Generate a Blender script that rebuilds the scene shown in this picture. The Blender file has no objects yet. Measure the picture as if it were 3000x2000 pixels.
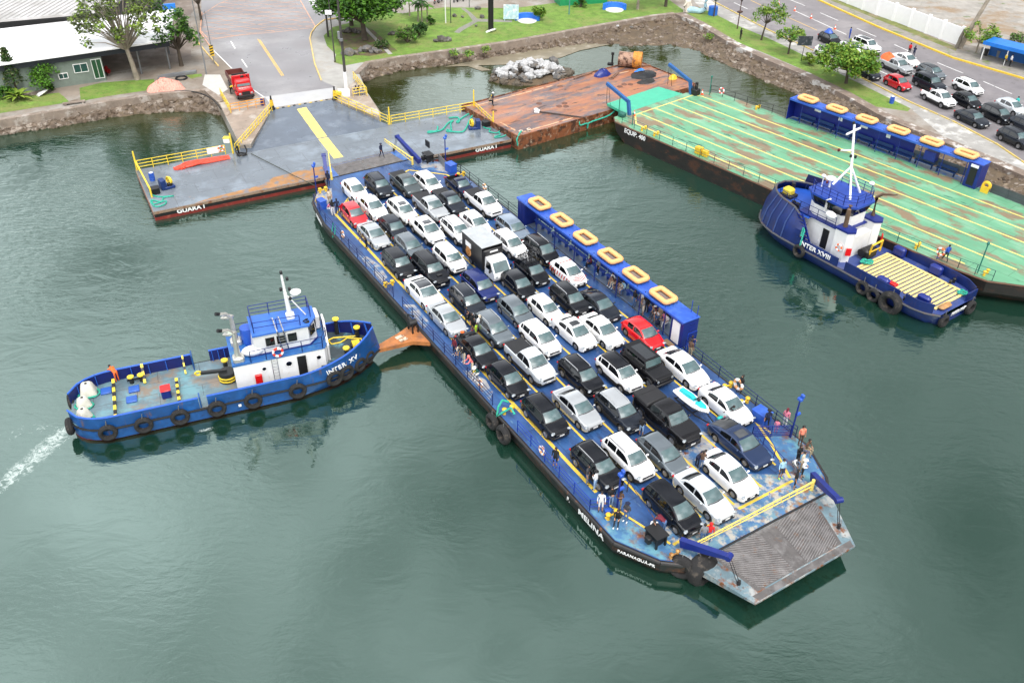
import bpy, bmesh, math, random
from mathutils import Vector, Matrix, noise
random.seed(7)
R=math.radians; PI=math.pi
sc=bpy.context.scene; col=sc.collection
# ---------------------------------------------------------------- camera
CH=43.65; FPX=2599.03; PITCH=0.631365; ROLL=-0.01435
_fw=Vector((0,math.cos(PITCH),-math.sin(PITCH))); _r0=Vector((1,0,0)); _d0=_fw.cross(_r0)
_rt=math.cos(ROLL)*_r0+math.sin(ROLL)*_d0; _dn=-math.sin(ROLL)*_r0+math.cos(ROLL)*_d0
cd=bpy.data.cameras.new('camera'); cam=bpy.data.objects.new('camera',cd); col.objects.link(cam)
cd.sensor_width=36; cd.lens=36*FPX/3000; cd.clip_end=3000; cd.clip_start=0.5
M=Matrix.Identity(4)
for i in range(3): M[i][0]=_rt[i]; M[i][1]=-_dn[i]; M[i][2]=-_fw[i]
M[0][3]=0; M[1][3]=0; M[2][3]=CH
cam.matrix_world=M; sc.camera=cam
def G(x,y,z=0.0):
    """survey point: photo position (3000x2000) of something standing at real height z -> world point"""
    d=_rt*((x-1500)/FPX)+_dn*((y-1000)/FPX)+_fw
    t=(z-CH)/d.z
    return Vector((d.x*t,d.y*t,z))
# ---------------------------------------------------------------- light
SUN_EL,SUN_AZ=R(60),R(150)
w=bpy.data.worlds.new("World"); sc.world=w; w.use_nodes=True
nt=w.node_tree; nt.nodes.clear()
def N(nt,t,**k):
    n=nt.nodes.new(t)
    for a,b in k.items():
        if a in n.inputs.keys(): n.inputs[a].default_value=b
        else: setattr(n,a,b)
    return n
sky=N(nt,'ShaderNodeTexSky',sky_type='NISHITA',sun_disc=False,sun_elevation=SUN_EL,sun_rotation=SUN_AZ,air_density=1.2,dust_density=4.0)
hs=N(nt,'ShaderNodeHueSaturation',Saturation=0.18,Value=1.0)
tc=N(nt,'ShaderNodeTexCoord')
cl=N(nt,'ShaderNodeTexNoise',Scale=3.6,Detail=4.0,Roughness=0.5)
mr=N(nt,'ShaderNodeMapRange'); mr.inputs[1].default_value=0.3; mr.inputs[2].default_value=0.7; mr.inputs[3].default_value=0.38; mr.inputs[4].default_value=2.0
mx=N(nt,'ShaderNodeMix',data_type='RGBA',blend_type='MULTIPLY'); mx.inputs[0].default_value=1
bg=N(nt,'ShaderNodeBackground',Strength=0.13); ow=N(nt,'ShaderNodeOutputWorld')
L=nt.links.new
L(sky.outputs[0],hs.inputs['Color']); L(tc.outputs['Generated'],cl.inputs['Vector']); L(cl.outputs[0],mr.inputs[0])
sx=N(nt,'ShaderNodeSeparateXYZ'); L(tc.outputs['Generated'],sx.inputs[0])
gr=N(nt,'ShaderNodeMapRange'); gr.inputs[1].default_value=-.45; gr.inputs[2].default_value=.45; gr.inputs[3].default_value=2.75; gr.inputs[4].default_value=.85; L(sx.outputs['X'],gr.inputs[0])
mg=N(nt,'ShaderNodeMath',operation='MULTIPLY'); L(mr.outputs[0],mg.inputs[0]); L(gr.outputs[0],mg.inputs[1])
L(hs.outputs[0],mx.inputs[6]); L(mg.outputs[0],mx.inputs[7]); L(mx.outputs[2],bg.inputs['Color']); L(bg.outputs[0],ow.inputs[0])
sl=bpy.data.lights.new('sun','SUN'); sl.energy=1.0; sl.angle=R(14); sl.color=(1,0.97,0.92)
so=bpy.data.objects.new('sun',sl); col.objects.link(so)
so.rotation_euler=Vector((math.sin(SUN_AZ)*math.cos(SUN_EL),math.cos(SUN_AZ)*math.cos(SUN_EL),math.sin(SUN_EL))).to_track_quat('Z','Y').to_euler()
sc.view_settings.view_transform='Standard'; sc.view_settings.look='None'; sc.view_settings.gamma=1
sc.view_settings.exposure=0.42
sc.render.engine='CYCLES'
# ---------------------------------------------------------------- materials
def lin(r,g,b):
    f=lambda c:(c/255/12.92 if c/255<=0.04045 else ((c/255+0.055)/1.055)**2.4)
    return (f(r),f(g),f(b),1)
_mc={}
def mat(name,c,rough=0.5,metal=0.0,var=0.12,vs=1.5,patch=(),bump=0.0,bs=8.0,coat=0.0,spec=0.5,alpha=1,rvar=0.0,streak=(1,1,1),ior=1.5,seams=None):
    """c: linear rgb; patch: list of (rgb, scale, lo, hi, stretch) layered by noise masks"""
    if name in _mc: return _mc[name]
    m=bpy.data.materials.new(name); m.use_nodes=True; t=m.node_tree; bs_=t.nodes['Principled BSDF']; l=t.links.new
    c=tuple(v**1.13 for v in c[:3])+(1,)
    bs_.inputs['Roughness'].default_value=rough; bs_.inputs['Metallic'].default_value=metal
    bs_.inputs['Coat Weight'].default_value=coat; bs_.inputs['Coat Roughness'].default_value=0.04
    bs_.inputs['Specular IOR Level'].default_value=spec; bs_.inputs['IOR'].default_value=ior
    m.diffuse_color=c
    co=N(t,'ShaderNodeTexCoord'); mp=N(t,'ShaderNodeMapping'); mp.inputs['Scale'].default_value=streak
    l(co.outputs['Object'],mp.inputs[0])
    cur=None
    if var>0:
        n=N(t,'ShaderNodeTexNoise',Scale=vs,Detail=6.0,Roughness=0.6); l(mp.outputs[0],n.inputs['Vector'])
        r=N(t,'ShaderNodeMapRange'); r.inputs[1].default_value=.3; r.inputs[2].default_value=.7; r.inputs[3].default_value=1-var; r.inputs[4].default_value=1+var
        l(n.outputs[0],r.inputs[0])
        x=N(t,'ShaderNodeMix',data_type='RGBA',blend_type='MULTIPLY'); x.inputs[0].default_value=1; x.inputs[6].default_value=c
        l(r.outputs[0],x.inputs[7]); cur=x.outputs[2]
    for i,p in enumerate(patch):
        pc,ps,lo,hi=p[:4]; pc=tuple(v**1.13 for v in pc[:3]); st=p[4] if len(p)>4 else (1,1,1)
        mp2=N(t,'ShaderNodeMapping'); mp2.inputs['Scale'].default_value=st; mp2.inputs['Location'].default_value=(i*7.3,i*3.1,0)
        l(co.outputs['Object'],mp2.inputs[0])
        n=N(t,'ShaderNodeTexNoise',Scale=ps,Detail=8.0,Roughness=0.65); l(mp2.outputs[0],n.inputs['Vector'])
        r=N(t,'ShaderNodeMapRange'); r.inputs[1].default_value=lo; r.inputs[2].default_value=hi; l(n.outputs[0],r.inputs[0])
        x=N(t,'ShaderNodeMix',data_type='RGBA'); l(r.outputs[0],x.inputs[0])
        if cur is None: x.inputs[6].default_value=c
        else: l(cur,x.inputs[6])
        x.inputs[7].default_value=tuple(pc[:3])+(1,); cur=x.outputs[2]
    if seams and cur is not None:
        bt=N(t,'ShaderNodeTexBrick'); bt.inputs['Color1'].default_value=(1,1,1,1); bt.inputs['Color2'].default_value=(.93,.93,.93,1); bt.inputs['Mortar'].default_value=(.5,.47,.45,1); bt.inputs['Scale'].default_value=1; bt.inputs['Mortar Size'].default_value=.022; bt.inputs['Brick Width'].default_value=seams[0]; bt.inputs['Row Height'].default_value=seams[1]; l(co.outputs['Object'],bt.inputs['Vector'])
        x=N(t,'ShaderNodeMix',data_type='RGBA',blend_type='MULTIPLY'); x.inputs[0].default_value=1; l(cur,x.inputs[6]); l(bt.outputs[0],x.inputs[7]); cur=x.outputs[2]
    if cur is None: bs_.inputs['Base Color'].default_value=c
    else: l(cur,bs_.inputs['Base Color'])
    if rvar>0:
        n=N(t,'ShaderNodeTexNoise',Scale=vs*0.5,Detail=4.0); l(mp.outputs[0],n.inputs['Vector'])
        r=N(t,'ShaderNodeMapRange'); r.inputs[1].default_value=.35; r.inputs[2].default_value=.65; r.inputs[3].default_value=max(.05,rough-rvar); r.inputs[4].default_value=min(1,rough+rvar)
        l(n.outputs[0],r.inputs[0]); l(r.outputs[0],bs_.inputs['Roughness'])
    if bump>0:
        n=N(t,'ShaderNodeTexNoise',Scale=bs,Detail=5.0); l(mp.outputs[0],n.inputs['Vector'])
        b=N(t,'ShaderNodeBump',Strength=bump,Distance=0.05); l(n.outputs[0],b.inputs['Height']); l(b.outputs[0],bs_.inputs['Normal'])
    _mc[name]=m; return m
RUST=(.20,.075,.025); RUSTD=(.07,.028,.014); RUSTO=(.42,.17,.045)
MT=dict(
 white=mat('white_paint',(.8,.8,.79),.4,var=.05,patch=[((.45,.36,.27),1.6,.62,.74)]),
 whiteclean=mat('clean_white_paint',(.82,.82,.82),.4,var=.03),
 black=mat('black_paint',(.012,.012,.013),.5,var=.3),
 rubber=mat('black_rubber',(.014,.014,.015),.75,var=.3,bump=.3,bs=20),
 blue=mat('deep_blue_paint',(.010,.028,.20),.4,var=.15,patch=[((.02,.06,.3),2,.6,.75)]),
 rblue=mat('roof_blue_paint',(.03,.11,.47),.4,var=.15,patch=[((.06,.16,.50),1.2,.50,.66),((.10,.12,.2),2.4,.68,.76)]),
 yellow=mat('yellow_paint',(.72,.48,.04),.5,var=.12,patch=[((.3,.13,.03),5,.64,.74)]),
 orange=mat('raft_orange',(.80,.44,.19),.6,var=.12,vs=3,patch=[((.6,.24,.08),4,.62,.8)]),
 ring=mat('life_ring_orange',(.8,.18,.04),.5,var=.1),
 red=mat('red_paint',(.62,.012,.012),.35,var=.1),
 rope=mat('green_rope',(.04,.38,.28),.8,var=.25,vs=8),
 glass=mat('windscreen_glass',(.085,.14,.145),.06,var=.35,vs=.9,spec=.9,ior=1.7),  # pale teal base colour stands in for sky reflected in the windscreens
 dglass=mat('dark_glass',(.008,.01,.012),.05,var=0,spec=.8),
 roofglass=mat('roof_glass',(.03,.035,.04),.05,var=0,spec=1,ior=1.8),
 trim=mat('black_plastic',(.018,.018,.02),.55,var=.2),
 chrome=mat('bright_metal',(.6,.6,.6),.25,metal=.9,var=.05),
 rim=mat('alloy_rim',(.35,.35,.36),.35,metal=.7,var=.1),
 lamp=mat('headlight_glass',(.30,.33,.35),.08,var=.3,vs=6,spec=1),
 tail=mat('tail_light_red',(.5,.01,.015),.15,var=0),
 plate=mat('number_plate',(.7,.7,.68),.5,var=.05),
 steel=mat('grey_steel',(.25,.26,.27),.45,metal=.3,var=.2,patch=[(RUST,3,.6,.75)]),
 skinm=mat('skin',(.42,.23,.15),.6,var=.08),
 hairm=mat('dark_hair',(.02,.013,.01),.6,var=.2),
)
# ---------------------------------------------------------------- mesh builder
class MB:
    def __init__(s): s.v=[];s.f=[];s.m=[]
    def add(s,vs,fs,m=0,T=None):
        o=len(s.v)
        for p in vs:
            p=Vector(p); s.v.append(T@p if T is not None else p)
        for f in fs: s.f.append([i+o for i in f]); s.m.append(m)
        return s
    def box(s,c,d,rz=0,m=0,T=None,bev=0,taper=1.0):
        x,y,z=d[0]/2,d[1]/2,d[2]/2; t=taper
        if bev>0:
            b=min(bev,x*.9,y*.9,z*.9); vs=[];fs=[]
            ring=lambda a,bb,zz,cb:[(a-cb,-bb,zz),(a,-bb+cb,zz),(a,bb-cb,zz),(a-cb,bb,zz),(-a+cb,bb,zz),(-a,bb-cb,zz),(-a,-bb+cb,zz),(-a+cb,-bb,zz)]
            R_=[ring(x-b,y-b,-z,b*.6),ring(x,y,-z+b,b),ring(x*t,y*t,z-b,b),ring(x*t-b,y*t-b,z,b*.6)]
            for r in R_: vs+=r
            for k in range(3):
                for i in range(8): j=(i+1)%8; fs.append((k*8+i,k*8+j,k*8+8+j,k*8+8+i))
            fs+=[tuple(range(7,-1,-1)),tuple(range(24,32))]
        else:
            vs=[(-x,-y,-z),(x,-y,-z),(x,y,-z),(-x,y,-z),(-x*t,-y*t,z),(x*t,-y*t,z),(x*t,y*t,z),(-x*t,y*t,z)]
            fs=[(3,2,1,0),(4,5,6,7),(0,1,5,4),(1,2,6,5),(2,3,7,6),(3,0,4,7)]
        Q=Matrix.Translation(c)@Matrix.Rotation(rz,4,'Z')
        if T is not None: Q=T@Q
        return s.add(vs,fs,m,Q)
    def bar(s,p,q,w,h=None,m=0):
        p=Vector(p);q=Vector(q);h=h or w; d=q-p; l=d.length
        if l<1e-6: return s
        r=d.to_track_quat('X','Z').to_matrix().to_4x4(); r.translation=(p+q)/2
        return s.box((0,0,0),(l,w,h),m=m,T=r)
    def cone(s,p,q,r0,r1=None,n=10,m=0,cap=True):
        p=Vector(p);q=Vector(q);r1=r0 if r1 is None else r1
        a=(q-p).to_track_quat('Z','Y').to_matrix().to_4x4(); vs=[];l=(q-p).length
        for k,(r,z) in enumerate(((r0,0),(r1,l))):
            for i in range(n): t=2*PI*i/n; vs.append((r*math.cos(t),r*math.sin(t),z))
        fs=[(i,(i+1)%n,n+(i+1)%n,n+i) for i in range(n)]
        if cap: fs+=[tuple(range(n-1,-1,-1)),tuple(range(n,2*n))]
        a.translation=p
        return s.add(vs,fs,m,a)
    def tube(s,pts,r,n=6,m=0):
        pts=[Vector(p) for p in pts]; vs=[];fs=[]; up=Vector((0,0,1))
        for i,p in enumerate(pts):
            d=(pts[min(i+1,len(pts)-1)]-pts[max(i-1,0)]).normalized()
            a=d.cross(up); a=a.normalized() if a.length>.05 else d.cross(Vector((1,0,0))).normalized()
            b=a.cross(d); rr=r[i] if isinstance(r,(list,tuple)) else r
            for k in range(n): t=2*PI*k/n; vs.append(p+a*math.cos(t)*rr+b*math.sin(t)*rr)
        for i in range(len(pts)-1):
            for k in range(n): j=(k+1)%n; fs.append((i*n+k,i*n+j,i*n+n+j,i*n+n+k))
        fs+=[tuple(range(n-1,-1,-1)),tuple((len(pts)-1)*n+k for k in range(n))]
        return s.add(vs,fs,m)
    def prism(s,poly,z0,z1,m=0,mt=None,T=None,z1s=None):
        n=len(poly); vs=[(p[0],p[1],z0) for p in poly]+[(p[0],p[1],(z1s[i] if z1s else z1)) for i,p in enumerate(poly)]
        s.add(vs,[(i,(i+1)%n,n+(i+1)%n,n+i) for i in range(n)]+[tuple(range(n-1,-1,-1))],m,T)
        s.add(vs[n:],[tuple(range(n))],m if mt is None else mt,T); return s
    def sheet(s,pts,m=0):
        return s.add(pts,[tuple(range(len(pts)))],m)
    def sph(s,c,r,nu=10,nv=7,m=0,T=None):
        if not isinstance(r,(tuple,list)): r=(r,r,r)
        vs=[(0,0,-1)]
        for j in range(1,nv):
            a=-PI/2+PI*j/nv
            for i in range(nu): t=2*PI*i/nu; vs.append((math.cos(a)*math.cos(t),math.cos(a)*math.sin(t),math.sin(a)))
        vs.append((0,0,1)); fs=[]
        for i in range(nu): fs.append((0,1+(i+1)%nu,1+i))
        for j in range(nv-2):
            for i in range(nu): a=1+j*nu+i;b=1+j*nu+(i+1)%nu; fs.append((a,b,b+nu,a+nu))
        k=len(vs)-1; o=1+(nv-2)*nu
        for i in range(nu): fs.append((k,o+i,o+(i+1)%nu))
        Q=Matrix.Translation(c)@Matrix.Diagonal((r[0],r[1],r[2],1))
        if T is not None: Q=T@Q
        return s.add(vs,fs,m,Q)
    def torus(s,c,ax,Rr,r,nu=20,nv=8,m=0,sq=1.0,alt=None):
        T=Vector(ax).to_track_quat('Z','Y').to_matrix().to_4x4(); T.translation=Vector(c); vs=[];o=len(s.v)
        for i in range(nu):
            a=2*PI*i/nu
            for j in range(nv):
                b=2*PI*j/nv; rr=Rr+r*math.cos(b); vs.append((rr*math.cos(a),rr*math.sin(a),r*sq*math.sin(b)))
        for i in range(nu):
            fs=[(i*nv+j,((i+1)%nu)*nv+j,((i+1)%nu)*nv+(j+1)%nv,i*nv+(j+1)%nv) for j in range(nv)]
            if i==0: s.add(vs,fs,m,T)
            else:
                for f in fs: s.f.append([k+o for k in f]); s.m.append(m if not(alt is not None and (i//max(1,nu//8))%2) else alt)
        return s
    def build(s,name,mats,parent=None,smooth=35,link_obj=False,recalc=True):
        me=bpy.data.meshes.new(name); me.from_pydata([tuple(v) for v in s.v],[],s.f)
        if not isinstance(mats,(list,tuple)): mats=[mats]
        for m in mats: me.materials.append(m)
        me.polygons.foreach_set('material_index',[min(i,len(mats)-1) for i in s.m])
        if recalc:
            b=bmesh.new(); b.from_mesh(me); bmesh.ops.recalc_face_normals(b,faces=b.faces); b.to_mesh(me); b.free()
        if smooth:
            me.polygons.foreach_set('use_smooth',[True]*len(me.polygons)); me.set_sharp_from_angle(angle=R(smooth))
        me.update()
        o=bpy.data.objects.new(name,me); col.objects.link(o)
        if parent is not None: o.parent=parent
        return o
def tag(o,label,cat,group=None):
    o['label']=label; o['category']=cat
    if group: o['group']=group
    return o
def struct(o,kind='structure'): o['kind']=kind; return o
def thing(name,label,cat,loc=(0,0,0),rz=0,group=None):
    o=bpy.data.objects.new(name,None); col.objects.link(o); o.location=loc; o.rotation_euler=(0,0,rz); o.empty_display_size=.3
    return tag(o,label,cat,group)
def dup(root,loc,rz,label,group=None,scale=None):
    r=root.copy(); col.objects.link(r); r.location=loc; r.rotation_euler=(root.rotation_euler[0],root.rotation_euler[1],rz); r['label']=label
    if group: r['group']=group
    if scale: r.scale=scale
    for ch in root.children:
        c=ch.copy(); col.objects.link(c); c.parent=r
        for g in ch.children:
            d=g.copy(); col.objects.link(d); d.parent=c
    return r
def frame(o,dx):
    dx=Vector((dx[0],dx[1],0)).normalized(); dy=Vector((-dx.y,dx.x,0))
    f=lambda x,y,z=0.0: Vector((o[0],o[1],0))+dx*x+dy*y+Vector((0,0,z))
    return f,math.atan2(dx.y,dx.x)
def text(name,s,size,m,T,parent=None,ext=.01,sx=1.0,bold=0.0):
    c=bpy.data.curves.new(name,'FONT'); c.body=s; c.size=size; c.extrude=ext; c.align_x='CENTER'; c.align_y='CENTER'; c.offset=bold
    to=bpy.data.objects.new(name+'_tmp',c); col.objects.link(to)
    dg=bpy.context.evaluated_depsgraph_get(); me=bpy.data.meshes.new_from_object(to.evaluated_get(dg))
    bpy.data.objects.remove(to); me.name=name
    for v in me.vertices: v.co.x*=sx
    me.transform(T)
    me.materials.clear(); me.materials.append(m)
    o=bpy.data.objects.new(name,me); col.objects.link(o)
    if parent is not None: o.parent=parent
    return o
def basis(o,x,y):
    """matrix mapping text plane (x right, y up) onto directions"""
    x=Vector(x).normalized(); y=Vector(y); y=(y-x*y.dot(x)).normalized(); z=x.cross(y)
    m=Matrix.Identity(4)
    for i in range(3): m[i][0]=x[i];m[i][1]=y[i];m[i][2]=z[i];m[i][3]=o[i]
    return m
# ---------------------------------------------------------------- cars
def interp(tab,x):
    if x<=tab[0][0]: return tab[0][1]
    for (a,va),(b,vb) in zip(tab,tab[1:]):
        if x<=b: return va+(vb-va)*((x-a)/(b-a) if b>a else 1)
    return tab[-1][1]
KIND=dict(
 hatch=dict(L=3.98,W=1.74,H=1.48,wb=2.5,w0=.98,w1=.28,r1=-1.38,r0=-1.86,hz=.80,cz=.98,bz=1.0,tz=.98),
 oldhatch=dict(L=3.8,W=1.66,H=1.44,wb=2.44,w0=.86,w1=.25,r1=-1.35,r0=-1.78,hz=.82,cz=.95,bz=.97,tz=.95),
 sedan=dict(L=4.5,W=1.78,H=1.46,wb=2.62,w0=1.02,w1=.32,r1=-.92,r0=-1.58,hz=.78,cz=.96,bz=1.0,tz=1.02),
 bigsedan=dict(L=4.8,W=1.88,H=1.45,wb=2.85,w0=1.1,w1=.35,r1=-.95,r0=-1.75,hz=.76,cz=.95,bz=.99,tz=1.02),
 fastback=dict(L=4.6,W=1.8,H=1.43,wb=2.7,w0=1.1,w1=.32,r1=-.8,r0=-1.95,hz=.74,cz=.94,bz=.98,tz=1.0),
 sports=dict(L=4.97,W=1.94,H=1.41,wb=2.92,w0=1.05,w1=.35,r1=-.9,r0=-2.15,hz=.70,cz=.92,bz=.98,tz=.92),
 suv=dict(L=4.25,W=1.79,H=1.62,wb=2.6,w0=1.08,w1=.42,r1=-1.6,r0=-2.0,hz=.96,cz=1.08,bz=1.12,tz=1.1,sv=1),
 bigsuv=dict(L=4.75,W=1.87,H=1.8,wb=2.75,w0=1.12,w1=.52,r1=-1.98,r0=-2.28,hz=1.08,cz=1.2,bz=1.22,tz=1.2,sv=1),
 coupesuv=dict(L=4.65,W=1.86,H=1.62,wb=2.72,w0=1.15,w1=.42,r1=-1.35,r0=-2.12,hz=.96,cz=1.08,bz=1.13,tz=1.15,sv=1),
 boxycross=dict(L=4.1,W=1.8,H=1.62,wb=2.55,w0=1.02,w1=.5,r1=-1.7,r0=-1.92,hz=.98,cz=1.08,bz=1.1,tz=1.1,sv=1),
 boxy=dict(L=4.45,W=1.86,H=1.84,wb=2.75,w0=.82,w1=.55,r1=-1.98,r0=-2.1,hz=1.12,cz=1.18,bz=1.22,tz=1.2,sv=1,flat=1),
 van=dict(L=4.35,W=1.76,H=1.62,wb=2.6,w0=1.3,w1=.5,r1=-1.72,r0=-2.0,hz=.9,cz=1.06,bz=1.05,tz=1.05),
 pickup=dict(L=5.25,W=1.88,H=1.79,wb=3.1,w0=1.32,w1=.7,r1=-.42,r0=-.72,hz=1.08,cz=1.2,bz=1.2,tz=1.2,bed=(-2.52,-.86),sv=1),
 bigpickup=dict(L=5.75,W=2.04,H=1.94,wb=3.5,w0=1.35,w1=.75,r1=-.75,r0=-1.05,hz=1.22,cz=1.32,bz=1.34,tz=1.34,bed=(-2.78,-1.2),sv=1),
 midpickup=dict(L=4.9,W=1.84,H=1.7,wb=2.98,w0=1.3,w1=.65,r1=-.55,r0=-.95,hz=1.0,cz=1.14,bz=1.18,tz=1.16,bed=(-2.36,-1.1),sv=1),
 oldpickup=dict(L=4.45,W=1.66,H=1.5,wb=2.7,w0=1.0,w1=.42,r1=-.35,r0=-.5,hz=.86,cz=.98,bz=1.0,tz=1.0,bed=(-2.15,-.62)),
)
PAINT={}
def paint(n):
    if n not in PAINT:
        c,mt={'white':((.86,.86,.86),0),'pearl':((.80,.80,.78),0),'silver':((.50,.52,.53),.45),'palegrey':((.62,.65,.67),.3),'grey':((.17,.20,.22),.4),'bluegrey':((.25,.31,.38),.4),
         'dark':((.024,.031,.044),.3),'black':((.006,.008,.013),.1),'navy':((.008,.018,.06),.3),'blue':((.012,.03,.16),.25),'slate':((.035,.06,.13),.4),'red':((.52,.008,.02),.1),'greengrey':((.10,.12,.125),.3),'brightred':((.72,.006,.012),.05),'gloss':((.01,.01,.012),0)}[n]
        PAINT[n]=mat('car_paint_'+n,c,.24,metal=mt,var=.06,vs=1,coat=.45 if sum(c)<.4 else 1.0,spec=.3 if sum(c)<.2 else .5)
    return PAINT[n]
def car_parts(kind,opt):
    """build one prototype of a kind, origin on the ground at the middle, nose towards +x"""
    K=KIND[kind]; L_,W,H,wb=K['L'],K['W'],K['H'],K['wb']; h=L_/2; w0,w1,r1,r0=K['w0'],K['w1'],K['r1'],K['r0']
    hz,cz,bz,tz=K['hz'],K['cz'],K['bz'],K['tz']; sv=K.get('sv',0); wr=.33 if not sv else .37; bed=K.get('bed'); gc=.2 if not sv else .28
    if kind=='bigpickup': wr=.42
    xa,xb=wb/2+.02,-wb/2+.02
    sq=K.get('flat',0)
    top=[(-h,tz-.34),(-h+.04,tz-.18),(-h+.12,tz-.04),(-h+.3,tz),(min(r0,-h+.35),tz),(r0+.01,bz),(w0,cz),(w0+.1,cz),(h-.45,hz+.03),(h-.25,hz-.03),(h-.1,hz-.12),(h-.03,hz-.24),(h,hz-.33)]
    if sq: top=[(-h,tz-.1),(-h+.05,tz),(w0,cz),(h-.2,hz),(h-.05,hz-.06),(h,hz-.2)]
    top.sort()
    hwt=[(-h,.80),(-h+.06,.88),(-h+.3,.96),(-h+.8,1.0),(.3,1.0),(h-.85,.985),(h-.4,.93),(h-.15,.84),(h-.04,.74),(h,.66)]
    if sq: hwt=[(-h,.93),(-h+.2,.97),(h-.3,.97),(h,.90)]
    xs=set([-h,-h+.04,-h+.12,-h+.3,h,h-.03,h-.1,h-.25,h-.45,w0,w0+.1,r0,0,.35,-.35])
    for c in (xa,xb):
        for k in range(-5,6): xs.add(c+(wr+.07)*math.sin(k/5*PI/2))
        xs.add(c+wr+.1); xs.add(c-wr-.1)
    x=-h
    while x<h: xs.add(round(x,3)); x+=.35
    if bed: xs|={bed[0],bed[0]+.012,bed[1],bed[1]-.012}
    xs=sorted(v for v in xs if -h<=v<=h)
    ys=[xs[0]]
    for v in xs[1:]:
        if v-ys[-1]>.008: ys.append(v)
    xs=ys
    def zb(x):
        z=gc
        for c in (xa,xb):
            d=abs(x-c)
            if d<wr+.07: z=max(z,wr+math.sqrt(max(0,(wr+.07)**2-d*d)))
        e=min(x+h,h-x)
        if e<.15: z=max(z,gc+.12*(1-e/.15))
        return z
    b=MB(); sec=[]
    bd=0
    for x in xs:
        hw=W/2*interp(hwt,x); zt=interp(top,x); z0=zb(x); zm=max(z0+.04,min(.55 if not sv else .62,zt-.2)); z0=min(z0,zt-.1)
        d=.0
        if bed and bed[0]+.006<x<bed[1]-.006: d=.42
        crown=.03 if x>w0 else .0
        if sq: crown=.015
        half=[(0,z0),(hw*.80,z0),(hw*.985,z0+.01),(hw,zm),(hw*.985,zt-.13),(hw*.94,zt-.03),(hw*.88,zt),(hw*.86,zt-d),(hw*.45,zt-d+crown*.8),(0,zt-d+crown)]
        ring=[(x,-y,z) for y,z in half]+[(x,y,z) for y,z in reversed(half[1:-1])]
        sec.append(ring); b.v+= [Vector(p) for p in ring]
    n=len(sec[0])
    for i in range(len(xs)-1):
        for j in range(n):
            k=(j+1)%n; m=0
            if j in (0,1,n-1,n-2): m=2
            if sv and j in (2,n-3): m=2
            if bed and (j in (7,8,9,10)) and bed[0]<(xs[i]+xs[i+1])/2<bed[1]: m=2
            b.f.append([i*n+j,(i+1)*n+j,(i+1)*n+k,i*n+k]); b.m.append(m)
    b.f.append(list(range(n))); b.m.append(0); b.f.append([ (len(xs)-1)*n+j for j in range(n-1,-1,-1)]); b.m.append(0)
    # greenhouse
    wbt=W/2*.90; tum=.30 if not sq else .10; rz=H-.03
    ztop=[(r0-.02,bz-.03),(r0,bz),(r0*.45+r1*.55,bz+(rz-bz)*.66),(r1,rz-.03),(r1+.18,rz),((w1+r1)/2,H),(w1-.2,rz+.005),(w1,rz-.035),(w1*.45+w0*.55,cz+(rz-cz)*.56),(w0,cz),(w0+.02,cz-.04)]
    if sq: ztop=[(r0-.01,bz-.03),(r0,bz),(r1,rz),(w1,rz),(w0,cz),(w0+.01,cz-.04)]
    ztop.sort()
    def belt(x): return interp(top,x)-.03
    def wt(x):
        z=interp(ztop,x); return max(.3,wbt-(z-belt(x))*tum)
    def bow(x): 
        t=(x-(w1+r1)/2)/(w0-(w1+r1)/2) if x>(w1+r1)/2 else (x-(w1+r1)/2)/(abs(r0-(w1+r1)/2))
        return .13*(abs(t)**1.5)*(1 if t>0 else -.7)
    def tp(x,t): # surface point on the top skin, t in -1..1
        z=interp(ztop,x)+.025*(1-t*t)*(0 if sq else 1)
        return Vector((x+bow(x)*(1-t*t)*(.3 if sq else 1),wt(x)*t,z))
    gx=sorted(set([p[0] for p in ztop]+[w1*.75+w0*.25,w1*.25+w0*.75,r1*.75+r0*.25,r1*.25+r0*.75]))
    ts=[-1,-.93,-.6,0,.6,.93,1]; o=len(b.v); nn=len(ts)+2
    for x in gx:
        b.v.append(Vector((x,-wbt,belt(x)-.02)))
        for t in ts:
            p=tp(x,t)
            if abs(t)==1: p.z-=.05 if interp(ztop,x)-belt(x)>.08 else .0
            b.v.append(p)
        b.v.append(Vector((x,wbt,belt(x)-.02)))
    for i in range(len(gx)-1):
        for j in range(nn-1):
            a=o+i*nn+j; mid=(gx[i]+gx[i+1])/2
            m=1 if (0<j<nn-2 and r1-.02<mid<w1+.02) else 0
            b.f.append([a,a+nn,a+nn+1,a+1]); b.m.append(m)
    P=[('body',b,['P','F',MT['trim']])]
    # glass
    def gl(xa_,xb_,t0,t1,nx=4,nt=6):
        g=MB();
        for i in range(nx+1):
            for j in range(nt+1):
                x=xa_+(xb_-xa_)*i/nx; t=t0+(t1-t0)*j/nt; p=tp(x,t)
                s=(interp(ztop,x+.02)-interp(ztop,x-.02))/.04; nrm=Vector((-s,0,1)).normalized(); g.v.append(p+nrm*.014)
        for i in range(nx):
            for j in range(nt): a=i*(nt+1)+j; g.f.append([a,a+nt+1,a+nt+2,a+1]); g.m.append(0)
        return g
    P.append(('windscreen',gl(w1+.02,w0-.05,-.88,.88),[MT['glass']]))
    if not(bed) or 1: P.append(('rear_window',gl(r0+.05,r1-.03,-.82,.82),[MT['dglass']]))
    if opt.get('sun'): P.append(('sunroof',gl(w1-.75,w1-.12,-.6,.6),[MT['roofglass']]))
    if opt.get('glassroof'): P.append(('sunroof',gl(r1+.1,w1-.05,-.86,.86),[MT['roofglass']]))
    if opt.get('longsun'): P.append(('sunroof',gl(r1+.5,w1-.15,-.62,.62),[MT['roofglass']]))
    bp=(w1+r1)/2+.12
    segs=[(bp+.05,w0-.12)]
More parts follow.
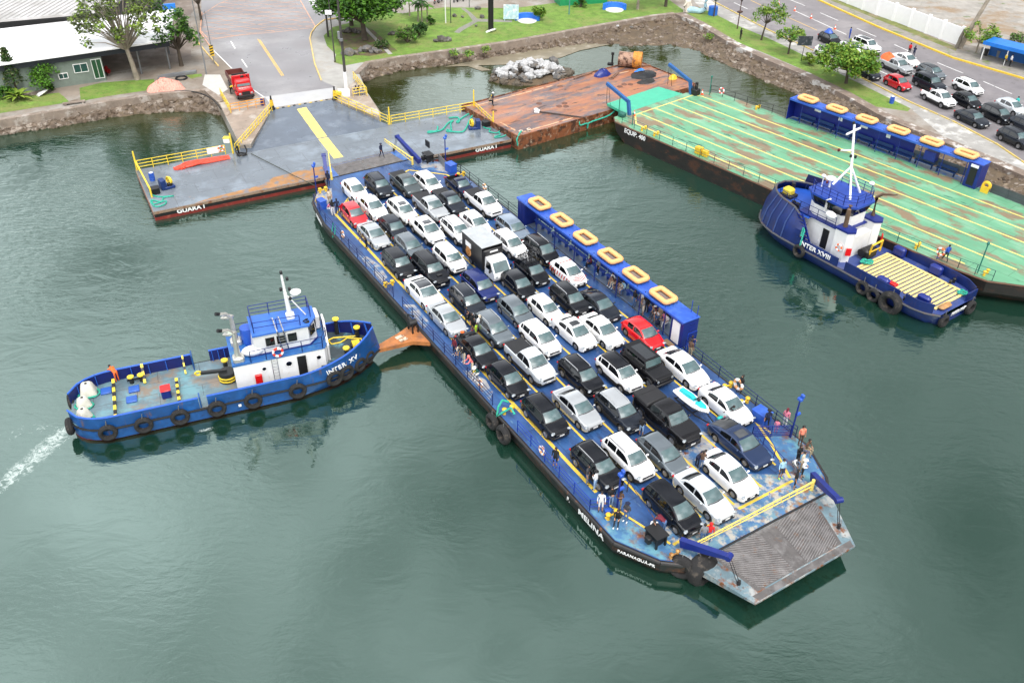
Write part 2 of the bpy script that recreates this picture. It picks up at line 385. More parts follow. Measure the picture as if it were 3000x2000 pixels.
    if bed: 
        segs=[(r1+.02,w0-.12)] if kind=='oldpickup' else [(bp-.05,w0-.12),(r0+.14,bp-.12)]
    elif kind in('hatch','suv','bigsuv','boxycross','boxy','van','oldhatch','coupesuv'):
        cp=r1+.38 if kind in('bigsuv','boxy','van') else r1+.22
        segs.append((cp,bp-.05)); 
        if kind in('bigsuv','boxy','van','suv'): segs.append((r1-.1,cp-.07))
    else: segs.append((r1-.25,bp-.05))
    for sd in (-1,1):
        g=MB()
        for (xa_,xb_) in segs:
            q=[];N_=6
            for i in range(N_+1):
                x=xa_+(xb_-xa_)*i/N_; zl=belt(x)+.045; zh=interp(ztop,x)-.085
                if zh<zl+.01: zh=zl+.005
                def yy(z): return wbt-(z-belt(x)+.0)*(wbt-wt(x))/max(.05,(interp(ztop,x)-.05-belt(x)))+.012
                q.append((Vector((x,sd*yy(zl),zl)),Vector((x,sd*yy(zh),zh))))
            o=len(g.v)
            for a_,c_ in q: g.v+=[a_,c_]
            for i in range(N_): g.f.append([o+2*i,o+2*i+2,o+2*i+3,o+2*i+1]); g.m.append(0)
        P.append(('side_window',g,[MT['dglass']]))
        # lamps
        zt=hz-.13; xl=h-.16
        g=MB(); T=Matrix.Translation((xl,sd*W*.36,zt))@Matrix.Rotation(-sd*.55,4,'Z')
        if sq: g.cone((h-.06,sd*W*.36,hz-.22),(h+.02,sd*W*.36,hz-.22),.11,.10,12)
        else: g.sph((0,0,0),(.13,.24,.075),8,6,T=T)
        P.append(('headlight',g,[MT['lamp']]))
        g=MB(); T=Matrix.Translation((-h+.09,sd*W*.39,tz-.16))@Matrix.Rotation(sd*.5,4,'Z')
        g.sph((0,0,0),(.10,.17,.11),8,6,T=T); P.append(('tail_light',g,[MT['tail']]))
        g=MB(); g.sph((w0-.28,sd*(W/2+.06),cz+.06),(.08,.11,.075),8,6); g.bar((w0-.26,sd*(W/2-.07),cz),(w0-.28,sd*(W/2+.02),cz+.04),.05)
        P.append(('wing_mirror',g,['P']))
        if opt.get('rails'):
            g=MB(); yy=wt((w1+r1)/2)*.9
            g.tube([(r1+.08,sd*yy,H-.03),(r1+.2,sd*yy,H+.05),(w1-.3,sd*yy,H+.05),(w1-.12,sd*yy*.99,H-.03)],.028,5); P.append(('roof_rail',g,['T']))
    g=MB(); g.box((h-.03,0,hz-.30),(.10,W*.52,.17),bev=.03); P.append(('grille',g,[MT['trim']]))
    g=MB(); g.box((h-.03,0,gc+.15),(.10,W*.70,.17),bev=.03); P.append(('lower_grille',g,[MT['trim']]))
    P.append(('cowl',gl(w0-.04,w0+.012,-.86,.86,1,6),[MT['trim']]))
    g=MB(); g.box((h+.018,0,gc+.29),(.015,.4,.13)); P.append(('number_plate',g,[MT['plate']]))
    if opt.get('cover') and bed:
        g=MB(); g.box(((bed[0]+bed[1])/2,0,tz+.012),(bed[1]-bed[0]+.04,W*.87,.05),bev=.02); P.append(('bed_cover',g,['T']))
    if opt.get('hard') and bed:
        g=MB(); g.box(((bed[0]+bed[1])/2-.02,0,tz+.13),(bed[1]-bed[0]+.16,W*.93,.28),bev=.06,taper=.96)
        g.bar((bed[0]+.5,-W*.44,tz+.275),(bed[0]+.5,W*.44,tz+.275),.03,.02); P.append(('bed_cover',g,['T']))
    if kind=='boxy':
        g=MB(); g.cone((-h-.02,0,.95),(-h-.2,0,.95),.36,.34,18); P.append(('spare_wheel',g,[MT['rubber']]))
        g=MB(); g.box((h+.03,0,.58),(.16,W*.92,.2),bev=.04); P.append(('bumper',g,[MT['trim']]))
        for sd in (-1,1):
            g=MB()
            for c in(xa,xb):
                pts=[(c+.46*math.sin(a),sd*(W/2+.02),wr+.46*math.cos(a)) for a in [R(v) for v in range(-90,91,20)]]
                for p_,q_ in zip(pts,pts[1:]): g.bar(p_,q_,.14,.05)
            P.append(('wheel_arch_flare',g,[MT['trim']]))
    if opt.get('scoop'):
        g=MB(); g.box((w0+.6,0,(cz+hz)/2+.08),(.28,.5,.07),bev=.02); P.append(('hood_scoop',g,[MT['trim']]))
    return P,(xa,xb,wr,W)
_wm={}
def wheel(parent,x,y,wr,sd):
    k=(round(wr,2),sd)
    if k not in _wm:
        r=MB(); r.cone((0,-sd*.08,0),(0,sd*.085,0),wr*.62,wr*.62,14)
        for i in range(5):
            a=2*PI*i/5; r.bar((0,sd*.09,0),(wr*.6*math.cos(a),sd*.09,wr*.6*math.sin(a)),.05,.03)
        t=MB(); t.torus((0,0,0),(0,1,0),wr*.80,wr*.205,18,8,sq=1.3)
        _wm[k]=(r,t)
        ro=r.build('wheel',[MT['rim']]); to=t.build('tyre',[MT['rubber']],ro); _wm[k]=(ro,to); ro.parent=parent; ro.location=(x,y,wr); return
    ro,to=_wm[k]; a=ro.copy(); col.objects.link(a); a.parent=parent; a.location=(x,y,wr); b=to.copy(); col.objects.link(b); b.parent=a
_proto={}
def make_car(kind,colr,loc,rz,label,roof=None,trim='trim',cat='car',name='parked_car',group=None,**opt):
    key=(kind,tuple(sorted(opt.items())))
    pm=paint(colr); rm=paint(roof) if roof else pm; tm={'trim':MT['trim'],'chrome':MT['chrome']}.get(trim) or paint(trim)
    if key not in _proto:
        P,w_=car_parts(kind,opt); lst=[]
        for nm,b,ms in P:
            o=b.build(nm,[pm if m in('P','F','T') else m for m in ms],None,smooth=38); lst.append((o,ms))
            col.objects.unlink(o)
        _proto[key]=(lst,w_)
    lst,(xa,xb,wr,W)=_proto[key]
    t=thing(name,label,cat,loc,rz,group)
    for o,ms in lst:
        c=o.copy(); col.objects.link(c); c.parent=t
        for i,m in enumerate(ms):
            if isinstance(m,str):
                c.material_slots[i].link='OBJECT'; c.material_slots[i].material={'P':pm,'F':rm,'T':tm}[m]
    for x in (xa,xb):
        for sd in(-1,1): wheel(t,x,sd*(W/2-.11),wr,sd)
    return t
def cm(kind): K=KIND[kind]; return (K['w1']+K['r1'])/2,K['H']
# ---------------------------------------------------------------- water
FO=Vector((-19.715,87.068,0)); FD=Vector((.528895,-.848687,0)); FC=Vector((.848687,.528895,0)); FRZ=math.atan2(FD.y,FD.x)
DZ=1.3; LZ=1.5
def FL(u,v,z=DZ): return FO+FD*u+FC*v+Vector((0,0,z))
def water_mat():
    m=bpy.data.materials.new('water'); m.use_nodes=True; t=m.node_tree; l=t.links.new; b=t.nodes['Principled BSDF']
    b.inputs['Specular Tint'].default_value=(.80,1.0,.90,1); b.inputs['IOR'].default_value=2.5; b.inputs['Roughness'].default_value=.04; b.inputs['Specular IOR Level'].default_value=.5
    geo=N(t,'ShaderNodeNewGeometry'); sep=N(t,'ShaderNodeSeparateXYZ'); l(geo.outputs['Position'],sep.inputs[0])
    # deep bay green, olive in the shallow basin near the sea wall
    nz=N(t,'ShaderNodeTexNoise',Scale=.06,Detail=4.0); l(geo.outputs['Position'],nz.inputs['Vector'])
    ad=N(t,'ShaderNodeMath',operation='MULTIPLY_ADD'); l(nz.outputs[0],ad.inputs[0]); ad.inputs[1].default_value=26; l(sep.outputs['Y'],ad.inputs[2])
    r=N(t,'ShaderNodeMapRange',interpolation_type='SMOOTHSTEP'); r.inputs[1].default_value=106; r.inputs[2].default_value=124; l(ad.outputs[0],r.inputs[0])
    c1=N(t,'ShaderNodeMix',data_type='RGBA'); c1.inputs[6].default_value=(.007,.028,.018,1); c1.inputs[7].default_value=(.030,.032,.010,1); l(r.outputs[0],c1.inputs[0])
    # foam of the tug wake
    def region(a,bv,wdt,soft):
        a=Vector(a);bv=Vector(bv); d=(bv-a); ln=d.length; d=d/ln
        s=N(t,'ShaderNodeVectorMath',operation='SUBTRACT'); l(geo.outputs['Position'],s.inputs[0]); s.inputs[1].default_value=a
        u=N(t,'ShaderNodeVectorMath',operation='DOT_PRODUCT'); l(s.outputs[0],u.inputs[0]); u.inputs[1].default_value=d
        v=N(t,'ShaderNodeVectorMath',operation='DOT_PRODUCT'); l(s.outputs[0],v.inputs[0]); v.inputs[1].default_value=(-d.y,d.x,0)
        av=N(t,'ShaderNodeMath',operation='ABSOLUTE'); l(v.outputs['Value'],av.inputs[0])
        mv=N(t,'ShaderNodeMapRange',interpolation_type='SMOOTHSTEP'); mv.inputs[1].default_value=wdt; mv.inputs[2].default_value=wdt*soft; l(av.outputs[0],mv.inputs[0])
        mu=N(t,'ShaderNodeMapRange',interpolation_type='SMOOTHSTEP'); mu.inputs[1].default_value=ln; mu.inputs[2].default_value=ln*.25; l(u.outputs['Value'],mu.inputs[0])
        m0=N(t,'ShaderNodeMapRange'); m0.inputs[1].default_value=-.5; m0.inputs[2].default_value=.3; l(u.outputs['Value'],m0.inputs[0])
        x=N(t,'ShaderNodeMath',operation='MULTIPLY'); l(mv.outputs[0],x.inputs[0]); l(mu.outputs[0],x.inputs[1])
        y=N(t,'ShaderNodeMath',operation='MULTIPLY'); l(x.outputs[0],y.inputs[0]); l(m0.outputs[0],y.inputs[1]); return y
    f1=region((-32.1,48.4,0),(-38.0,33.5,0),1.9,.05)
    f3=region((-31.8,49.2,0),(-42,45.0,0),2.1,.02)
    f2=region((-22.9,48.0,0),(-20.6,48.9,0),.32,.2)
    fn=N(t,'ShaderNodeTexNoise',Scale=2.2,Detail=8.0,Roughness=.7,Distortion=1.2); l(geo.outputs['Position'],fn.inputs['Vector'])
    mxs=N(t,'ShaderNodeMath',operation='MAXIMUM'); l(f1.outputs[0],mxs.inputs[0]); l(f2.outputs[0],mxs.inputs[1])
    mxt=N(t,'ShaderNodeMath',operation='MAXIMUM'); l(mxs.outputs[0],mxt.inputs[0]); h3=N(t,'ShaderNodeMath',operation='MULTIPLY'); l(f3.outputs[0],h3.inputs[0]); h3.inputs[1].default_value=.62; l(h3.outputs[0],mxt.inputs[1])
    sm=N(t,'ShaderNodeMath',operation='MULTIPLY_ADD'); l(mxt.outputs[0],sm.inputs[0]); sm.inputs[1].default_value=.40; l(fn.outputs[0],sm.inputs[2])
    fr=N(t,'ShaderNodeMapRange'); fr.inputs[1].default_value=.80; fr.inputs[2].default_value=1.10; l(sm.outputs[0],fr.inputs[0])
    c2=N(t,'ShaderNodeMix',data_type='RGBA'); l(fr.outputs[0],c2.inputs[0]); l(c1.outputs[2],c2.inputs[6]); c2.inputs[7].default_value=(.6,.66,.63,1)
    l(c2.outputs[2],b.inputs['Base Color'])
    rr=N(t,'ShaderNodeMapRange'); rr.inputs[3].default_value=.05; rr.inputs[4].default_value=.7; l(fr.outputs[0],rr.inputs[0]); l(rr.outputs[0],b.inputs['Roughness'])
    # ripples: three sizes, calmer and livelier areas
    def wav(scale,stretch,rot,det,dist):
        mp=N(t,'ShaderNodeMapping'); mp.inputs['Scale'].default_value=stretch; mp.inputs['Rotation'].default_value=(0,0,rot); l(geo.outputs['Position'],mp.inputs[0])
        n=N(t,'ShaderNodeTexNoise',Scale=scale,Detail=det,Roughness=.55,Distortion=dist); l(mp.outputs[0],n.inputs['Vector']); return n
    a1=wav(1.1,(1,2.2,1),R(20),4.0,.6); a2=wav(.28,(1,2.0,1),R(-25),3.0,.8); area=wav(.045,(1,1.4,1),R(35),3.0,.5)
    ar=N(t,'ShaderNodeMapRange',interpolation_type='SMOOTHSTEP'); ar.inputs[1].default_value=.38; ar.inputs[2].default_value=.62; ar.inputs[3].default_value=.03; ar.inputs[4].default_value=.46; l(area.outputs[0],ar.inputs[0])
    yr_=N(t,'ShaderNodeMapRange',interpolation_type='SMOOTHSTEP'); yr_.inputs[1].default_value=38; yr_.inputs[2].default_value=72; yr_.inputs[3].default_value=.20; l(sep.outputs['Y'],yr_.inputs[0]); am=N(t,'ShaderNodeMath',operation='MULTIPLY'); l(ar.outputs[0],am.inputs[0]); l(yr_.outputs[0],am.inputs[1])
    s1=N(t,'ShaderNodeMath',operation='MULTIPLY'); l(a1.outputs[0],s1.inputs[0]); l(am.outputs[0],s1.inputs[1])
    s0=N(t,'ShaderNodeMath',operation='MULTIPLY'); l(a2.outputs[0],s0.inputs[0]); l(yr_.outputs[0],s0.inputs[1]); s2=N(t,'ShaderNodeMath',operation='MULTIPLY_ADD'); l(s0.outputs[0],s2.inputs[0]); s2.inputs[1].default_value=.50; l(s1.outputs[0],s2.inputs[2])
    bp=N(t,'ShaderNodeBump',Strength=.55,Distance=.22); l(s2.outputs[0],bp.inputs['Height']); l(bp.outputs[0],b.inputs['Normal'])
    return m
b=MB(); b.sheet([(-900,-60,0),(900,-60,0),(900,900,0),(-900,900,0)])
struct(b.build('water',water_mat(),smooth=0))

# ---------------------------------------------------------------- ferry
fer=thing('car_ferry','long flat blue vehicle ferry packed with parked cars, rafts on its passenger shelter roof','ferry',FL(0,0,0),FRZ)
deckm=mat('ferry_deck',seams=(6,2.2),c=(.040,.095,.235),rough=.33,var=.28,vs=.9,rvar=.15,streak=(.45,1,1),
  patch=[((.055,.15,.34),.5,.50,.68,(.5,1,1)),((.03,.045,.09),.8,.58,.70,(.3,1.2,1)),((.12,.22,.34),2.2,.60,.70,(.35,1,1)),((.36,.38,.37),5,.68,.74,(.6,1,1))])
worn=mat('worn_ferry_deck',(.075,.17,.31),.4,var=.25,vs=1.2,rvar=.15,
  patch=[((.16,.28,.34),.8,.48,.62),((.42,.40,.36),1.5,.47,.57),((.30,.17,.08),1.2,.57,.66),(RUST,3.5,.63,.72)])
corner=mat('corner_deck_paint',(.075,.18,.32),.45,var=.2,patch=[((.15,.32,.38),.7,.48,.6),(RUST,.8,.52,.64),((.3,.25,.2),1.6,.58,.68)])
hullk=mat('black_hull',(.010,.010,.011),.5,var=.3,streak=(.3,.3,1),patch=[(RUSTD,1.5,.5,.62,(.5,.5,1)),(RUST,4,.62,.72)])
lanem=mat('lane_yellow',(.68,.50,.08),.55,var=.12,vs=3,patch=[((.05,.12,.3),2.5,.60,.70),((.3,.22,.10),4,.62,.72)])
outl=[(0,-.6),(1.6,-1.0),(2.3,-2.6),(4.2,-3.7),(9,-4.35),(56.3,-4.2),(59.0,-2.7),(60.1,-1.3),(60.1,10.6),(59.1,11.5),(56.2,12.75),(6,12.85),(2.4,12.4),(0.3,10.4),(0,10.2)]
def inset(poly,d):
    c=Vector((30,4.3)); return [(p[0]+(d if p[0]<30 else -d)*.9,p[1]+(d if p[1]<4.3 else -d)) for p in poly]
b=MB(); n=len(outl); lo=inset(outl,.5)
b.add([(x,y,-.6) for x,y in lo]+[(x,y,.5) for x,y in outl]+[(x,y,DZ-.02) for x,y in outl],[(i,(i+1)%n,n+(i+1)%n,n+i) for i in range(n)]+[(n+i,n+(i+1)%n,2*n+(i+1)%n,2*n+i) for i in range(n)]+[tuple(2*n+i for i in range(n))])
b.build('hull',hullk,fer,smooth=0)
b=MB()
for (p,q) in zip(outl,outl[1:]+outl[:1]):
    b.cone((p[0],p[1],DZ-.12),(q[0],q[1],DZ-.12),.13,.13,8)
b.build('rubbing_strake',mat('strake',(.03,.028,.028),.5,var=.3,patch=[(RUST,2.5,.6,.7)]),fer)
di=[(.0,-.55),(1.7,-.95),(2.4,-2.5),(4.3,-3.6),(9,-4.25),(56.25,-4.1),(58.9,-2.65),(60.05,-1.25),(60.05,10.55),(59.0,11.4),(56.15,12.65),(6,12.75),(2.4,12.3),(0.3,10.3),(0,10.1)]
b=MB(); b.sheet([(x,y,DZ) for x,y in di]); b.build('deck',deckm,fer,smooth=0)
b=MB(); b.sheet([(57.3,-1.5,DZ+.004),(60.04,-1.2,DZ+.004),(60.04,10.4,DZ+.004),(57.7,10.3,DZ+.004),(57.2,8.8,DZ+.004),(55.6,6.2,DZ+.004),(55.5,3,DZ+.004),(56.4,1.2,DZ+.004)])
b.build('worn_deck_plating',worn,fer,smooth=0)
b=MB(); b.sheet([(53.2,-4.0,DZ+.006),(56.2,-4.05,DZ+.006),(58.85,-2.6,DZ+.006),(60.0,-1.25,DZ+.006),(57.2,-1.52,DZ+.006),(54.6,-2.6,DZ+.006)]); b.build('corner_plating',corner,fer,smooth=0)
b=MB(); b.sheet([(54.0,11.2,DZ+.006),(57.4,9.6,DZ+.006),(60.02,10.45,DZ+.006),(58.95,11.35,DZ+.006),(56.1,12.6,DZ+.006),(53.2,12.65,DZ+.006)]); b.build('corner_plating',corner,fer,smooth=0)
pw=mat('pale_worn_deck',(.33,.33,.33),.5,var=.25,vs=1.5,patch=[((.07,.17,.33),.9,.48,.58),(RUST,1.6,.57,.66),((.5,.46,.4),3,.62,.7)])
for P_ in ([(1.9,-2.2),(2.6,-2.6),(4.2,-3.5),(5.4,-3.7),(5.6,-2.8),(4.4,-1.6),(2.2,-.8)],[(16.2,-3.95),(21.8,-4.0),(21.2,-3.2),(19,-2.95),(17,-3.3)],[(36.4,-3.95),(40.6,-3.95),(40.0,-3.3),(38.4,-3.0),(37,-3.4)],[(25.8,-3.95),(30.0,-3.95),(29.4,-3.2),(26.4,-3.1)],[(1.2,9.9),(2.2,12.0),(5.2,12.3),(5.0,11.4),(2.6,9.6)],[(49.5,7.2),(52.6,7.6),(54.2,4.4),(53.8,2.2),(51.6,2.6),(50.4,4.6)]):
    b=MB(); b.sheet([(x,y,DZ+.004) for x,y in P_]); b.build('worn_deck_plating',pw,fer,smooth=0)
def stripe(b,u0,v0,u1,v1,w,z=DZ+.010):
    d=Vector((u1-u0,v1-v0)).normalized()*(w/2); nx,ny=-d.y,d.x
    b.sheet([(u0+nx,v0+ny,z),(u1+nx,v1+ny,z),(u1-nx,v1-ny,z),(u0-nx,v0-ny,z)])
for k,(v,u0,u1) in enumerate([(-2.67,7.9,52.3),(-.42,5.5,56.5),(1.78,4.2,57.5),(4.38,3.4,57.8),(7.05,4,57.5),(9.37,5,56.5),(11.45,6,54)]):
    b=MB()
    if k in(0,): stripe(b,u0,v,u1,v,.26)
    else:
        stripe(b,u0,v,u1,v,.17)
    b.build('lane_marking',lanem,fer,smooth=0)
for a_ in [(7.9,-2.67,4.6,.4,.2),(4.6,.4,3.2,3.5,.2),(3.1,6.5,2.3,8.2,.2),(2.35,8.2,5.4,11.2,.2),(5.4,11.2,8,11.5,.2,DZ+.014),(58.35,-1.2,58.3,3.0,.2),(58.2,4.36,58.17,9.3,.2),(52.3,11.45,54.9,10.6,.2,DZ+.014),(54.9,10.6,57.9,9.3,.2),(53.7,-2.6,58.2,-1.3,.16,DZ+.014)]: b=MB(); stripe(b,*a_); b.build('deck_marking',lanem,fer,smooth=0)
# ramps
rampm=mat('ramp_steel',(.155,.145,.14),.32,metal=.25,var=.2,rvar=.12,patch=[((.25,.24,.235),1.3,.5,.65),((.20,.11,.06),1.6,.58,.70)])
def ramp(u0,v0,v1,u1,w0,w1,z0,z1,name='bow_ramp',hull=worn):
    r=MB(); r.add([(u0,v0,z0),(u0,v1,z0),(u1,w1,z1),(u1,w0,z1),(u0,v0,z0-.55),(u0,v1,z0-.55),(u1,w1,z1-.14),(u1,w0,z1-.14)],[(0,1,2,3),(7,6,5,4),(0,3,7,4),(1,5,6,2),(3,2,6,7),(0,4,5,1)])
    o=r.build(name,hull,fer,smooth=0)
    s=MB(); f=lambda a,c,dz=.006:(u0+(u1-u0)*a,(v0+(w0-v0)*a)+((v1+(w1-v1)*a)-(v0+(w0-v0)*a))*c,z0+(z1-z0)*a+dz)
    s.sheet([f(.02,.12),f(.02,.88),f(.86,.90),f(.86,.10)])
    s.sheet([f(.88,.04),f(.88,.98),f(.99,.98),f(.99,.04)])
    s.build('grip_plate',rampm,o,smooth=0)
    g=MB(); n=26
    for side in(0,1):
        for i in range(n):
            a0=.04+(i/n)*1.15-.35
            p=(a0,.13 if side==0 else .87); q=(a0+.36,.44 if side==0 else .56)
            def cl(p,q):
                (a,c),(a2,c2)=p,q
                if a<.04: k=(.04-a)/(a2-a); a,c=.04,c+(c2-c)*k
                if a2>.84: k=(.84-a)/(a2-a) if a2>a else 0; a2,c2=.84,c+(c2-c)*k
                return (a,c),(a2,c2)
            if q[0]<=.05 or p[0]>=.83: continue
            p,q=cl(p,q); g.bar(f(*p,.02),f(*q,.02),.05,.04)
    g.build('grip_bars',mat('grip_bar',(.30,.285,.28),.35,metal=.4,var=.25,patch=[(RUST,2,.62,.75)]),o,smooth=0)
    k=MB(); k.cone((u0,v0,z0+.01),(u0,v1,z0+.01),.06,.06,8); k.build('hinge',MT['trim'],o)
    return o
ramp(60.16,-1.2,10.6,64.2,.1,8.5,DZ,DZ-.05,hull=mat('ramp_border',(.16,.23,.26),.5,var=.25,vs=1,patch=[((.36,.37,.36),.8,.48,.58),(RUST,1.2,.54,.64),((.12,.07,.05),2,.6,.7)]))
ramp(-.06,-.2,9.9,-3.7,.5,9.3,DZ,1.10,'stern_ramp',mat('worn_stern_ramp',(.035,.13,.40),.35,var=.2,patch=[((.10,.24,.45),.7,.5,.65),((.35,.36,.36),2.5,.6,.7)]))
# lifting arms and cables
def arm(p,q,w,h,name='ramp_arm'):
    a=MB(); p=Vector(p);q=Vector(q); d=q-p; d.normalize(); sd=d.cross(Vector((0,0,1))).normalized()*w/2; up=sd.cross(d).normalized()*h
    if up.z<0: up=-up
    vs=[p-sd-up*.6,p+sd-up*.6,p+sd+up*.6,p-sd+up*.6,q-sd-up*.28,q+sd-up*.28,q+sd+up*.28,q-sd+up*.28]
    a.add(vs,[(0,1,2,3),(7,6,5,4),(0,4,5,1),(1,5,6,2),(2,6,7,3),(3,7,4,0)])
    o=a.build(name,MT['blue'],fer,smooth=0)
    s=MB(); s.cone(q-sd*1.3,q+sd*1.3,.2,.2,12); s.build('sheave',MT['blue'],o); return q
for (p,q,e) in [((58.8,-1.05,1.9),(61.6,.15,2.65),(62.66,.2,1.3)),((58.9,10.2,1.9),(61.8,9.2,2.75),(62.65,8.7,1.3)),((1.9,9.7,1.8),(-2.9,9.35,3.0),(-3.3,9.0,1.2)),((-.1,-.35,1.8),(-1.7,.1,3.3),(-3.3,.6,1.2))]:
    q_=arm(p,q,.36,.5); c=MB(); c.tube([q_+Vector((0,-.08,0)),Vector(e)+Vector((0,-.08,0))],.025,5); c.tube([q_+Vector((0,.08,0)),Vector(e)+Vector((0,.08,0))],.025,5); c.cone(Vector(e)+Vector((0,0,0)),Vector(e)+Vector((0,0,.3)),.13,.1,8)
    c.build('lifting_cable',MT['trim'],fer)
# yellow barrier booms
def boom(p,q,name='barrier_boom',post=True):
    o=MB(); p=Vector(p);q=Vector(q); n=14
    a0,a1=p+Vector((0,0,.0)),q+Vector((0,0,.25)); b0,b1=p+Vector((0,0,-.42)),q+Vector((0,0,-.0))
    o.cone(a0,a1,.07,.05,8); o.cone(b0,b1,.045,.035,6)
    for i in range(n+1):
        t=i/n; o.cone(a0.lerp(a1,t),b0.lerp(b1,t),.03,.03,5)
    if post: o.cone((p.x,p.y,DZ),(p.x,p.y,p.z+.15),.13,.11,10)
    o.build(name,mat('pale_yellow_paint',(.78,.62,.16),.5,var=.1,patch=[((.3,.18,.08),5,.64,.74)]),fer)
boom((59.4,9.7,2.05),(59.5,-.4,1.95)); boom((1.26,9.14,2.05),(-2.7,7.7,2.9)); boom((.3,.0,2.05),(-1.1,.45,3.6))
# railings
def rail(b,pts,h=1.05,step=1.9,mid=(.35,.7),r=.028,pr=.035,z=DZ):
    pts=[Vector((p[0],p[1],p[2] if len(p)>2 else z)) for p in pts]
    for p,q in zip(pts,pts[1:]):
        n=max(1,round((q-p).length/step))
        for i in range(n+1):
            c=p.lerp(q,i/n); b.cone(c,c+Vector((0,0,h)),pr,pr,5)
        for k in list(mid)+[1]:
            b.cone(p+Vector((0,0,h*k)),q+Vector((0,0,h*k)),r,r,5)
dkb=mat('rail_blue',(.006,.02,.12),.45,var=.1,patch=[(RUST,3,.64,.72)])
b=MB(); rail(b,[(4.5,-3.6),(9,-4.15),(24.4,-4.12)]); b.build('railing',dkb,fer)
b=MB(); rail(b,[(26.2,-4.1),(41.2,-4.05)]); b.build('railing',dkb,fer)
b=MB(); rail(b,[(44.6,-4.0),(53.4,-4.0),(53.9,-2.9)]); b.build('railing',mat('rail_bright_blue',(.01,.05,.34),.4,var=.1),fer)
b=MB(); rail(b,[(2.6,12.2),(6,12.6),(17.8,12.7)]); b.build('railing',mat('rail_dark',(.012,.016,.03),.5,var=.1),fer)
b=MB(); rail(b,[(43.2,12.62),(55.2,12.55)]); b.build('railing',dkb,fer)
b=MB(); rail(b,[(1.5,10.3),(2.0,12.0),(4.6,11.7)],h=.95,step=1.2); b.add([(2.1,11.95,DZ+.1),(4.5,11.68,DZ+.1),(4.5,11.68,DZ+.9),(2.1,11.95,DZ+.9)],[(0,1,2,3)])
b.build('railing',MT['steel'],fer)
b=MB(); rail(b,[(53.6,9.9),(54.9,12.3)],step=1.2,mid=(.15,.3,.45,.6,.75,.9)); rail(b,[(53.6,9.9),(57.3,9.35)],step=1.3,mid=(.5,)); b.build('gate_panel',MT['blue'],fer)
b=MB(); rail(b,[(53.3,-.9),(57.0,-1.55)],h=1.0,step=3.5,mid=()); b.build('guard_post',mat('rusty_post',(.04,.05,.09),.6,patch=[(RUST,3,.5,.6)]),fer)
# mast posts with floodlights
def lightpost(u,v,h=3.2,name='light_post'):
    o=MB(); o.cone((u,v,DZ),(u,v,DZ+h),.07,.06,8); p=o.build(name,MT['blue'],fer)
    o=MB(); o.box((u,v,DZ+h+.12),(.35,.3,.25),bev=.04); o.box((u+.05,v+.12,DZ+h+.36),(.28,.2,.3),bev=.04); o.build('floodlight',MT['rblue'],p); o=MB(); o.cone((u,v,DZ+h*.62),(u,v+.35,DZ+h*.62),.12,.12,8); o.build('floodlight',MT['rblue'],p)
lightpost(54.3,-2.5,3.1); lightpost(55.0,12.3,3.4); lightpost(3.3,12.2,3.1); lightpost(2.6,-2.6,3.0)
# blue deck lockers
def locker(u,v,s=1.1,parent=fer,name='deck_locker'):
    o=MB(); o.box((u,v,DZ+.45),(s,s*.8,.9),bev=.04,rz=.1); p=o.build(name,MT['rblue'],parent)
    o=MB(); o.box((u,v,DZ+.93),(s+.08,s*.86,.07),bev=.02,rz=.1); o.build('lid',MT['rblue'],p)
locker(4.9,12.0); locker(52.6,11.75,1.15); locker(5.9,-3.3,.9)
# bollards
def bollard(parent,x,y,z,s=1,m=None,name='mooring_bitt'):
    o=MB()
    for dy in(-.32,.32):
        o.cone((x,y+dy*s,z),(x,y+dy*s,z+.42*s),.13*s,.11*s,10); o.sph((x,y+dy*s,z+.45*s),(.19*s,.19*s,.12*s),10,6)
    o.cone((x,y-.55*s,z+.26*s),(x,y+.55*s,z+.26*s),.07*s,.07*s,8)
    return o.build(name,m or MT['yellow'],parent)
for u,v in [(54.6,-3.1),(42.5,-3.5),(22.6,-3.7),(48.6,12.2),(50.6,12.0),(6.6,12.3),(2.6,-1.9),(4.6,-3.0)]: bollard(fer,u,v,DZ)
bollard(fer,59.1,-1.75,DZ,.8,mat('rusty_yellow',(.5,.3,.1),.6,patch=[(RUST,4,.45,.6)]))
# capstan/winch stands near the ramps
def winch(u,v,z=DZ,parent=fer):
    o=MB(); 
    for du in(-.5,.5):
        for dv in(-.35,.35): o.box((u+du,v+dv,z+.45),(.12,.12,.9))
    o.box((u,v,z+.93),(1.25,.95,.1)); o.cone((u-.35,v,z+.5),(u+.35,v,z+.5),.3,.3,12); o.cone((u-.4,v,z+.5),(u-.36,v,z+.5),.42,.42,14); o.cone((u+.36,v,z+.5),(u+.4,v,z+.5),.42,.42,14)
    o.box((u,v-.62,z+.55),(.4,.3,.5),bev=.04)
    o.build('ramp_winch',MT['black'],parent)
winch(57.6,-2.0); winch(1.4,11.0)
b=MB(); b.box((1.0,11.2,DZ+1.9),(.9,.12,.7)); b.build('control_box',MT['black'],fer)
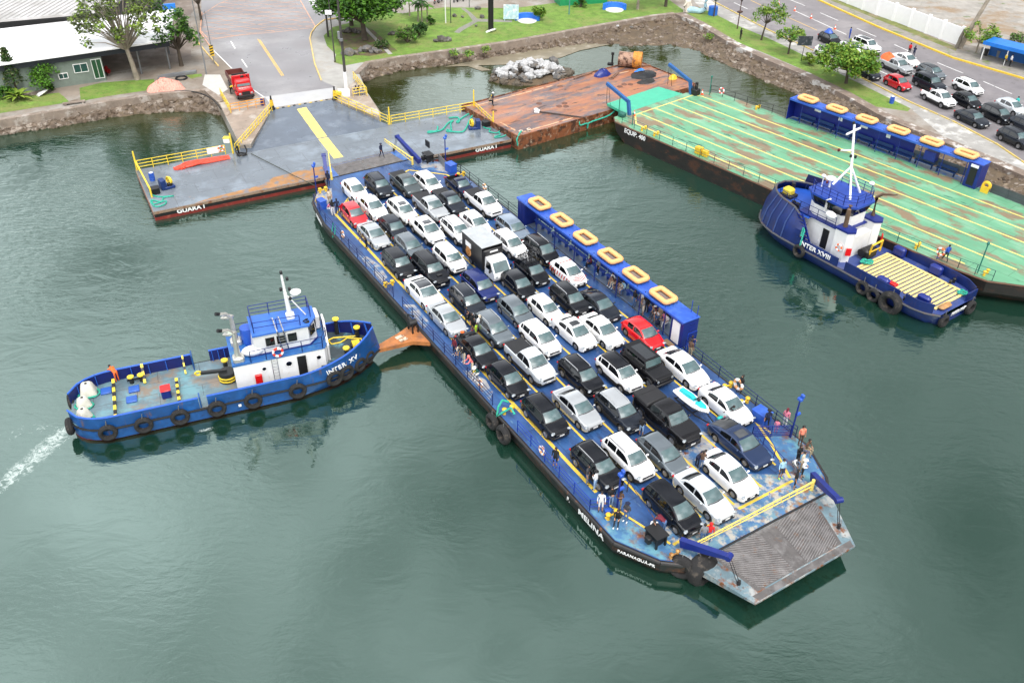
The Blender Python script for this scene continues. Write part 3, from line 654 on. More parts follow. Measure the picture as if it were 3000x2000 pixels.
# passenger shelter
sh=MB(); SU0,SU1,SV0,SV1,SZ=17.9,42.9,12.35,14.1,3.85
sh.box(((SU0+SU1)/2,(SV0+SV1)/2,SZ-.05),(SU1-SU0,SV1-SV0,.1),bev=.03); sh.box(((SU0+SU1)/2,SV0+.01,SZ-.12),(SU1-SU0-.1,.06,.16))
roof=sh.build('shelter_roof',MT['rblue'],fer,smooth=20)
b=MB()
for i in range(14):
    u=SU0+1.95+i*1.6
    if i%2==1: b=MB(); b.cone((u,SV0+.08,DZ),(u,SV0+.08,SZ-.1),.05,.05,6); b.build('shelter_post',MT['blue'],fer)
    b=MB(); b.cone((u,SV1-.15,DZ),(u,SV1-.15,SZ-.1),.045,.045,6); b.build('shelter_post',MT['blue'],fer)
b=MB(); b.box(((SU0+SU1)/2,13.35,DZ-.06),(SU1-SU0,1.5,.1)); b.build('shelter_floor',mat('grey_deck',(.16,.2,.26),.4,var=.2,patch=[((.05,.15,.35),1,.5,.6)]),fer,smooth=0)
b=MB()
for i in range(7):
    u=SU0+2.9+i*2.95
    b.box((u,13.65,DZ+.45),(2.7,.42,.05)); b.box((u,13.88,DZ+.72),(2.7,.05,.3))
    for du in(-1.1,0,1.1): b.box((u+du,13.65,DZ+.21),(.06,.35,.42))
b.build('bench',mat('bench_blue',(.02,.07,.33),.45,var=.1),fer,smooth=0)
b=MB(); rail(b,[(SU0+1.5,14.02),(SU1-1.4,14.02)],step=1.6,mid=(.5,)); b.build('railing',MT['blue'],fer)
b=MB(); b.box((SU0+.75,13.25,(DZ+SZ)/2-.05),(1.35,1.55,SZ-DZ-.1),bev=.02)
for i in range(5): b.box((SU0+.2+i*.28,12.46,(DZ+SZ)/2-.05),(.05,.05,SZ-DZ-.3))
b.build('locker_room',MT['blue'],fer,smooth=0)
b=MB(); b.box((SU1-.8,13.25,(DZ+SZ)/2-.05),(1.5,1.55,SZ-DZ-.1),bev=.02)
for i in range(6): b.box((SU1-.04,13.4,DZ+.6+i*.3),(.06,.5,.05))
bo=b.build('toilet_cabin',MT['blue'],fer,smooth=0)
b=MB(); b.box((SU1-.85,12.45,DZ+1.15),(.85,.05,2.0)); b.build('cabin_door',MT['whiteclean'],bo,smooth=0)
b=MB(); b.box((SU1-1.0,12.0,DZ+.08),(1.0,.5,.16)); b.build('cabin_step',mat('wood_step',(.2,.14,.08),.7),fer)
b=MB(); b.cone((SU1-.9,13.9,SZ),(SU1-.9,13.9,SZ+1.1),.03,.03,5); b.cone((SU1-.2,13.9,SZ),(SU1-.2,13.9,SZ+1.0),.03,.03,5); b.tube([(SU1+.35,13.6,DZ),(SU1+.35,13.6,DZ+1.6),(SU1+.35,12.7,DZ+1.6),(SU1+.35,12.6,DZ)],.04,5); b.build('ladder_rail',mat('rail_bright_blue',(.01,.05,.34),.4),fer)
# names on the hull
for s,u,sz,dz,e in (('MELINA',54.0,.62,-.42,1.25),):
    text('lettering',s,sz,MT['white'],basis((u,-4.30,DZ-.55),(1,0,0),(0,0,1)),fer,.015,sx=1.3,bold=.01)
text('lettering','PARANAGUÁ-PR',.31,MT['white'],basis((57.75,-3.57,DZ-.45),(2.7,1.5,0),(0,0,1)),fer,.015,sx=1.08,bold=.003)
text('lettering','MELINA',.5,MT['white'],basis((7.2,-4.22,DZ-.5),(4.8,-.65,0),(0,0,1)),fer,.015,sx=1.3,bold=.02)
text('lettering','F.',.5,MT['white'],basis((51.5,-4.32,DZ-.5),(1,0,0),(0,0,1)),fer,.015)
# docking wedge that sticks out of the port side
b=MB(); b.prism([(28.2,-4.36),(31.8,-4.36),(30.95,-5.5),(30.55,-8.2),(30.25,-8.75),(29.95,-8.1),(29.3,-6.0),(28.85,-4.9)],.85,1.2)
orw=mat('rusty_orange_plate',(.42,.17,.055),.6,var=.25,patch=[((.26,.12,.06),.8,.5,.65),(RUSTD,2,.6,.7),((.55,.38,.25),4,.66,.74)])
w_=b.build('towing_bracket',orw,fer,smooth=0)
b=MB()
for du in(-.5,.5):
    for dv in(-.3,.3): b.box((29.6+du*.8,-4.8+dv*.8,1.55),(.12,.12,.8))
b.cone((29.6,-5.15,1.95),(29.6,-4.5,1.95),.3,.3,12); b.tube([(29.1,-5.0,1.9),(28.7,-4.8,2.3),(29.4,-4.6,2.4)],.07,6); b.build('towing_winch',MT['black'],w_)
b=MB(); b.box((29.9,-6.2,1.24),(.35,.7,.06),rz=.2); b.box((30.4,-6.1,1.24),(.35,.7,.06),rz=.2); b.build('chafe_plate',mat('pale_plate',(.6,.52,.4),.6,patch=[(RUST,2,.5,.6)]),w_)
# life rafts on the roof
def raft(loc,rz,label,group,proto=[None]):
    if proto[0] is None:
        t=thing('life_raft',label,'life raft',loc,rz,group)
        b=MB(); pts=[]; a,c,r_=.98,.55,.225
        for (sx,sy) in((1,1),(-1,1),(-1,-1),(1,-1)):
            k={(1,1):0,(-1,1):1,(-1,-1):2,(1,-1):3}[(sx,sy)]
            for i in range(4):
                an=PI/2*k+PI/2*i/3; pts.append((sx*(a-.2)+.2*math.cos(an),sy*(c-.2)+.2*math.sin(an)))
        n=len(pts); N_=10; vs=[];fs=[]
        for i,(x,y) in enumerate(pts):
            p=Vector(pts[i-1]);q=Vector(pts[(i+1)%n]); d=(q-p).normalized(); nx,ny=d.y,-d.x
            for j in range(N_):
                an=2*PI*j/N_; rr=r_*(1+.03*math.sin(i*2.5)); vs.append((x+nx*rr*math.cos(an),y+ny*rr*math.cos(an),.30+rr*math.sin(an)))
        for i in range(n):
            for j in range(N_): fs.append((i*N_+j,((i+1)%n)*N_+j,((i+1)%n)*N_+(j+1)%N_,i*N_+(j+1)%N_))
        b.add(vs,fs); b.build('raft_tube',MT['orange'],t,smooth=60)
        b=MB(); b.box((0,0,.08),(1.9,1.0,.03)); b.build('raft_floor',mat('raft_net',(.22,.19,.17),.8,var=.2),t)
        b=MB()
        for i in range(22):
            an=2*PI*i/22; x=math.cos(an); y=math.sin(an); s=1/max(abs(x)/1.28,abs(y)/.82)
            b.sph((x*s,y*s,.16),(.045,.045,.05),5,4)
        b.build('grab_line',MT['black'],t); proto[0]=t; return t
    return dup(proto[0],loc,rz,label,group)
sides=['at the locker room end nearest the stern','second from the locker room end','third from the locker room end','fourth, above two waiting passengers','fifth, above a seated row of passengers','nearest the white cabin door']
for i,u in enumerate([20.7,24.5,28.3,32.05,35.65,39.3]):
    raft(FL(u,13.22,SZ),FRZ+random.uniform(-.02,.02),'orange raft on the ferry shelter roof, '+sides[i],'life rafts on the ferry shelter roof')
# life rings
def ring(loc,ax,label,colr='ring',Rr=.3,r=.08,group=None,name='life_ring'):
    b=MB(); b.torus((0,0,0),ax,Rr,r,24,8,0,alt=1); o=b.build(name,[MT[colr] if isinstance(colr,str) else colr,MT['whiteclean']]); o.location=loc
    return tag(o,label,'life ring',group)
pale=mat('faded_ring_orange',(.82,.42,.18),.6,var=.1)
ring(FL(49.3,12.55,DZ+.75),FC,'pale orange life ring on the right rail near the white car with its door open',pale,.38,.12)
ring(FL(11.2,12.6,DZ+.7),FC,'pale orange life ring on the stern half of the right rail beside the white pickup',pale)
ring(FL(13.0,-4.0,DZ+.6),FC,'orange life ring on the left rail beside the silver sedan near the red hatchback',pale)
ring(FL(39.2,-3.95,DZ+.65),FC,'orange life ring on the left rail over a rusty deck patch amidships',pale)
ring(FL(47.7,-3.95,DZ+.65),FC,'orange life ring on the left bow rail near a couple standing beside a black car',pale)
# tyre fenders
def tyre(loc,ax,Rr,r,label,group=None,sq=1.3,grip=False,rope=None):
    t=thing('tyre_fender',label,'tyre',loc,0,group)
    b=MB(); b.torus((0,0,0),ax,Rr,r,22,8,sq=sq); b.build('tyre',mat('old_tyre',(.022,.021,.021),.85,var=.35,patch=[((.12,.10,.08),2,.55,.7)],bump=.4,bs=12),t)
    if rope is not None:
        b=MB()
        for q in rope: b.tube([Vector(q)*.0+Vector((0,0,Rr*.9)),Vector(q)],.035,5)
        b.build('chain',mat('chain_grey',(.2,.2,.2),.5,metal=.3),t)
    return t
tyre(FL(59.6,-1.55,.75),FL(.5,-.8,0)-FL(0,0,0),.62,.26,'large black tyre hanging at the ferry bow corner, left of a bigger brown one',rope=[(0,0,1.0)])
tyre(FL(60.35,-.45,.6),FD,.72,.42,'huge dusty brown tyre hanging at the ferry bow corner beside the ramp',sq=1.5,rope=[(.3,0,1.2),(-.3,.2,1.2)])
tyre(FL(42.2,-4.68,.75),FC,.48,.2,'smaller black tyre hanging on the ferry left side by the green rope',rope=[(0,0,1)])
tyre(FL(43.8,-4.68,.7),FC,.55,.22,'larger black tyre hanging on the ferry left side by the green rope',rope=[(0,0,1)])
# green ropes
def ropes(name,pts,r,label,par=None):
    b=MB(); b.tube(pts,r,6); o=b.build(name,MT['rope']); return tag(o,label,'rope')
def coil(c,Rr,z,n=3,j=.15,seed=0):
    rd=random.Random(seed); return [Vector((c[0]+(Rr+rd.uniform(-j,j))*math.cos(a),c[1]+(Rr*.7+rd.uniform(-j,j))*math.sin(a),z+.03*(a/6))) for a in [i*.5 for i in range(int(n*12.6))]]
ropes('mooring_rope',[FL(42.2,-3.3,DZ+.7),FL(42.0,-3.7,DZ+.9),FL(42.1,-4.1,DZ+.5),FL(42.3,-4.35,DZ-.2),FL(42.6,-4.1,DZ+.3),FL(42.9,-3.5,DZ+.75),FL(43.4,-3.5,DZ+.5)],.09,'thick green rope looped over a yellow bitt on the ferry left rail')
ropes('mooring_rope',[FL(11.0,-4.1,DZ+.9),FL(10.9,-4.3,DZ),FL(11.2,-4.4,DZ-.5),FL(11.6,-4.3,DZ),FL(11.5,-4.1,DZ+.8)],.05,'thin green rope hanging over the ferry left rail near the red hatchback')
# ---------------------------------------------------------------- vehicles on the ferry
CARS=[
('hatch','white',1032,531,'white hatchback at the stern end beside the left lane line','',{}),
('suv','dark',1101.5,515,'dark grey sport utility vehicle in the first row by the stern ramp','',dict(rails=1)),
('midpickup','greengrey',1188,514,'grey green pickup with black bed cover nearest the stern ramp','',dict(cover=1)),
('suv','white',1247,510,'white crossover with dark side cladding between a grey green pickup and a navy pickup','',{}),
('oldpickup','navy',1348,523,'small navy blue pickup with an empty open bed at the right stern corner','',{}),
('hatch','red',1029,600,'dark red hatchback beside the left rail near the stern','',{}),
('sedan','white',1086,581,'white sedan directly right of the dark red hatchback','',{}),
('suv','pearl',1170,588,'pearl white crossover with a small glass sunroof behind the dark grey first row vehicle','',dict(sun=1)),
('pickup','silver',1262,580,'silver double cab pickup with a grey bed cover near the stern','',dict(cover=1)),
('midpickup','dark',1316,566,'dark grey pickup right of the silver double cab pickup','',dict(cover=1)),
('pickup','white',1418,568,'white double cab pickup with a dark bed cover beside the right stern rail','',dict(cover=1)),
('sedan','silver',1089,662,'silver sedan directly ahead of the dark red hatchback','',{}),
('hatch','dark',1145,639,'dark grey hatchback between two silver cars near the stern left side','',{}),
('hatch','grey',1192,692,'steel grey hatchback left of the black seven seat utility with a hood scoop','',{}),
('coupesuv','white',1244,644,'white coupe crossover with a glass sunroof and a big black grille','',dict(sun=1)),
('suv','white',1329,644,'white boxy crossover left of the black box truck','',dict(rails=1)),
('hatch','white',1385,626,'white hatchback with green papers on its dashboard behind the box truck','',{}),
('suv','black',1158,738,'black coupe shaped crossover beside the left rail, behind the big white sedan','',{}),
('bigsuv','black',1249.5,751,'black seven seat utility with a hood scoop and silver bumper trim','',dict(scoop=1,rails=1)),
('boxycross','pearl',1308,725,'white boxy crossover with a tinted windscreen beside the box truck','',{}),
('suv','bluegrey',1494,639,'blue grey crossover right of the white hatchback by the shelter locker room','',{}),
('suv','white',1484,683,'white crossover between the box truck and a black minivan with bicycles','',{}),
('van','black',1576,700,'black minivan with silver roof edges beside the passenger shelter','chrome',dict(rails=1)),
('hatch','black',1550,764,'black hatchback carrying bicycles on its roof','',{}),
('hatch','white',1657,767,'white hatchback with red safety stripes parked by the passenger shelter','',{}),
('suv','blue',1396,803,'dark blue crossover directly ahead of the white boxy crossover','',{}),
('bigsedan','white',1238,829,'big white sedan with a full black glass roof beside the left rail','',dict(glassroof=1)),
('suv','dark',1360,847,'dark grey crossover with silver roof rails left of the dark blue crossover','chrome',dict(rails=1)),
('hatch','black',1510,802,'black small hatchback directly ahead of the box truck','',{}),
('suv','black',1660,841,'black crossover with bright roof rails beside the red striped car','chrome',dict(rails=1)),
('fastback','dark',1752,866,'black fastback sedan with a grey hood beside the passenger shelter','',{}),
('hatch','grey',1502,879,'small violet grey crossover hatchback with a dark grille, mid deck','',{}),
('oldhatch','pearl',1589,874,'old small pale hatchback with a crumpled white front corner','',{}),
('sedan','silver',1304,903,'silver sedan with a man in navy leaning at its right fender','',{}),
('suv','grey',1434,926,'grey blue crossover with rails beside a woman in white and a child','chrome',dict(rails=1)),
('suv','white',1572,954,'white crossover directly ahead of the violet grey hatchback','',{}),
('sedan','white',1679,943,'white liftback sedan with a wide dark sunroof','',dict(longsun=1)),
('sedan','pearl',1758,938,'pearl white sedan left of the bright red hatchback','',{}),
('hatch','brightred',1875,943,'bright red hatchback beside the blue cabin with the white door','',{}),
('sedan','black',1393,995,'black sedan beside the passengers leaning on the left rail','',{}),
('pickup','palegrey',1557,1030,'silver white double cab pickup with black bed cover, mid deck','',dict(cover=1)),
('hatch','black',1477,1074,'black hatchback with a red tail light beside the left lane line, mid deck','',{}),
('suv','black',1692,1060,'black crossover with silver roof rails directly ahead of the liftback with the wide sunroof','chrome',dict(rails=1)),
('suv','white',1804,1052,'white crossover with a black roof and a green sticker on its side window','',dict(rails=1)),
('boxy','gloss',1881,1024,'black boxy off road vehicle with round headlights and an open roof hatch','',dict(longsun=1)),
('bigsedan','white',1998,1045,'white executive sedan with dark side windows beside the right rail','',{}),
('suv','black',1586,1177,'black crossover directly ahead of the black hatchback with a red tail light','',dict(rails=1)),
('sedan','silver',1686,1162,'silver sedan with its driver leaning an arm out of the window','',{}),
('suv','dark',1803,1162,'two tone crossover with a silver roof and dark grey sides','chrome',dict(rails=1)),
('bigpickup','gloss',1959,1188,'huge black pickup with a hard grey bed cover beside the jet ski','',dict(hard=1)),
('sedan','white',2124,1152,'white sedan with its rear door open and a person in black getting in','',{}),
('sports','slate',2165,1264,'metallic navy sports saloon with a brown sunroof near the bow','',dict(sun=1)),
('suv','black',1737,1320,'black crossover with chrome roof rails beside a standing couple near the bow','chrome',dict(rails=1)),
('suv','white',1829,1295,'white large crossover left of the grey hatchback near the bow','',dict(rails=1)),
('hatch','grey',1930,1290,'grey hatchback directly behind the silver white sedan at the bow','',{}),
('sedan','white',2132,1353,'white sedan at the front right row by the bow barrier','',{}),
('sedan','palegrey',2058,1414,'silver white sedan in the very front row over bare worn deck','',{}),
('van','black',1957,1439,'black minivan shaped hatchback in the very front row beside the seated couple','',{}),
]
roofc={43:'black',48:'silver'}
LST=[]
for i,(k,c,px,py,lb,tr,op) in enumerate(CARS):
    rc,H=cm(k); p=G(px,py,DZ+H); rz=FRZ+random.uniform(-.012,.012)
    op=dict(op); rf=roofc.get(i)
    if i==30: rf=None
    loc=Vector((p.x-FD.x*rc,p.y-FD.y*rc,DZ+.006))
    nm={'pickup':'pickup_truck','midpickup':'pickup_truck','bigpickup':'pickup_truck','oldpickup':'pickup_truck'}.get(k,'parked_car')
    LST.append(make_car(k,c,loc,rz,lb,rf,tr or 'trim','pickup' if nm!='parked_car' else 'car',nm,'cars parked on the ferry deck',**op))
# green sticker, red stripes
redm=mat('safety_red',(.6,.07,.05),.4,var=.05)
t=LST[24]; b=MB()
for i in range(9):
    x=-1.75+i*.36
    for sd in(-1,1): b.add([(x,sd*.885,.42),(x+.14,sd*.885,.42),(x+.30,sd*.872,.86),(x+.16,sd*.872,.86)],[(0,1,2,3)])
for k in range(4):
    x=1.05+k*.2
    for sd in(-1,1): b.add([(x+.28,0,.985-k*.035),(x+.36,0,.98-k*.035),(x+.02,sd*.66,.955-k*.035),(x-.06,sd*.66,.96-k*.035)],[(0,1,2,3)])
b.build('red_stripes',redm,t,smooth=0)
b=MB(); b.box((-.6,0,1.50),(.12,1.2,.05),bev=.02); b.build('roof_light_bar',redm,t)
b=MB(); b.cone((-.9,.80,1.16),(-.9,.83,1.16),.12,.12,12); b.build('window_sticker',mat('sticker_green',(.03,.5,.12),.5),LST[43])
b=MB(); b.box((.42,0,1.12),(.3,.5,.02)); b.box((.35,.3,1.12),(.2,.3,.02),rz=.4)
o=b.build('green_papers',mat('paper_green',(.2,.65,.3),.6)); o.parent=LST[16]; o.location=(.25,0,.09)
# bicycles
def bicycle(loc,M3,label,fr):
    t=thing('bicycle',label,'bicycle',loc,0,'bicycles carried on the cars'); t.rotation_euler=M3
    for x in(-.5,.5):
        b=MB(); b.torus((x,0,.33),(0,1,0),.32,.022,20,5)
        for k in range(6): a=PI*k/6; b.bar((x-.31*math.cos(a),0,.33-.31*math.sin(a)),(x+.31*math.cos(a),0,.33+.31*math.sin(a)),.008)
        b.build('bicycle_wheel',MT['rubber'],t)
    b=MB()
    for p,q in (((-.5,0,.33),(-.05,0,.3)),((-.05,0,.3),(-.15,0,.8)),((-.5,0,.33),(-.13,0,.72)),((-.13,0,.74),(.36,0,.78)),((-.05,0,.3),(.38,0,.7)),((.5,0,.33),(.34,0,.9))): b.cone(p,q,.02,.02,6)
    b.build('bicycle_frame',fr,t)
    b=MB(); b.cone((.34,-.28,.93),(.34,.28,.93),.016,.016,6); b.build('handlebar',MT['trim'],t)
    b=MB(); b.sph((-.17,0,.84),(.13,.07,.035),8,5); b.build('saddle',MT['trim'],t)
q=LST[23].location
for k,(dx,dy,f) in enumerate([(.0,-.42,'white'),(-.1,.0,'black'),(.05,.42,'steel')]):
    p=q+FD*(-.55+dx)+FC*dy; bicycle((p.x,p.y,DZ+1.53),(0,0,FRZ+(PI if k==1 else 0)),'bicycle with a '+['white','black','grey'][k]+' frame upright on the roof of a black hatchback, '+['left','middle','right']
[k]+' of three',MT[f])
q=LST[22].location
for k in range(2):
    p=q-FC*(1.02+.1*k)+FD*(-.9+1.15*k); bicycle((p.x,p.y,DZ+.32),(0,0,FRZ+R(2)),['black bicycle hung on the rear left side of the black minivan','black bicycle hung by the front left door of the black minivan'][k],MT['black'])
# rack under roof bikes
b=MB()
for x in(-.9,-.2): b.bar((x,-.6,1.51),(x,.6,1.51),.05,.03)
b.build('roof_rack',MT['trim'],LST[23])
# box truck
p=G(1415,695,DZ+3.0); loc=Vector((p.x+FD.x*.75,p.y+FD.y*.75,DZ+.006))
t=thing('box_truck','white cab truck with a tall black box body and a food picture','truck',loc,FRZ)
b=MB(); b.box((-.95,0,1.85),(3.7,2.1,2.2),bev=.03); b.build('box_body',mat('truck_black',(.012,.012,.014),.4,var=.2),t,smooth=20)
b=MB(); b.box((-.95,0,2.97),(3.76,2.16,.07),bev=.02); b.build('box_roof',mat('truck_roof',(.42,.44,.45),.5,var=.12,patch=[((.25,.2,.15),2,.6,.75)]),t,smooth=0)
b=MB(); b.box((.98,0,2.45),(.35,2.0,.7),bev=.15); b.build('wind_deflector',MT['trim'],t)
b=MB(); b.box((1.17,0,2.55),(.02,.8,.14)); b.build('name_board',MT['whiteclean'],t)
cab=MB(); prof=[(1.0,.45),(2.62,.45),(2.72,.7),(2.66,1.15),(2.05,2.0),(1.75,2.12),(1.0,2.12)]
n=len(prof)
for s,(yy,f) in enumerate(((-.86,1),(.86,1))): cab.v+=[Vector((x,yy*(1 if z<1.2 else .93),z)) for x,z in prof]
cab.f+=[list(range(n)),list(range(2*n-1,n-1,-1))]+[[i,(i+1)%n,n+(i+1)%n,n+i] for i in range(n)]; cab.m=[0]*len(cab.f)
cab.build('cab',paint('white'),t,smooth=20)
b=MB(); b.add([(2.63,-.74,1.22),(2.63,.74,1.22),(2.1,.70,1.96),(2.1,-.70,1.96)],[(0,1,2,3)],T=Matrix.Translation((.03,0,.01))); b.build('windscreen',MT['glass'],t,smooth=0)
for sd in(-1,1):
    b=MB(); b.add([(1.25,sd*.875,1.2),(2.3,sd*.875,1.2),(1.95,sd*.815,1.88),(1.3,sd*.815,1.9)],[(0,1,2,3)]); b.build('side_window',MT['dglass'],t,smooth=0)
    b=MB(); b.sph((2.68,sd*.62,.78),(.06,.2,.1),8,5); b.build('headlight',MT['lamp'],t)
    b=MB(); b.box((2.3,sd*1.08,1.35),(.1,.2,.34),bev=.03); b.build('wing_mirror',MT['trim'],t)
b=MB(); b.box((-.4,0,.6),(4.2,.8,.25)); b.build('chassis',MT['trim'],t)
b=MB(); b.box((-1.6,-1.056,2.15),(1.0,.012,.5)); b.build('side_lettering_panel',MT['whiteclean'],t)
b=MB(); b.cone((-1.6,-1.05,1.45),(-1.6,-1.062,1.45),.5,.5,20); b.build('food_picture',mat('food_print',(.45,.2,.05),.5,var=.4,vs=6,patch=[((.8,.6,.35),5,.55,.65),((.05,.02,.01),4,.55,.62)]),t)
for x in(1.75,-1.6):
    for sd in(-1,1): wheel(t,x,sd*.75,.36,sd)
# jet ski on its trailer
p=G(2030,1172,DZ+1.0); tl=thing('boat_trailer','dark two wheel trailer under the white and turquoise jet ski','trailer',(p.x,p.y,DZ),FRZ)
b=MB(); b.bar((-1.4,-.5,.45),(.9,-.5,.45),.07); b.bar((-1.4,.5,.45),(.9,.5,.45),.07); b.bar((.9,-.5,.45),(2.7,0,.42),.07); b.bar((.9,.5,.45),(2.7,0,.42),.07); b.bar((-1.3,-.5,.45),(-1.3,.5,.45),.07); b.bar((.6,-.5,.45),(.6,.5,.45),.07); b.bar((-.5,-.75,.35),(-.5,.75,.35),.07); b.sph((2.75,0,.42),.1,8,5); b.cone((2.4,0,0.05),(2.4,0,.5),.04,.04,6); b.build('trailer_frame',MT['trim'],tl)
for sd in(-1,1): wheel(tl,-.5,sd*.8,.3,sd)
js=thing('jet_ski','white jet ski with a turquoise seat and nose riding on a dark trailer','jet ski',(p.x,p.y,DZ+.5),FRZ)
def hullsec(tab,name,m,par,sm=50):
    b=MB(); n=0
    for x,sec in tab:
        ring=[(x,-y,z) for y,z in sec]+[(x,y,z) for y,z in reversed(sec)]; n=len(ring); b.v+=[Vector(q) for q in ring]
    for i in range(len(tab)-1):
        for j in range(n): k=(j+1)%n; b.f.append([i*n+j,(i+1)*n+j,(i+1)*n+k,i*n+k]); b.m.append(0)
    b.f.append(list(range(n))); b.m.append(0); b.f.append([(len(tab)-1)*n+j for j in range(n-1,-1,-1)]); b.m.append(0)
    return b.build(name,m,par,smooth=sm)
hullsec([(-1.65,[(0,.1),(.35,.15),(.5,.4),(.45,.5),(0,.5)]),(-.6,[(0,.05),(.4,.15),(.6,.45),(.5,.55),(0,.55)]),(.5,[(0,.08),(.38,.2),(.58,.5),(.48,.62),(0,.66)]),(1.2,[(0,.2),(.25,.35),(.42,.58),(.32,.68),(0,.72)]),(1.65,[(0,.45),(.06,.5),(.12,.62),(.08,.66),(0,.68)])],'jet_ski_hull',MT['whiteclean'],js)
hullsec([(-1.3,[(0,.5),(.2,.5),(.18,.72),(0,.74)]),(-.2,[(0,.5),(.22,.5),(.18,.86),(0,.88)]),(.25,[(0,.5),(.2,.5),(.12,.82),(0,.84)])],'seat',mat('turquoise',(.02,.55,.58),.5,var=.08),js)
hullsec([(.5,[(0,.6),(.3,.6),(.22,.8),(0,.84)]),(1.1,[(0,.65),(.3,.65),(.2,.76),(0,.8)]),(1.4,[(0,.66),(.1,.66),(.05,.7),(0,.72)])],'nose_cover',mat('turquoise',(.02,.55,.58),.5),js)
b=MB(); b.bar((.45,-.38,1.05),(.45,.38,1.05),.05); b.bar((.45,0,1.05),(.6,0,.8),.1); b.sph((.55,0,.95),(.15,.14,.12),8,6); b.build('handlebar',MT['trim'],js)
# ---------------------------------------------------------------- pontoon and barges
pdm=mat('pontoon_deck',(.165,.19,.215),.28,seams=(5,2.4),var=.14,vs=.5,rvar=.14,patch=[((.24,.28,.32),.35,.5,.65),((.10,.11,.12),1.1,.64,.72),((.40,.38,.35),2.4,.69,.74),((.34,.20,.10),.55,.66,.74)])
pon=thing('pontoon','grey steel pontoon with yellow rails, lettered GUARA I on its side','pontoon',(-36.3,79.5,0),math.atan2(.473,.88))
PF,PRZ=frame((-36.3,79.5),(.88,.473)); PZ=1.0
sidem=mat('pontoon_side_black',(.012,.012,.012),.5,var=.3,patch=[(RUSTD,2,.58,.7)]); maroon=mat('antifouling_red',(.20,.025,.018),.5,var=.2,patch=[((.3,.09,.06),1.2,.55,.7)])
edge=mat('rusty_edge',(.30,.22,.16),.6,var=.3,patch=[(RUST,1.5,.5,.62),((.1,.08,.06),3,.6,.7)])
po=[(0,0),(40.7,0),(40.9,10.2),(0,10.9)]
b=MB(); b.prism(po,-.8,.32); b.build('hull_bottom',maroon,pon,smooth=0)
po2=[(.05,.05),(40.65,.05),(40.85,10.15),(.05,10.85)]
b=MB(); b.prism(po2,.32,.72); b.build('hull',sidem,pon,smooth=0)
b=MB(); b.prism([(-.04,-.05),(40.74,-.05),(40.94,10.25),(-.04,10.95)],.72,PZ-.01); b.build('deck_edge',edge,pon,smooth=0)
b=MB(); b.sheet([(0.02,.02,PZ),(40.68,.02,PZ),(40.88,10.2,PZ),(.02,10.88,PZ)]); b.build('deck',pdm,pon,smooth=0)
inv=pon.matrix_world.inverted() if False else (Matrix.Translation((-36.3,79.5,0))@Matrix.Rotation(PRZ,4,'Z')).inverted()
def PL(x,y,z=PZ): v=inv@G(x,y,z); return v
# link span up to the road
a0,a1=PL(679,443,PZ),PL(1142,368,PZ); c0,c1=PL(792,322,LZ),PL(968,291,LZ)
b=MB(); z0=PZ+.01
b.add([(a0.x,10.1,z0),(a1.x,10.1,z0),(c1.x,c1.y,LZ),(c0.x,c0.y,LZ),(a0.x,10.1,z0-.5),(a1.x,10.1,z0-.5),(c1.x,c1.y,LZ-.5),(c0.x,c0.y,LZ-.5)],[(0,1,2,3),(7,6,5,4),(0,4,5,1),(1,5,6,2),(3,2,6,7),(0,3,7,4)])
b.build('link_span',mat('link_span_deck',(.115,.14,.175),.25,var=.16,vs=.5,rvar=.12,patch=[((.17,.20,.24),.4,.5,.65),((.35,.34,.32),2,.68,.73)]),pon,smooth=0)
b=MB(); s0,s1=PL(868,309,1.95),PL(895,303,1.95); e0,e1=PL(978,465,PZ),PL(1006,460,PZ)
ym=mat('walkway_yellow',(.78,.62,.18),.5,var=.12,vs=2,patch=[((.35,.33,.25),3,.57,.68)])
mz=lambda y:z0+(LZ-z0)*(y-10.1)/(c0.y-10.1)+.012
tA=(10.3-s0.y)/(e0.y-s0.y); xa_=s0.x+(e0.x-s0.x)*tA; xb_=s1.x+(e1.x-s1.x)*tA
b.sheet([(xa_,10.3,mz(10.3)),(xb_,10.3,mz(10.3)),(s1.x,s1.y,mz(s1.y)),(s0.x,s0.y,mz(s0.y))]); b.build('walkway_stripe',ym,pon,smooth=0)
b=MB(); b.sheet([(e0.x,e0.y,PZ+.008),(e1.x,e1.y,PZ+.008),(xb_,10.2,PZ+.008),(xa_,10.2,PZ+.008)]); b.build('walkway_stripe',ym,pon,smooth=0)
b=MB(); b.sheet([(17.5,.1,PZ+.004),(22,.1,PZ+.004),(21.3,1.5,PZ+.004),(19.8,2.6,PZ+.004),(17,2.9,PZ+.004),(12.9,2.4,PZ+.004),(11.5,1.2,PZ+.004),(6,.6,PZ+.004),(4,.1,PZ+.004)])
b.build('rust_patch',mat('rust_patch',(.36,.19,.07),.5,var=.2,patch=[((.18,.20,.23),1.2,.5,.62),((.5,.25,.06),.9,.6,.7)]),pon,smooth=0)
for k in range(11):
    q0=c0.lerp(c1,k/11+.01); q1=c0.lerp(c1,k/11+.05)
    b=MB(); b.bar((q0.x,q0.y+.05,LZ+.02),(q1.x,q1.y+.05,LZ+.02),.22,.05); b.build('edge_block',MT['yellow'] if k%2 else MT['black'],pon,smooth=0)
yr=mat('rail_yellow',(.80,.60,.06),.5,var=.12,patch=[((.4,.2,.05),4,.66,.74)])
def prail(pts,h=1.1,step=1.6,par=pon,m=yr,mid=(.33,.66),r=.04):
    b=MB(); rail(b,pts,h=h,step=step,mid=mid,r=r,pr=.045,z=PZ); b.build('railing',m,par)
prail([(.3,10.7),(a0.x-.8,10.6)],step=1.7); prail([(a0.x+.3,10.3,PZ),(c0.x+.1,c0.y-.5,LZ-.05)],h=1.15,step=.9)
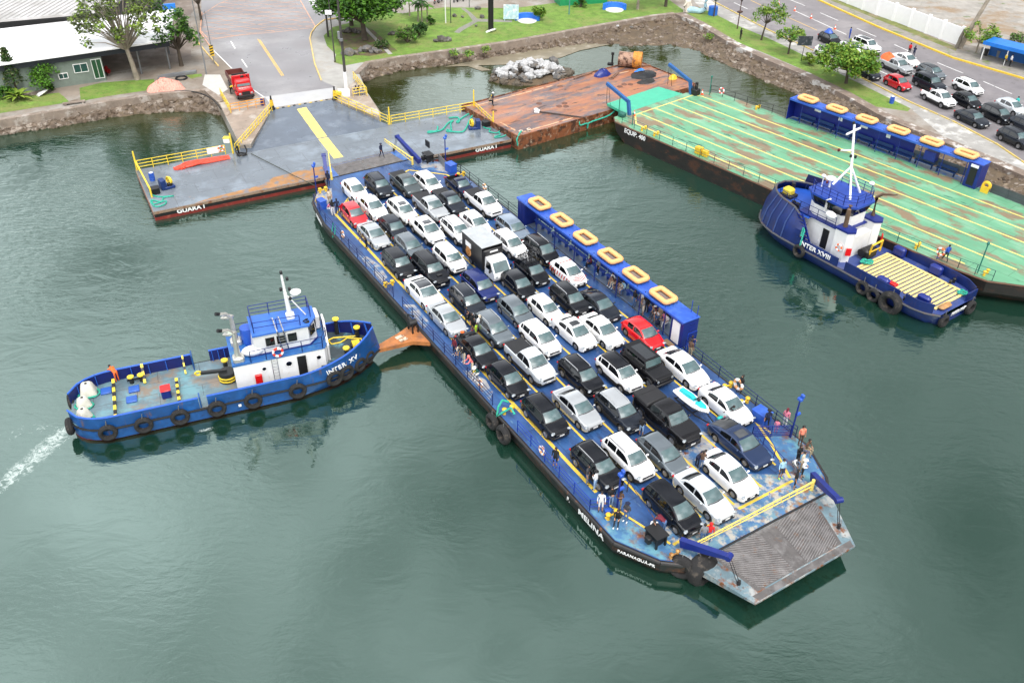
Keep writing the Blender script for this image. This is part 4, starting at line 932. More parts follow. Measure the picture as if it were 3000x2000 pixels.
prail([(c1.x+.3,c1.y-.6,LZ-.05),(a1.x-.1,10.4,PZ)],h=1.15,step=1.35); prail([(a1.x+.3,10.4),(40.6,10.05)],step=1.7); prail([(40.75,9.9),(40.4,4.3)],step=1.2)
for x,y,h in ((.15,10.75,2.2),(.1,2.6,.0),(a1.x+.1,10.45,2.2),(40.7,10.1,2.6),(40.45,4.2,2.0),(a0.x,10.5,2.4)):
    if h: b=MB(); b.cone((x,y,PZ),(x,y,PZ+h),.1,.08,8); b.build('rail_post',yr,pon)
b=MB(); b.cone((.2,10.7,PZ+1.0),(.45,3.4,PZ+.95),.09,.09,8); b.cone((.45,3.4,PZ),(.45,3.4,PZ+.95),.09,.09,8); b.build('railing',yr,pon)
for s,x in(('GUARA I',3.6),('GUARA I',37.4)): text('lettering',s,.62,MT['white'],basis((x,-.02,.51),(1,0,0),(0,0,1)),pon,.015,sx=1.15,bold=.02)
# things on the pontoon
def barrel(loc,label,m='rblue'):
    t=thing('barrel',label,'barrel',loc); b=MB(); 
    for z0_,z1_,r0_,r1_ in((0,.3,.27,.29),(.3,.6,.29,.29),(.6,.9,.29,.26)): b.cone((0,0,z0_),(0,0,z1_),r0_,r1_,14)
    b.torus((0,0,.3),(0,0,1),.29,.02,14,5); b.torus((0,0,.6),(0,0,1),.29,.02,14,5); b.build('drum',MT[m],t)
    b=MB(); b.cone((0,0,.9),(0,0,.93),.2,.2,12); b.build('lid',MT['white'],t)
barrel(PF(1.2,7.4,PZ),'blue plastic barrel with a white lid at the left end of the pontoon')
def reel(loc,rz,label):
    t=thing('rope_reel',label,'winch',loc,rz,'rope winches on the pontoon'); b=MB(); b.box((-.35,0,.55),(.55,.9,1.1),bev=.05); b.box((.25,0,.15),(1.1,1.0,.3),bev=.05); b.build('winch_base',mat('winch_navy',(.01,.04,.16),.5,var=.2),t)
    b=MB(); b.torus((.35,0,.75),(1,.2,0),.42,.07,20,6)
    for k in range(6): a=PI*k/6; v=Vector((0,math.cos(a),math.sin(a)))*.42; b.bar(Vector((.35,0,.75))-v,Vector((.35,0,.75))+v,.06)
    b.torus((.5,0,.75),(1,.2,0),.36,.07,20,6); b.build('reel_wheel',yr,t); b=MB(); b.box((.3,-.3,.4),(.5,.3,.5),bev=.06); b.build('motor',MT['black'],t)
reel(PF(2.2,4.9,PZ),PRZ+.2,'navy winch box with a yellow wheel near the left GUARA I lettering'); reel(PF(38.3,4.8,PZ),PRZ+PI-.3,'navy winch box with a yellow wheel near the right end of the pontoon')
def blackbox(loc,label):
    t=thing('storage_box',label,'box',loc,PRZ); b=MB(); b.box((0,0,.3),(1.0,.8,.6),bev=.04); b.build('box_body',MT['black'],t); b=MB(); b.box((0,0,.64),(1.06,.86,.06),bev=.02); b.build('lid',MT['trim'],t)
blackbox(PF(.9,4.2,PZ),'black low box by the yellow post at the left end of the pontoon'); blackbox(PF(39.9,4.9,PZ),'black low box beside the right winch under the yellow end rail')
def gx(pts,z): return [G(x,y,z) for x,y in pts]
def smoothp(pts,n=4):
    out=[]; P_=[Vector(p) for p in pts]
    for i in range(len(P_)-1):
        p0=P_[max(i-1,0)];p1=P_[i];p2=P_[i+1];p3=P_[min(i+2,len(P_)-1)]
        for k in range(n):
            t=k/n; out.append(.5*((2*p1)+(-p0+p2)*t+(2*p0-5*p1+4*p2-p3)*t*t+(-p0+3*p1-3*p2+p3)*t**3))
    return out+[P_[-1]]
Zs=lambda pts:[(1150+x/5.2275,250+y/5.2275) for x,y in pts]
ropes('mooring_rope',smoothp(gx(Zs([(690,630),(690,670),(660,705),(560,705),(545,725),(640,715),(760,680),(850,580),(930,540),(890,590),(900,690),(840,680),(835,705),(900,710),(1060,715),(1130,650),(1190,510),(1280,395),(1200,420),(1040,520),(1020,560),(990,570),(985,550),(1020,530),(990,490),(860,500)]),PZ+.08)),.1,'long pale green rope lying in loops on the right half of the pontoon')
ropes('mooring_rope',smoothp(gx(Zs([(1390,640),(1440,660),(1500,670),(1480,710),(1600,730),(1650,700),(1740,740),(1700,780),(1570,800),(1580,780),(1650,760),(1620,720)]),PZ+.08)),.07,'green rope running from the right winch to a tangle at the pontoon corner')
Zp=lambda pts:[(400+x/4.126,300+y/4.126) for x,y in pts]
ropes('mooring_rope',smoothp(gx(Zp([(160,1100),(260,1140),(450,1130),(330,1150),(300,1200),(180,1180),(200,1230),(350,1190),(340,1230),(250,1260),(200,1240),(190,1190)]),PZ+.07)),.07,'green rope tangle at the front left corner of the pontoon')
ropes('mooring_line',[G(*q,z) for q,z in (((735,450),PZ+.1),((830,498),PZ+.15),((860,514),PZ+.2),((925,545),DZ+.9))],.04,'dark line crossing the pontoon deck towards the ferry stern').data.materials[0]=mat('dark_rope',(.05,.06,.04),.8)
b=MB(); rd=random.Random(3)
for k in range(9): b.tube(smoothp([PF(3.4+rd.uniform(0,1.5),9.0+rd.uniform(-.35,.2),PZ+.06),PF(5.5+rd.uniform(-.5,.5),9.35+rd.uniform(-.45,.35),PZ+.12+rd.uniform(0,.15)),PF(7.5+rd.uniform(-.5,.5),9.55+rd.uniform(-.45,.35),PZ+.14),PF(9.6+rd.uniform(-.9,.5),9.4+rd.uniform(-.35,.35),PZ+.08)]),.16,6)
o=b.build('folded_boom',mat('tarp_red',(.72,.08,.04),.5,var=.2,vs=3,bump=.3,bs=4)); tag(o,'red flat folded oil boom lying along the left pontoon rail','tarp')
b=MB(); b.tube(coil(PF(11.3,9.5,0)[:2],.5,PZ+.1,3,.12,2),.05,5); b.tube([PF(11.0,9.7,PZ+c) for c in(.1,.6,1.1)],.1,6); b.tube(smoothp([PF(10.9,9.9,PZ+1.1),PF(10.7,9.6,PZ+.5),PF(11.2,9.3,PZ+.15),PF(11.9,9.6,PZ+.3),PF(11.8,9.9,PZ+1.0)]),.08,6); tag(b.build('cable_coil',MT['black']),'black cable coil hanging from the yellow rail at the left of the link span','cable')
b=MB(); b.box((0,0,0),(1.3,.06,.7)); o=tag(b.build('sign_board',MT['whiteclean']),'white board hung on the left pontoon rail above the red folded boom','sign'); o.location=PF(8.4,10.55,PZ+.75); o.rotation_euler=(0,0,PRZ)
ring(PF(9.3,10.45,PZ+.85),(-.473,.88,0),'orange life ring hung on the pontoon rail right of a white board')
b=MB(); b.box((0,0,0),(.7,.6,.55),bev=.05,m=0); b.box((0,0,.3),(.75,.65,.1),bev=.03,m=1); o=tag(b.build('electric_box',[MT['white'],yr]),'white and yellow box on a post at the left of the link span','box'); o.location=PF(a0.x-.3,11.2,PZ+1.4)
# --- red rusty barge
RF,RRZ=frame((.4,98),(.8,.6))
rb=thing('rusty_barge','orange brown rusty flat barge between the grey pontoon and the green barge','barge',(.4,98,0),RRZ)
rdm=mat('rusty_deck',(.36,.155,.08),.38,seams=(6,1.5),var=.35,vs=.5,rvar=.18,streak=(.35,1.3,1),patch=[((.17,.13,.13),.35,.46,.56,(.4,1.3,1)),((.40,.19,.09),.7,.52,.62,(.5,1.5,1)),((.085,.05,.04),.8,.57,.64,(.5,1.4,1)),((.36,.30,.27),1.6,.64,.70,(.4,1.4,1)),((.6,.42,.28),3,.70,.76)])
rsm=mat('rusty_side',(.25,.09,.035),.6,var=.35,vs=1,patch=[(RUSTD,1.0,.46,.58),((.36,.27,.2),2,.56,.64),((.40,.14,.04),1.4,.6,.68)])
BZ=1.6
b=MB(); b.prism([(0,0),(30.0,0),(30.0,12),(0,12)],-.5,BZ-.02); b.build('hull',rsm,rb,smooth=0)
b=MB(); b.sheet([(.02,.02,BZ),(29.98,.02,BZ),(29.98,11.98,BZ),(.02,11.98,BZ)]); b.build('deck',rdm,rb,smooth=0)
b=MB(); b.box((15,.06,BZ+.04),(30,.14,.12)); b.box((15,11.94,BZ+.04),(30,.14,.12)); b.box((29.94,6,BZ+.042),(.12,11.7,.12)); b.box((.06,6,BZ+.042),(.12,11.7,.12)); b.build('coaming',rsm,rb,smooth=0)
pale_l=mat('pale_line',(.62,.42,.27),.6,var=.2,patch=[((.36,.12,.05),1.5,.5,.6)])
for (x0,y0,x1,y1) in((1.5,.9,9,.9),(.9,1.8,.9,4.8),(1.5,11.0,14,11.0),(23.5,9.5,28.2,9.2)):
    b=MB(); d=Vector((x1-x0,y1-y0)).normalized()*.11; b.sheet([(x0-d.y,y0+d.x,BZ+.006),(x1-d.y,y1+d.x,BZ+.006),(x1+d.y,y1-d.x,BZ+.006),(x0+d.y,y0-d.x,BZ+.006)]); b.build('deck_line',pale_l,rb,smooth=0)
for (x,y) in((10,4.8),(11.2,5.2),(10.7,4.3),(21,5.6),(22,5.9),(22.7,5.4),(8.5,7),(22,8.5),(2.4,8.3),(14.5,10.2)):
    b=MB(); b.torus((x,y,BZ+.02),(0,0,1),.33,.05,16,5,sq=.5); b.cone((x,y,BZ),(x,y,BZ+.03),.3,.3,14); b.build('deck_hatch',mat('hatch_rust',(.16,.08,.055),.6,var=.2),rb)
for k,(x,y) in enumerate(((.9,.7),(2.0,.6))): b=MB(); b.cone((x,y,BZ),(x,y,BZ+.3),.2,.2,10); b.sph((x,y,BZ+.32),(.3,.3,.12),10,6); b.build('bollard',mat('pale_bollard',(.6,.5,.42),.6,patch=[(RUST,3,.5,.6)]),rb)
ropes('mooring_rope',[RF(.8,.5,BZ+.4),RF(.3,.2,BZ+.35),RF(-.15,.1,BZ-.3),RF(-.1,0,.6)],.1,'green rope tied at the near left corner of the rusty barge')
ropes('mooring_rope',smoothp([RF(9.4,.1,BZ-.1),RF(9.4,-.1,.9),RF(10.5,-.15,.9),RF(10.6,-.15,.2),RF(10.8,-.15,.9),RF(14,-.3,1.2),RF(16,.2,1.9)]),.09,'green and white rope along the near side of the rusty barge')
t=thing('rusty_pipe','long dark pipe with a pale round end lying on the rusty barge deck','pipe',RF(6.5,4.8,BZ),RRZ-R(54))
b=MB(); b.cone((0,0,.12),(6.0,0,.12),.09,.09,8); b.build('pipe',mat('dark_rust',(.06,.04,.03),.6),t); b=MB(); b.cone((-.3,0,.1),(.3,0,.1),.28,.28,10); b.sph((-.15,0,.38),(.3,.3,.14),10,6); b.build('pipe_end',MT['white'],t)
t=thing('old_tank','two big rusty tanks, pale and orange, at the rusty barge far corner','tank',RF(27.0,11.0,BZ),RRZ-R(50))
b=MB(); b.cone((-1.1,0,1.0),(.9,0,1.0),1.0,1.0,16); b.build('tank_body',mat('tank_pale',(.38,.24,.17),.6,patch=[(RUSTD,1.5,.5,.6),((.6,.55,.5),1,.6,.7)]),t)
b=MB(); b.cone((.92,0,1.05),(2.1,0,1.05),1.12,1.12,18); b.torus((1.5,0,1.05),(1,0,0),1.13,.06,18,5); b.build('tank_end',mat('tank_orange',(.62,.27,.04),.6,var=.2,patch=[(RUST,1.5,.5,.6),((.7,.5,.3),2,.6,.7)]),t)
b=MB(); b.cone((-2.0,.1,0),(-2.0,.1,1.5),.13,.13,8); b.box((-2.0,.1,1.6),(.4,.3,.3)); b.box((-2.2,0,.15),(.8,.6,.3)); b.build('pump',MT['black'],t)
def tarp(loc,rx,ry,h,m,label,seed=0,name='tarp',rz=0):
    rd=random.Random(seed); b=MB(); n=18; vs=[];fs=[]
    for j in range(6):
        f=j/5
        for i in range(n):
            a=2*PI*i/n; q=1+.25*noise.noise(Vector((math.cos(a)*2+seed,math.sin(a)*2,f*2))); rr=(1-f)**.6*q
            vs.append((rx*rr*math.cos(a),ry*rr*math.sin(a),h*f**.8*(1+.3*noise.noise(Vector((i*.9,j*1.3,seed))))))
    for j in range(5):
        for i in range(n): fs.append((j*n+i,j*n+(i+1)%n,(j+1)*n+(i+1)%n,(j+1)*n+i))
    b.add(vs,fs); o=b.build(name,m,smooth=25); o.location=loc; o.rotation_euler=(0,0,rz); return tag(o,label,'tarp')
tarp(RF(21.9,10.2,BZ),1.3,.8,.9,MT['blue'],'dark blue tarpaulin bundle on the far edge of the rusty barge',1,rz=RRZ)
tarp(RF(27.1,8.2,BZ),.9,.6,.5,mat('tarp_lightblue',(.03,.25,.75),.5,var=.15),'bright blue tarpaulin on top of the black sheets by the rusty tanks',2,rz=RRZ)
tarp(RF(26.6,7.0,BZ),2.2,1.5,.5,mat('black_sheet',(.015,.017,.02),.4,var=.4,bump=.6,bs=4),'crumpled black plastic sheets beside the green barge loading ramp',3,rz=RRZ)
tarp(RF(25.2,5.0,BZ),1.5,.8,.35,mat('black_sheet2',(.025,.025,.024),.5,var=.4,bump=.6,bs=4,patch=[((.6,.5,.05),2,.66,.7)]),'smaller dark sheet pile with yellow bits at the tip of the green ramp',4,rz=RRZ)
tarp(RF(29.0,3.8,BZ),.7,.5,.6,MT['yellow'],'yellow bundle at the far right edge of the rusty barge',5,rz=RRZ)
for k,(x,y,a,ln) in enumerate(((19.5,11.4,.1,3.5),(23.3,9.0,.5,2.5),(28,7,1.2,2),(29.2,9.5,-.3,1.6))):
    b=MB(); b.bar((-ln/2,0,.1),(ln/2,0,.12),.16,.14); b.bar((-ln/2+.2,.25,.1),(ln/2,.2,.1),.12,.1); o=b.build('scrap_beam',mat('scrap',(.22,.13,.09),.6,var=.3)); o.location=RF(x,y,BZ); o.rotation_euler=(0,0,RRZ+a); tag(o,['grey pair of beams along the far edge of the rusty barge','short dark beams beside the pump of the rusty tanks','scrap beams right of the black plastic sheets','short scrap beams at the far right corner of the rusty barge'][k],'beam')
# --- green barge
GF,GRZ=frame((11.6,103),(.646,-.763)); GZ=2.2
gb=thing('green_barge','long pale green flat barge with yellow lane lines and a blue passenger shelter','barge',(11.6,103,0),GRZ)
gdm=mat('green_deck',(.155,.37,.225),.4,seams=(6,2.0),var=.16,vs=.5,rvar=.12,streak=(.4,1,1),patch=[((.24,.42,.29),.5,.5,.65,(.4,1,1)),((.25,.19,.12),.40,.505,.565,(.5,1.1,1)),((.04,.14,.09),.7,.62,.66,(.35,1.6,1)),((.30,.20,.13),2.6,.66,.71,(.3,1.3,1))])
gsm=mat('dark_rusty_side',(.018,.014,.012),.55,var=.35,streak=(.4,.4,1),patch=[(RUSTD,1.2,.52,.64,(.5,.5,1)),(RUST,2.4,.64,.74)])
go=[(.2,.4),(1.2,-.45),(3.2,-.5),(44.5,-.5),(47.2,-.2),(51.0,2.5),(53.0,4.0),(53.0,13),(50,15.5),(45,16.9),(3.5,16.9),(1.2,15.6),(.2,13.5)]
b=MB(); n=len(go); 
b.add([(x+(2.6 if x<4 else(-2.6 if x>44 else 0)),y,-.5) for x,y in go]+[(x+(.3 if x<4 else 0),y,1.0) for x,y in go]+[(x,y,GZ-.02) for x,y in go],[(i,(i+1)%n,n+(i+1)%n,n+i) for i in range(n)]+[(n+i,n+(i+1)%n,2*n+(i+1)%n,2*n+i) for i in range(n)]+[tuple(2*n+i for i in range(n))]); b.build('hull',gsm,gb,smooth=0)
b=MB(); b.sheet([(x,y,GZ) for x,y in go]); b.build('deck',gdm,gb,smooth=0)
b=MB()
for p,q in zip(go,go[1:]+go[:1]): b.cone((p[0],p[1],GZ-.1),(q[0],q[1],GZ-.1),.1,.1,6)
b.build('rubbing_strake',mat('rust_strake',(.14,.07,.04),.6,var=.3),gb)
b=MB(); r0_=[(.15,2.4),(.15,13.2),(-2.2,12.6),(-4.0,3.0)]
b.prism([(.3,2.4),(.3,13.0),(-3.6,12.4),(-3.6,2.9)],GZ-.35,GZ-.05); b.build('bow_ramp',mat('ramp_green',(.06,.43,.28),.4,var=.08,patch=[((.2,.4,.25),1,.62,.72)]),gb,smooth=0)
gl_=mat('faded_yellow_line',(.70,.62,.20),.55,var=.12,vs=2,patch=[((.2,.5,.3),1.4,.60,.70),((.25,.18,.1),3,.66,.72)])
for k,(x0,y0,x1,y1) in enumerate(((3.3,.95,44.5,.95),(1.4,3.65,48.0,3.65),(1.4,6.4,50,6.4),(1.4,9.1,50,9.1),(1.4,11.6,50,11.6),(2.4,14.1,50,14.1),(1.3,3.0,1.3,13.6),(3.3,.95,1.3,2.9),(1.3,13.6,2.4,14.1))):
    b=MB(); stripe(b,x0,y0,x1,y1,.19,GZ+(.006 if k<6 else .010)); b.build('lane_marking',gl_,gb,smooth=0)
gr_=mat('rail_grey_green',(.03,.09,.09),.5,var=.1)
b=MB(); rail(b,[(2.2,-.35,GZ),(44.5,-.38,GZ),(47.5,0,GZ)],h=1.05,step=2.0,mid=(.5,),r=.022,z=GZ); b.build('railing',gr_,gb)
b=MB(); rail(b,[(2.2,15.9,GZ),(13.2,16.7,GZ)],h=1.05,step=1.9,mid=(.5,),r=.022,z=GZ); b.build('railing',MT['trim'],gb)
b=MB(); rail(b,[(38.8,16.7,GZ),(50,16.2,GZ)],h=1.05,step=2,mid=(.5,),r=.022,z=GZ); b.add([(38.9,16.72,GZ+.05),(49.9,16.22,GZ+.05),(49.9,16.22,GZ+1),(38.9,16.72,GZ+1)],[(0,1,2,3)]); b.build('railing',mat('mesh_rail',(.09,.10,.11),.5),gb)
for (x,y,m_) in((5.2,.25,'yellow'),(7.2,.2,'yellow'),(9.4,16.3,'yellow'),(46.6,.6,'yellow'),(40.2,.2,'yellow'),(35.6,.2,'yellow')): bollard(gb,x,y,GZ,.9)
b=MB(); b.box((13.6,.3,GZ+.4),(.9,.6,.8),bev=.05); b.box((14.5,.3,GZ+.35),(.7,.5,.7),bev=.05); b.build('deck_locker',MT['yellow'],gb)
# ramp frames, dark blue-grey
abm=mat('arm_blue_grey',(.035,.13,.33),.45,var=.15)
for y,z1 in((2.3,3.4),(13.6,3.4)):
    b=MB(); b.bar((.9,y,GZ),(.5,y,GZ+1.7),.35,.35); b.bar((.5,y,GZ+1.6),(-3.2,y-.1,GZ+z1-.6),.35,.35); b.build('ramp_arm',abm,gb,smooth=0)
    b=MB(); b.tube([(-3.2,y,GZ+z1-.6),(-3.3,y+.2,GZ)],.03,5); b.tube([(-3.0,y,GZ+z1-.6),(-2.6,y+.2,GZ)],.03,5); b.build('lifting_cable',MT['trim'],gb)
b=MB(); b.box((1.2,13.9,GZ+.4),(1.3,.9,.8),bev=.1); b.cone((1.4,13.9,GZ+.8),(1.4,13.9,GZ+1.6),.2,.2,8); b.torus((1.4,13.6,GZ+1.1),(0,1,0),.35,.06,14,5); b.build('ramp_winch',MT['black'],gb)
b=MB(); b.box((.7,1.2,GZ+.3),(.9,.7,.5),bev=.1); b.cone((.4,.9,GZ),(.4,.9,GZ+2.6),.05,.05,6); b.build('ramp_winch',mat('winch_green',(.02,.14,.11),.6),gb)
for (x,y,h) in((2.6,15.2,2.4),(46.0,.35,3.0),(3.3,.3,1.4)):
    b=MB(); b.cone((x,y,GZ),(x,y,GZ+h),.06,.06,6); b.sph((x,y,GZ+h),(.14,.14,.16),8,6); b.build('light_post',mat('post_green',(.02,.18,.14),.5),gb)
text('lettering','EQUIP. 400',.75,MT['white'],basis((4.6,-.56,GZ-.55),(1,0,0),(0,0,1)),gb,.015,sx=.95,bold=.015)
# shelter on the green barge
X0,X1,Y0,Y1,Z1=13.6,37.6,16.3,17.9,4.85
b=MB(); b.box(((X0+X1)/2,(Y0+Y1)/2,Z1),(X1-X0,Y1-Y0,.1),bev=.03); b.box(((X0+X1)/2,Y0+.02,Z1-.1),(X1-X0-.1,.06,.18)); b.build('shelter_roof',MT['rblue'],gb,smooth=20)
b=MB(); b.box((X0+7.9,Y1-.1,(GZ+Z1)/2),(15.8,.06,Z1-GZ-.1)); b.build('shelter_wall',mat('wall_navy',(.006,.02,.22),.5,var=.15),gb,smooth=0)
b=MB(); b.box((X0+19.6,Y1-.1,GZ+.75),(7.5,.06,.9)); b.build('shelter_wall',mat('mesh_grey',(.10,.12,.14),.6),gb,smooth=0)
b=MB(); b.box((X0+.03,(Y0+Y1)/2,(GZ+Z1)/2),(.06,Y1-Y0-.05,Z1-GZ-.1)); b.build('shelter_wall',mat('wall_navy',(.006,.02,.22),.5),gb,smooth=0)
b=MB(); b.box(((X0+X1)/2,17.2,GZ-.06),(X1-X0,1.7,.1)); b.build('shelter_floor',mat('grey_deck',(.16,.2,.26),.4),gb,smooth=0)
for i in range(9):
    b=MB(); x=X0+1.9+i*2.55; b.cone((x,Y0+.05,GZ),(x,Y0+.05,Z1),.045,.045,6); b.build('shelter_post',MT['blue'],gb)
for i in range(8):
    b=MB(); x=X0+2.2+i*2.55; b.box((x,17.25,GZ+.45),(2.2,.42,.06)); b.box((x,17.5,GZ+.75),(2.2,.06,.35))
    for du in(-.95,.95): b.box((x+du,17.25,GZ+.21),(.07,.35,.42))
    b.build('bench',mat('bench_dark',(.012,.05,.16),.5),gb,smooth=0)
for i in range(4):
    b=MB(); x=X0+3.2+i*3.1; b.box((x,Y1-.15,GZ+1.75),(.5 if i%2 else .9,.03,.6 if i%2 else .3)); b.build('notice',MT['whiteclean'],gb,smooth=0)
b=MB(); b.box((X0+18.2,16.9,GZ+1.6),(1.3,.9,1.0),bev=.04); b.build('control_cabinet',MT['blue'],gb)
b=MB(); b.box((X1-.75,17.0,(GZ+Z1)/2+.02),(1.4,1.75,Z1-GZ+.02),bev=.02); bo=b.build('toilet_cabin',MT['blue'],gb,smooth=0)
b=MB(); b.box((X1-.75,16.1,GZ+1.25),(.75,.05,1.9)); b.build('cabin_doorway',MT['black'],bo,smooth=0)
b=MB(); b.box((X1-.75,16.1,GZ+2.4),(.8,.05,.3)); b.build('cabin_sign',MT['whiteclean'],bo,smooth=0)
b=MB(); b.torus((X1+.9,16.4,GZ+.75),(0,1,0),.35,.16,14,8); b.box((X1+.9,16.2,GZ+.35),(.8,.12,.7)); b.build('hose_reel',MT['yellow'],gb)
sd_=['first, at the loading ramp end','second from the loading ramp end','third from the loading ramp end','fourth from the loading ramp end','fifth from the loading ramp end','next to the toilet cabin']
for i in range(6): raft(GF(15.6+i*3.93,17.05,Z1+.05),GRZ+random.uniform(-.02,.02),'raft on the green barge shelter roof, '+sd_[i],'life rafts on the green barge shelter roof')
ring(GF(3.9,15.9,GZ+.8),(.763,.646,0),'red and white life ring on the far rail of the green barge',mat('ring_pink',(.75,.12,.10),.5),.34,.09)
ring(GF(25.9,-.3,GZ+.85),(.763,.646,0),'pink life ring on the near rail of the green barge by the tug bow',mat('ring_pink',(.75,.12,.10),.5),.34,.09)
ring(GF(42.6,-.3,GZ+.85),(.763,.646,0),'red and white life ring on the green barge near the tug stern','ring',.34,.09)
def cone(loc,label,group,proto=[None],h=.75):
    if proto[0] is None:
        t=thing('traffic_cone',label,'traffic cone',loc,0,group); b=MB(); b.box((0,0,.02),(.36,.36,.05)); b.cone((0,0,.04),(0,0,.25),.15,.11,10); b.cone((0,0,.5),(0,0,.72),.06,.03,10); b.build('cone_body',mat('cone_orange',(.8,.13,.04),.5),t)
        b=MB(); b.cone((0,0,.25),(0,0,.5),.11,.06,10); b.build('reflective_band',MT['whiteclean'],t); proto[0]=t; return t
    return dup(proto[0],loc,0,label,group)
cone(GF(1.9,14.6,GZ),'orange traffic cone on the far corner of the green barge','traffic cones'); cone(GF(1.4,2.6,GZ),'orange traffic cone beside the near ramp arm of the green barge','traffic cones')
# ---------------------------------------------------------------- tug with the name INTER XV
def window(par,c,w,h,nrm,name='window',m='dglass',frame_=True):
    nrm=Vector(nrm).normalized(); ang=math.atan2(nrm.y,nrm.x); T=Matrix.Translation(c)@Matrix.Rotation(ang,4,'Z')
    b=MB(); b.box((.012,0,0),(.03,w,h),bev=.0,T=T); p=b.build(name,MT[m],par,smooth=0)
    if frame_:
        b=MB(); 
        for dy,dz,sy,sz in((w/2+.02,0,.05,h+.1),(-w/2-.02,0,.05,h+.1),(0,h/2+.02,w,.05),(0,-h/2-.02,w,.05)): b.box((.02,dy,dz),(.05,sy,sz),T=T)
        b.build('window_frame',MT['trim'],p,smooth=0)
def lathehull(st,par,name,mats,zsplit=None):
    """st: list of (x, [(halfwidth,z)...]) from keel to sheer"""
    b=MB(); n=len(st[0][1])
    for sd in(-1,1):
        o=len(b.v)
        for x,sec in st: b.v+=[Vector((x+(s[2] if len(s)>2 else 0),sd*s[0],s[1])) for s in sec]
        for i in range(len(st)-1):
            for j in range(n-1): b.f.append([o+i*n+j,o+(i+1)*n+j,o+(i+1)*n+j+1,o+i*n+j+1]); b.m.append(1 if j==0 and len(mats)>1 else 0)
    return b.build(name,mats,par,smooth=40)
XF,XRZ=frame((-31.9,48.6),(.928,.372))
tg=thing('tugboat','blue and white tugboat lettered INTER XV pushing against the ferry side','tugboat',(-31.9,48.6,0),XRZ); tg.scale=(1.02,1,1)
tblue=mat('tug_blue',(.010,.080,.245),.38,var=.18,patch=[((.015,.12,.36),.8,.50,.66),((.02,.05,.15),1.5,.60,.72),((.16,.09,.06),2.6,.60,.70,(1,1,.14)),((.18,.12,.1),3,.69,.74)]); tred=mat('waterline_red',(.35,.02,.02),.5)
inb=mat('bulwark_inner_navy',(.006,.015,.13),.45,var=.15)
def xvhw(x):
    if x<3: return 2.85*math.sqrt(max(0,1-((3-x)/3.1)**2))**.8
    if x<15.5: return 2.85
    return 2.85*(1-((x-15.5)/7.15)**2.7) if x<22.6 else .05
def sheer(x): return 2.15 if x<16 else 2.15+1.15*((x-16)/6)**1.1
tab=[]
for x in [0.02,.15,.4,.8,1.4,2.2,3.2,5,7,9,11,13,15,16,17,18,19,19.8,20.5,21.2,21.8,22.2,22.5]:
    hwv=max(.06,xvhw(x)); fl=.0 if x<15 else .9*((x-15)/7); sh_=sheer(x); 
    ox=.0 if x<16 else -.7*((x-16)/6.5)**3
    tab.append((x,[(hwv*.8*(1-fl*.6),-.3,ox*1.2),(hwv*(1-fl*.35),.18,ox*.9),(hwv*(1-fl*.12),.75,ox*.3),(hwv,1.15,0),(hwv+fl*.06,sh_*.6+.5,0),(hwv+fl*.1,sh_,fl*.15)]))
tab=[(x,sec) for x,sec in tab]
def split(tab,a,b_): return [t for t in tab if a<=t[0]<=b_]
lathehull([(x,sec[:4]) for x,sec in tab],tg,'hull',[tblue,tred])
for a,bb,sds in((0,8.6,(-1,1)),(11.0,22.5,(-1,)),(9.9,13,(1,)),(15,22.5,(1,)),(13,15,(1,)),(9.2,11.0,(-1,))):
    for sd in sds:
        bo=MB(); bi=MB(); cp=MB(); st=[]
        N_=14
        for i in range(N_+1):
            x=a+(bb-a)*i/N_; x=max(.02,min(22.5,x)); hwv=max(.06,xvhw(x)); fl=.0 if x<15 else .9*((x-15)/7); s_=sheer(x); ox=0
            if sd==-1 and 9.2<=x<16.0: s_+=.0
            tb=.5*max(0,(x-18)/4.6)**2; st.append((Vector((x,sd*hwv,1.1)),Vector((x-tb,sd*(hwv+fl*.16),s_))))
        for bq,off in((bo,0),(bi,-.10)):
            for p,q in st: bq.v+=[p+Vector((0,sd*off,0)),q+Vector((0,sd*off,0))]
            for i in range(N_): bq.f.append([2*i,2*i+2,2*i+3,2*i+1]); bq.m.append(0)
        bo.build('bulwark',tblue,tg,smooth=40)
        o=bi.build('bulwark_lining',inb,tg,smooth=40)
        for i in range(N_): cp.cone(st[i][1]+Vector((0,-sd*.05,0)),st[i+1][1]+Vector((0,-sd*.05,0)),.075,.075,6)
        for i in (1,3,5,7,9,11,13): cp.bar(st[i][0]+Vector((0,-sd*.16,0)),st[i][1]+Vector((0,-sd*.14,-.1)),.05,.12)
        cp.build('bulwark_cap',mat('cap_blue',(.03,.13,.5),.4,var=.1),tg)
b=MB()
for sd in(-1,1):
    pts=[Vector((x,sd*(xvhw(x)+.03),1.12)) for x in [.02,.15,.4,.8,1.4,2.2,3.2,6,10,14,16,17,18,19,20,20.8,21.6,22.1,22.45]]
    b.tube(pts,.09,6)
b.build('rubbing_strake',MT['rubber'],tg)
dkm=mat('tug_deck',(.15,.22,.25),.4,seams=(3,1.4),var=.25,vs=.8,rvar=.12,patch=[((.17,.32,.36),.4,.5,.62),((.24,.20,.16),.5,.50,.62),((.40,.38,.34),3,.68,.73),((.2,.1,.06),2,.68,.74)])
dm=MB(); xs=[.05,.3,.7,1.4,2.2,3.2,6,10,14,18,19.5]; dm.sheet([(x,-xvhw(x)+.02,1.2) for x in xs]+[(x,xvhw(x)-.02,1.2) for x in reversed(xs)]); dm.build('deck',dkm,tg,smooth=0)
dm=MB(); xs=[17.6,18.5,19.5,20.3,21,21.6,22.0,22.2]; dm.sheet([(x,-xvhw(x)+.05,1.9) for x in xs]+[(x,xvhw(x)-.05,1.9) for x in reversed(xs)]); dm.build('foredeck',mat('foredeck_dark',(.05,.07,.08),.5,var=.3,patch=[((.14,.3,.36),1,.55,.7)]),tg,smooth=0)
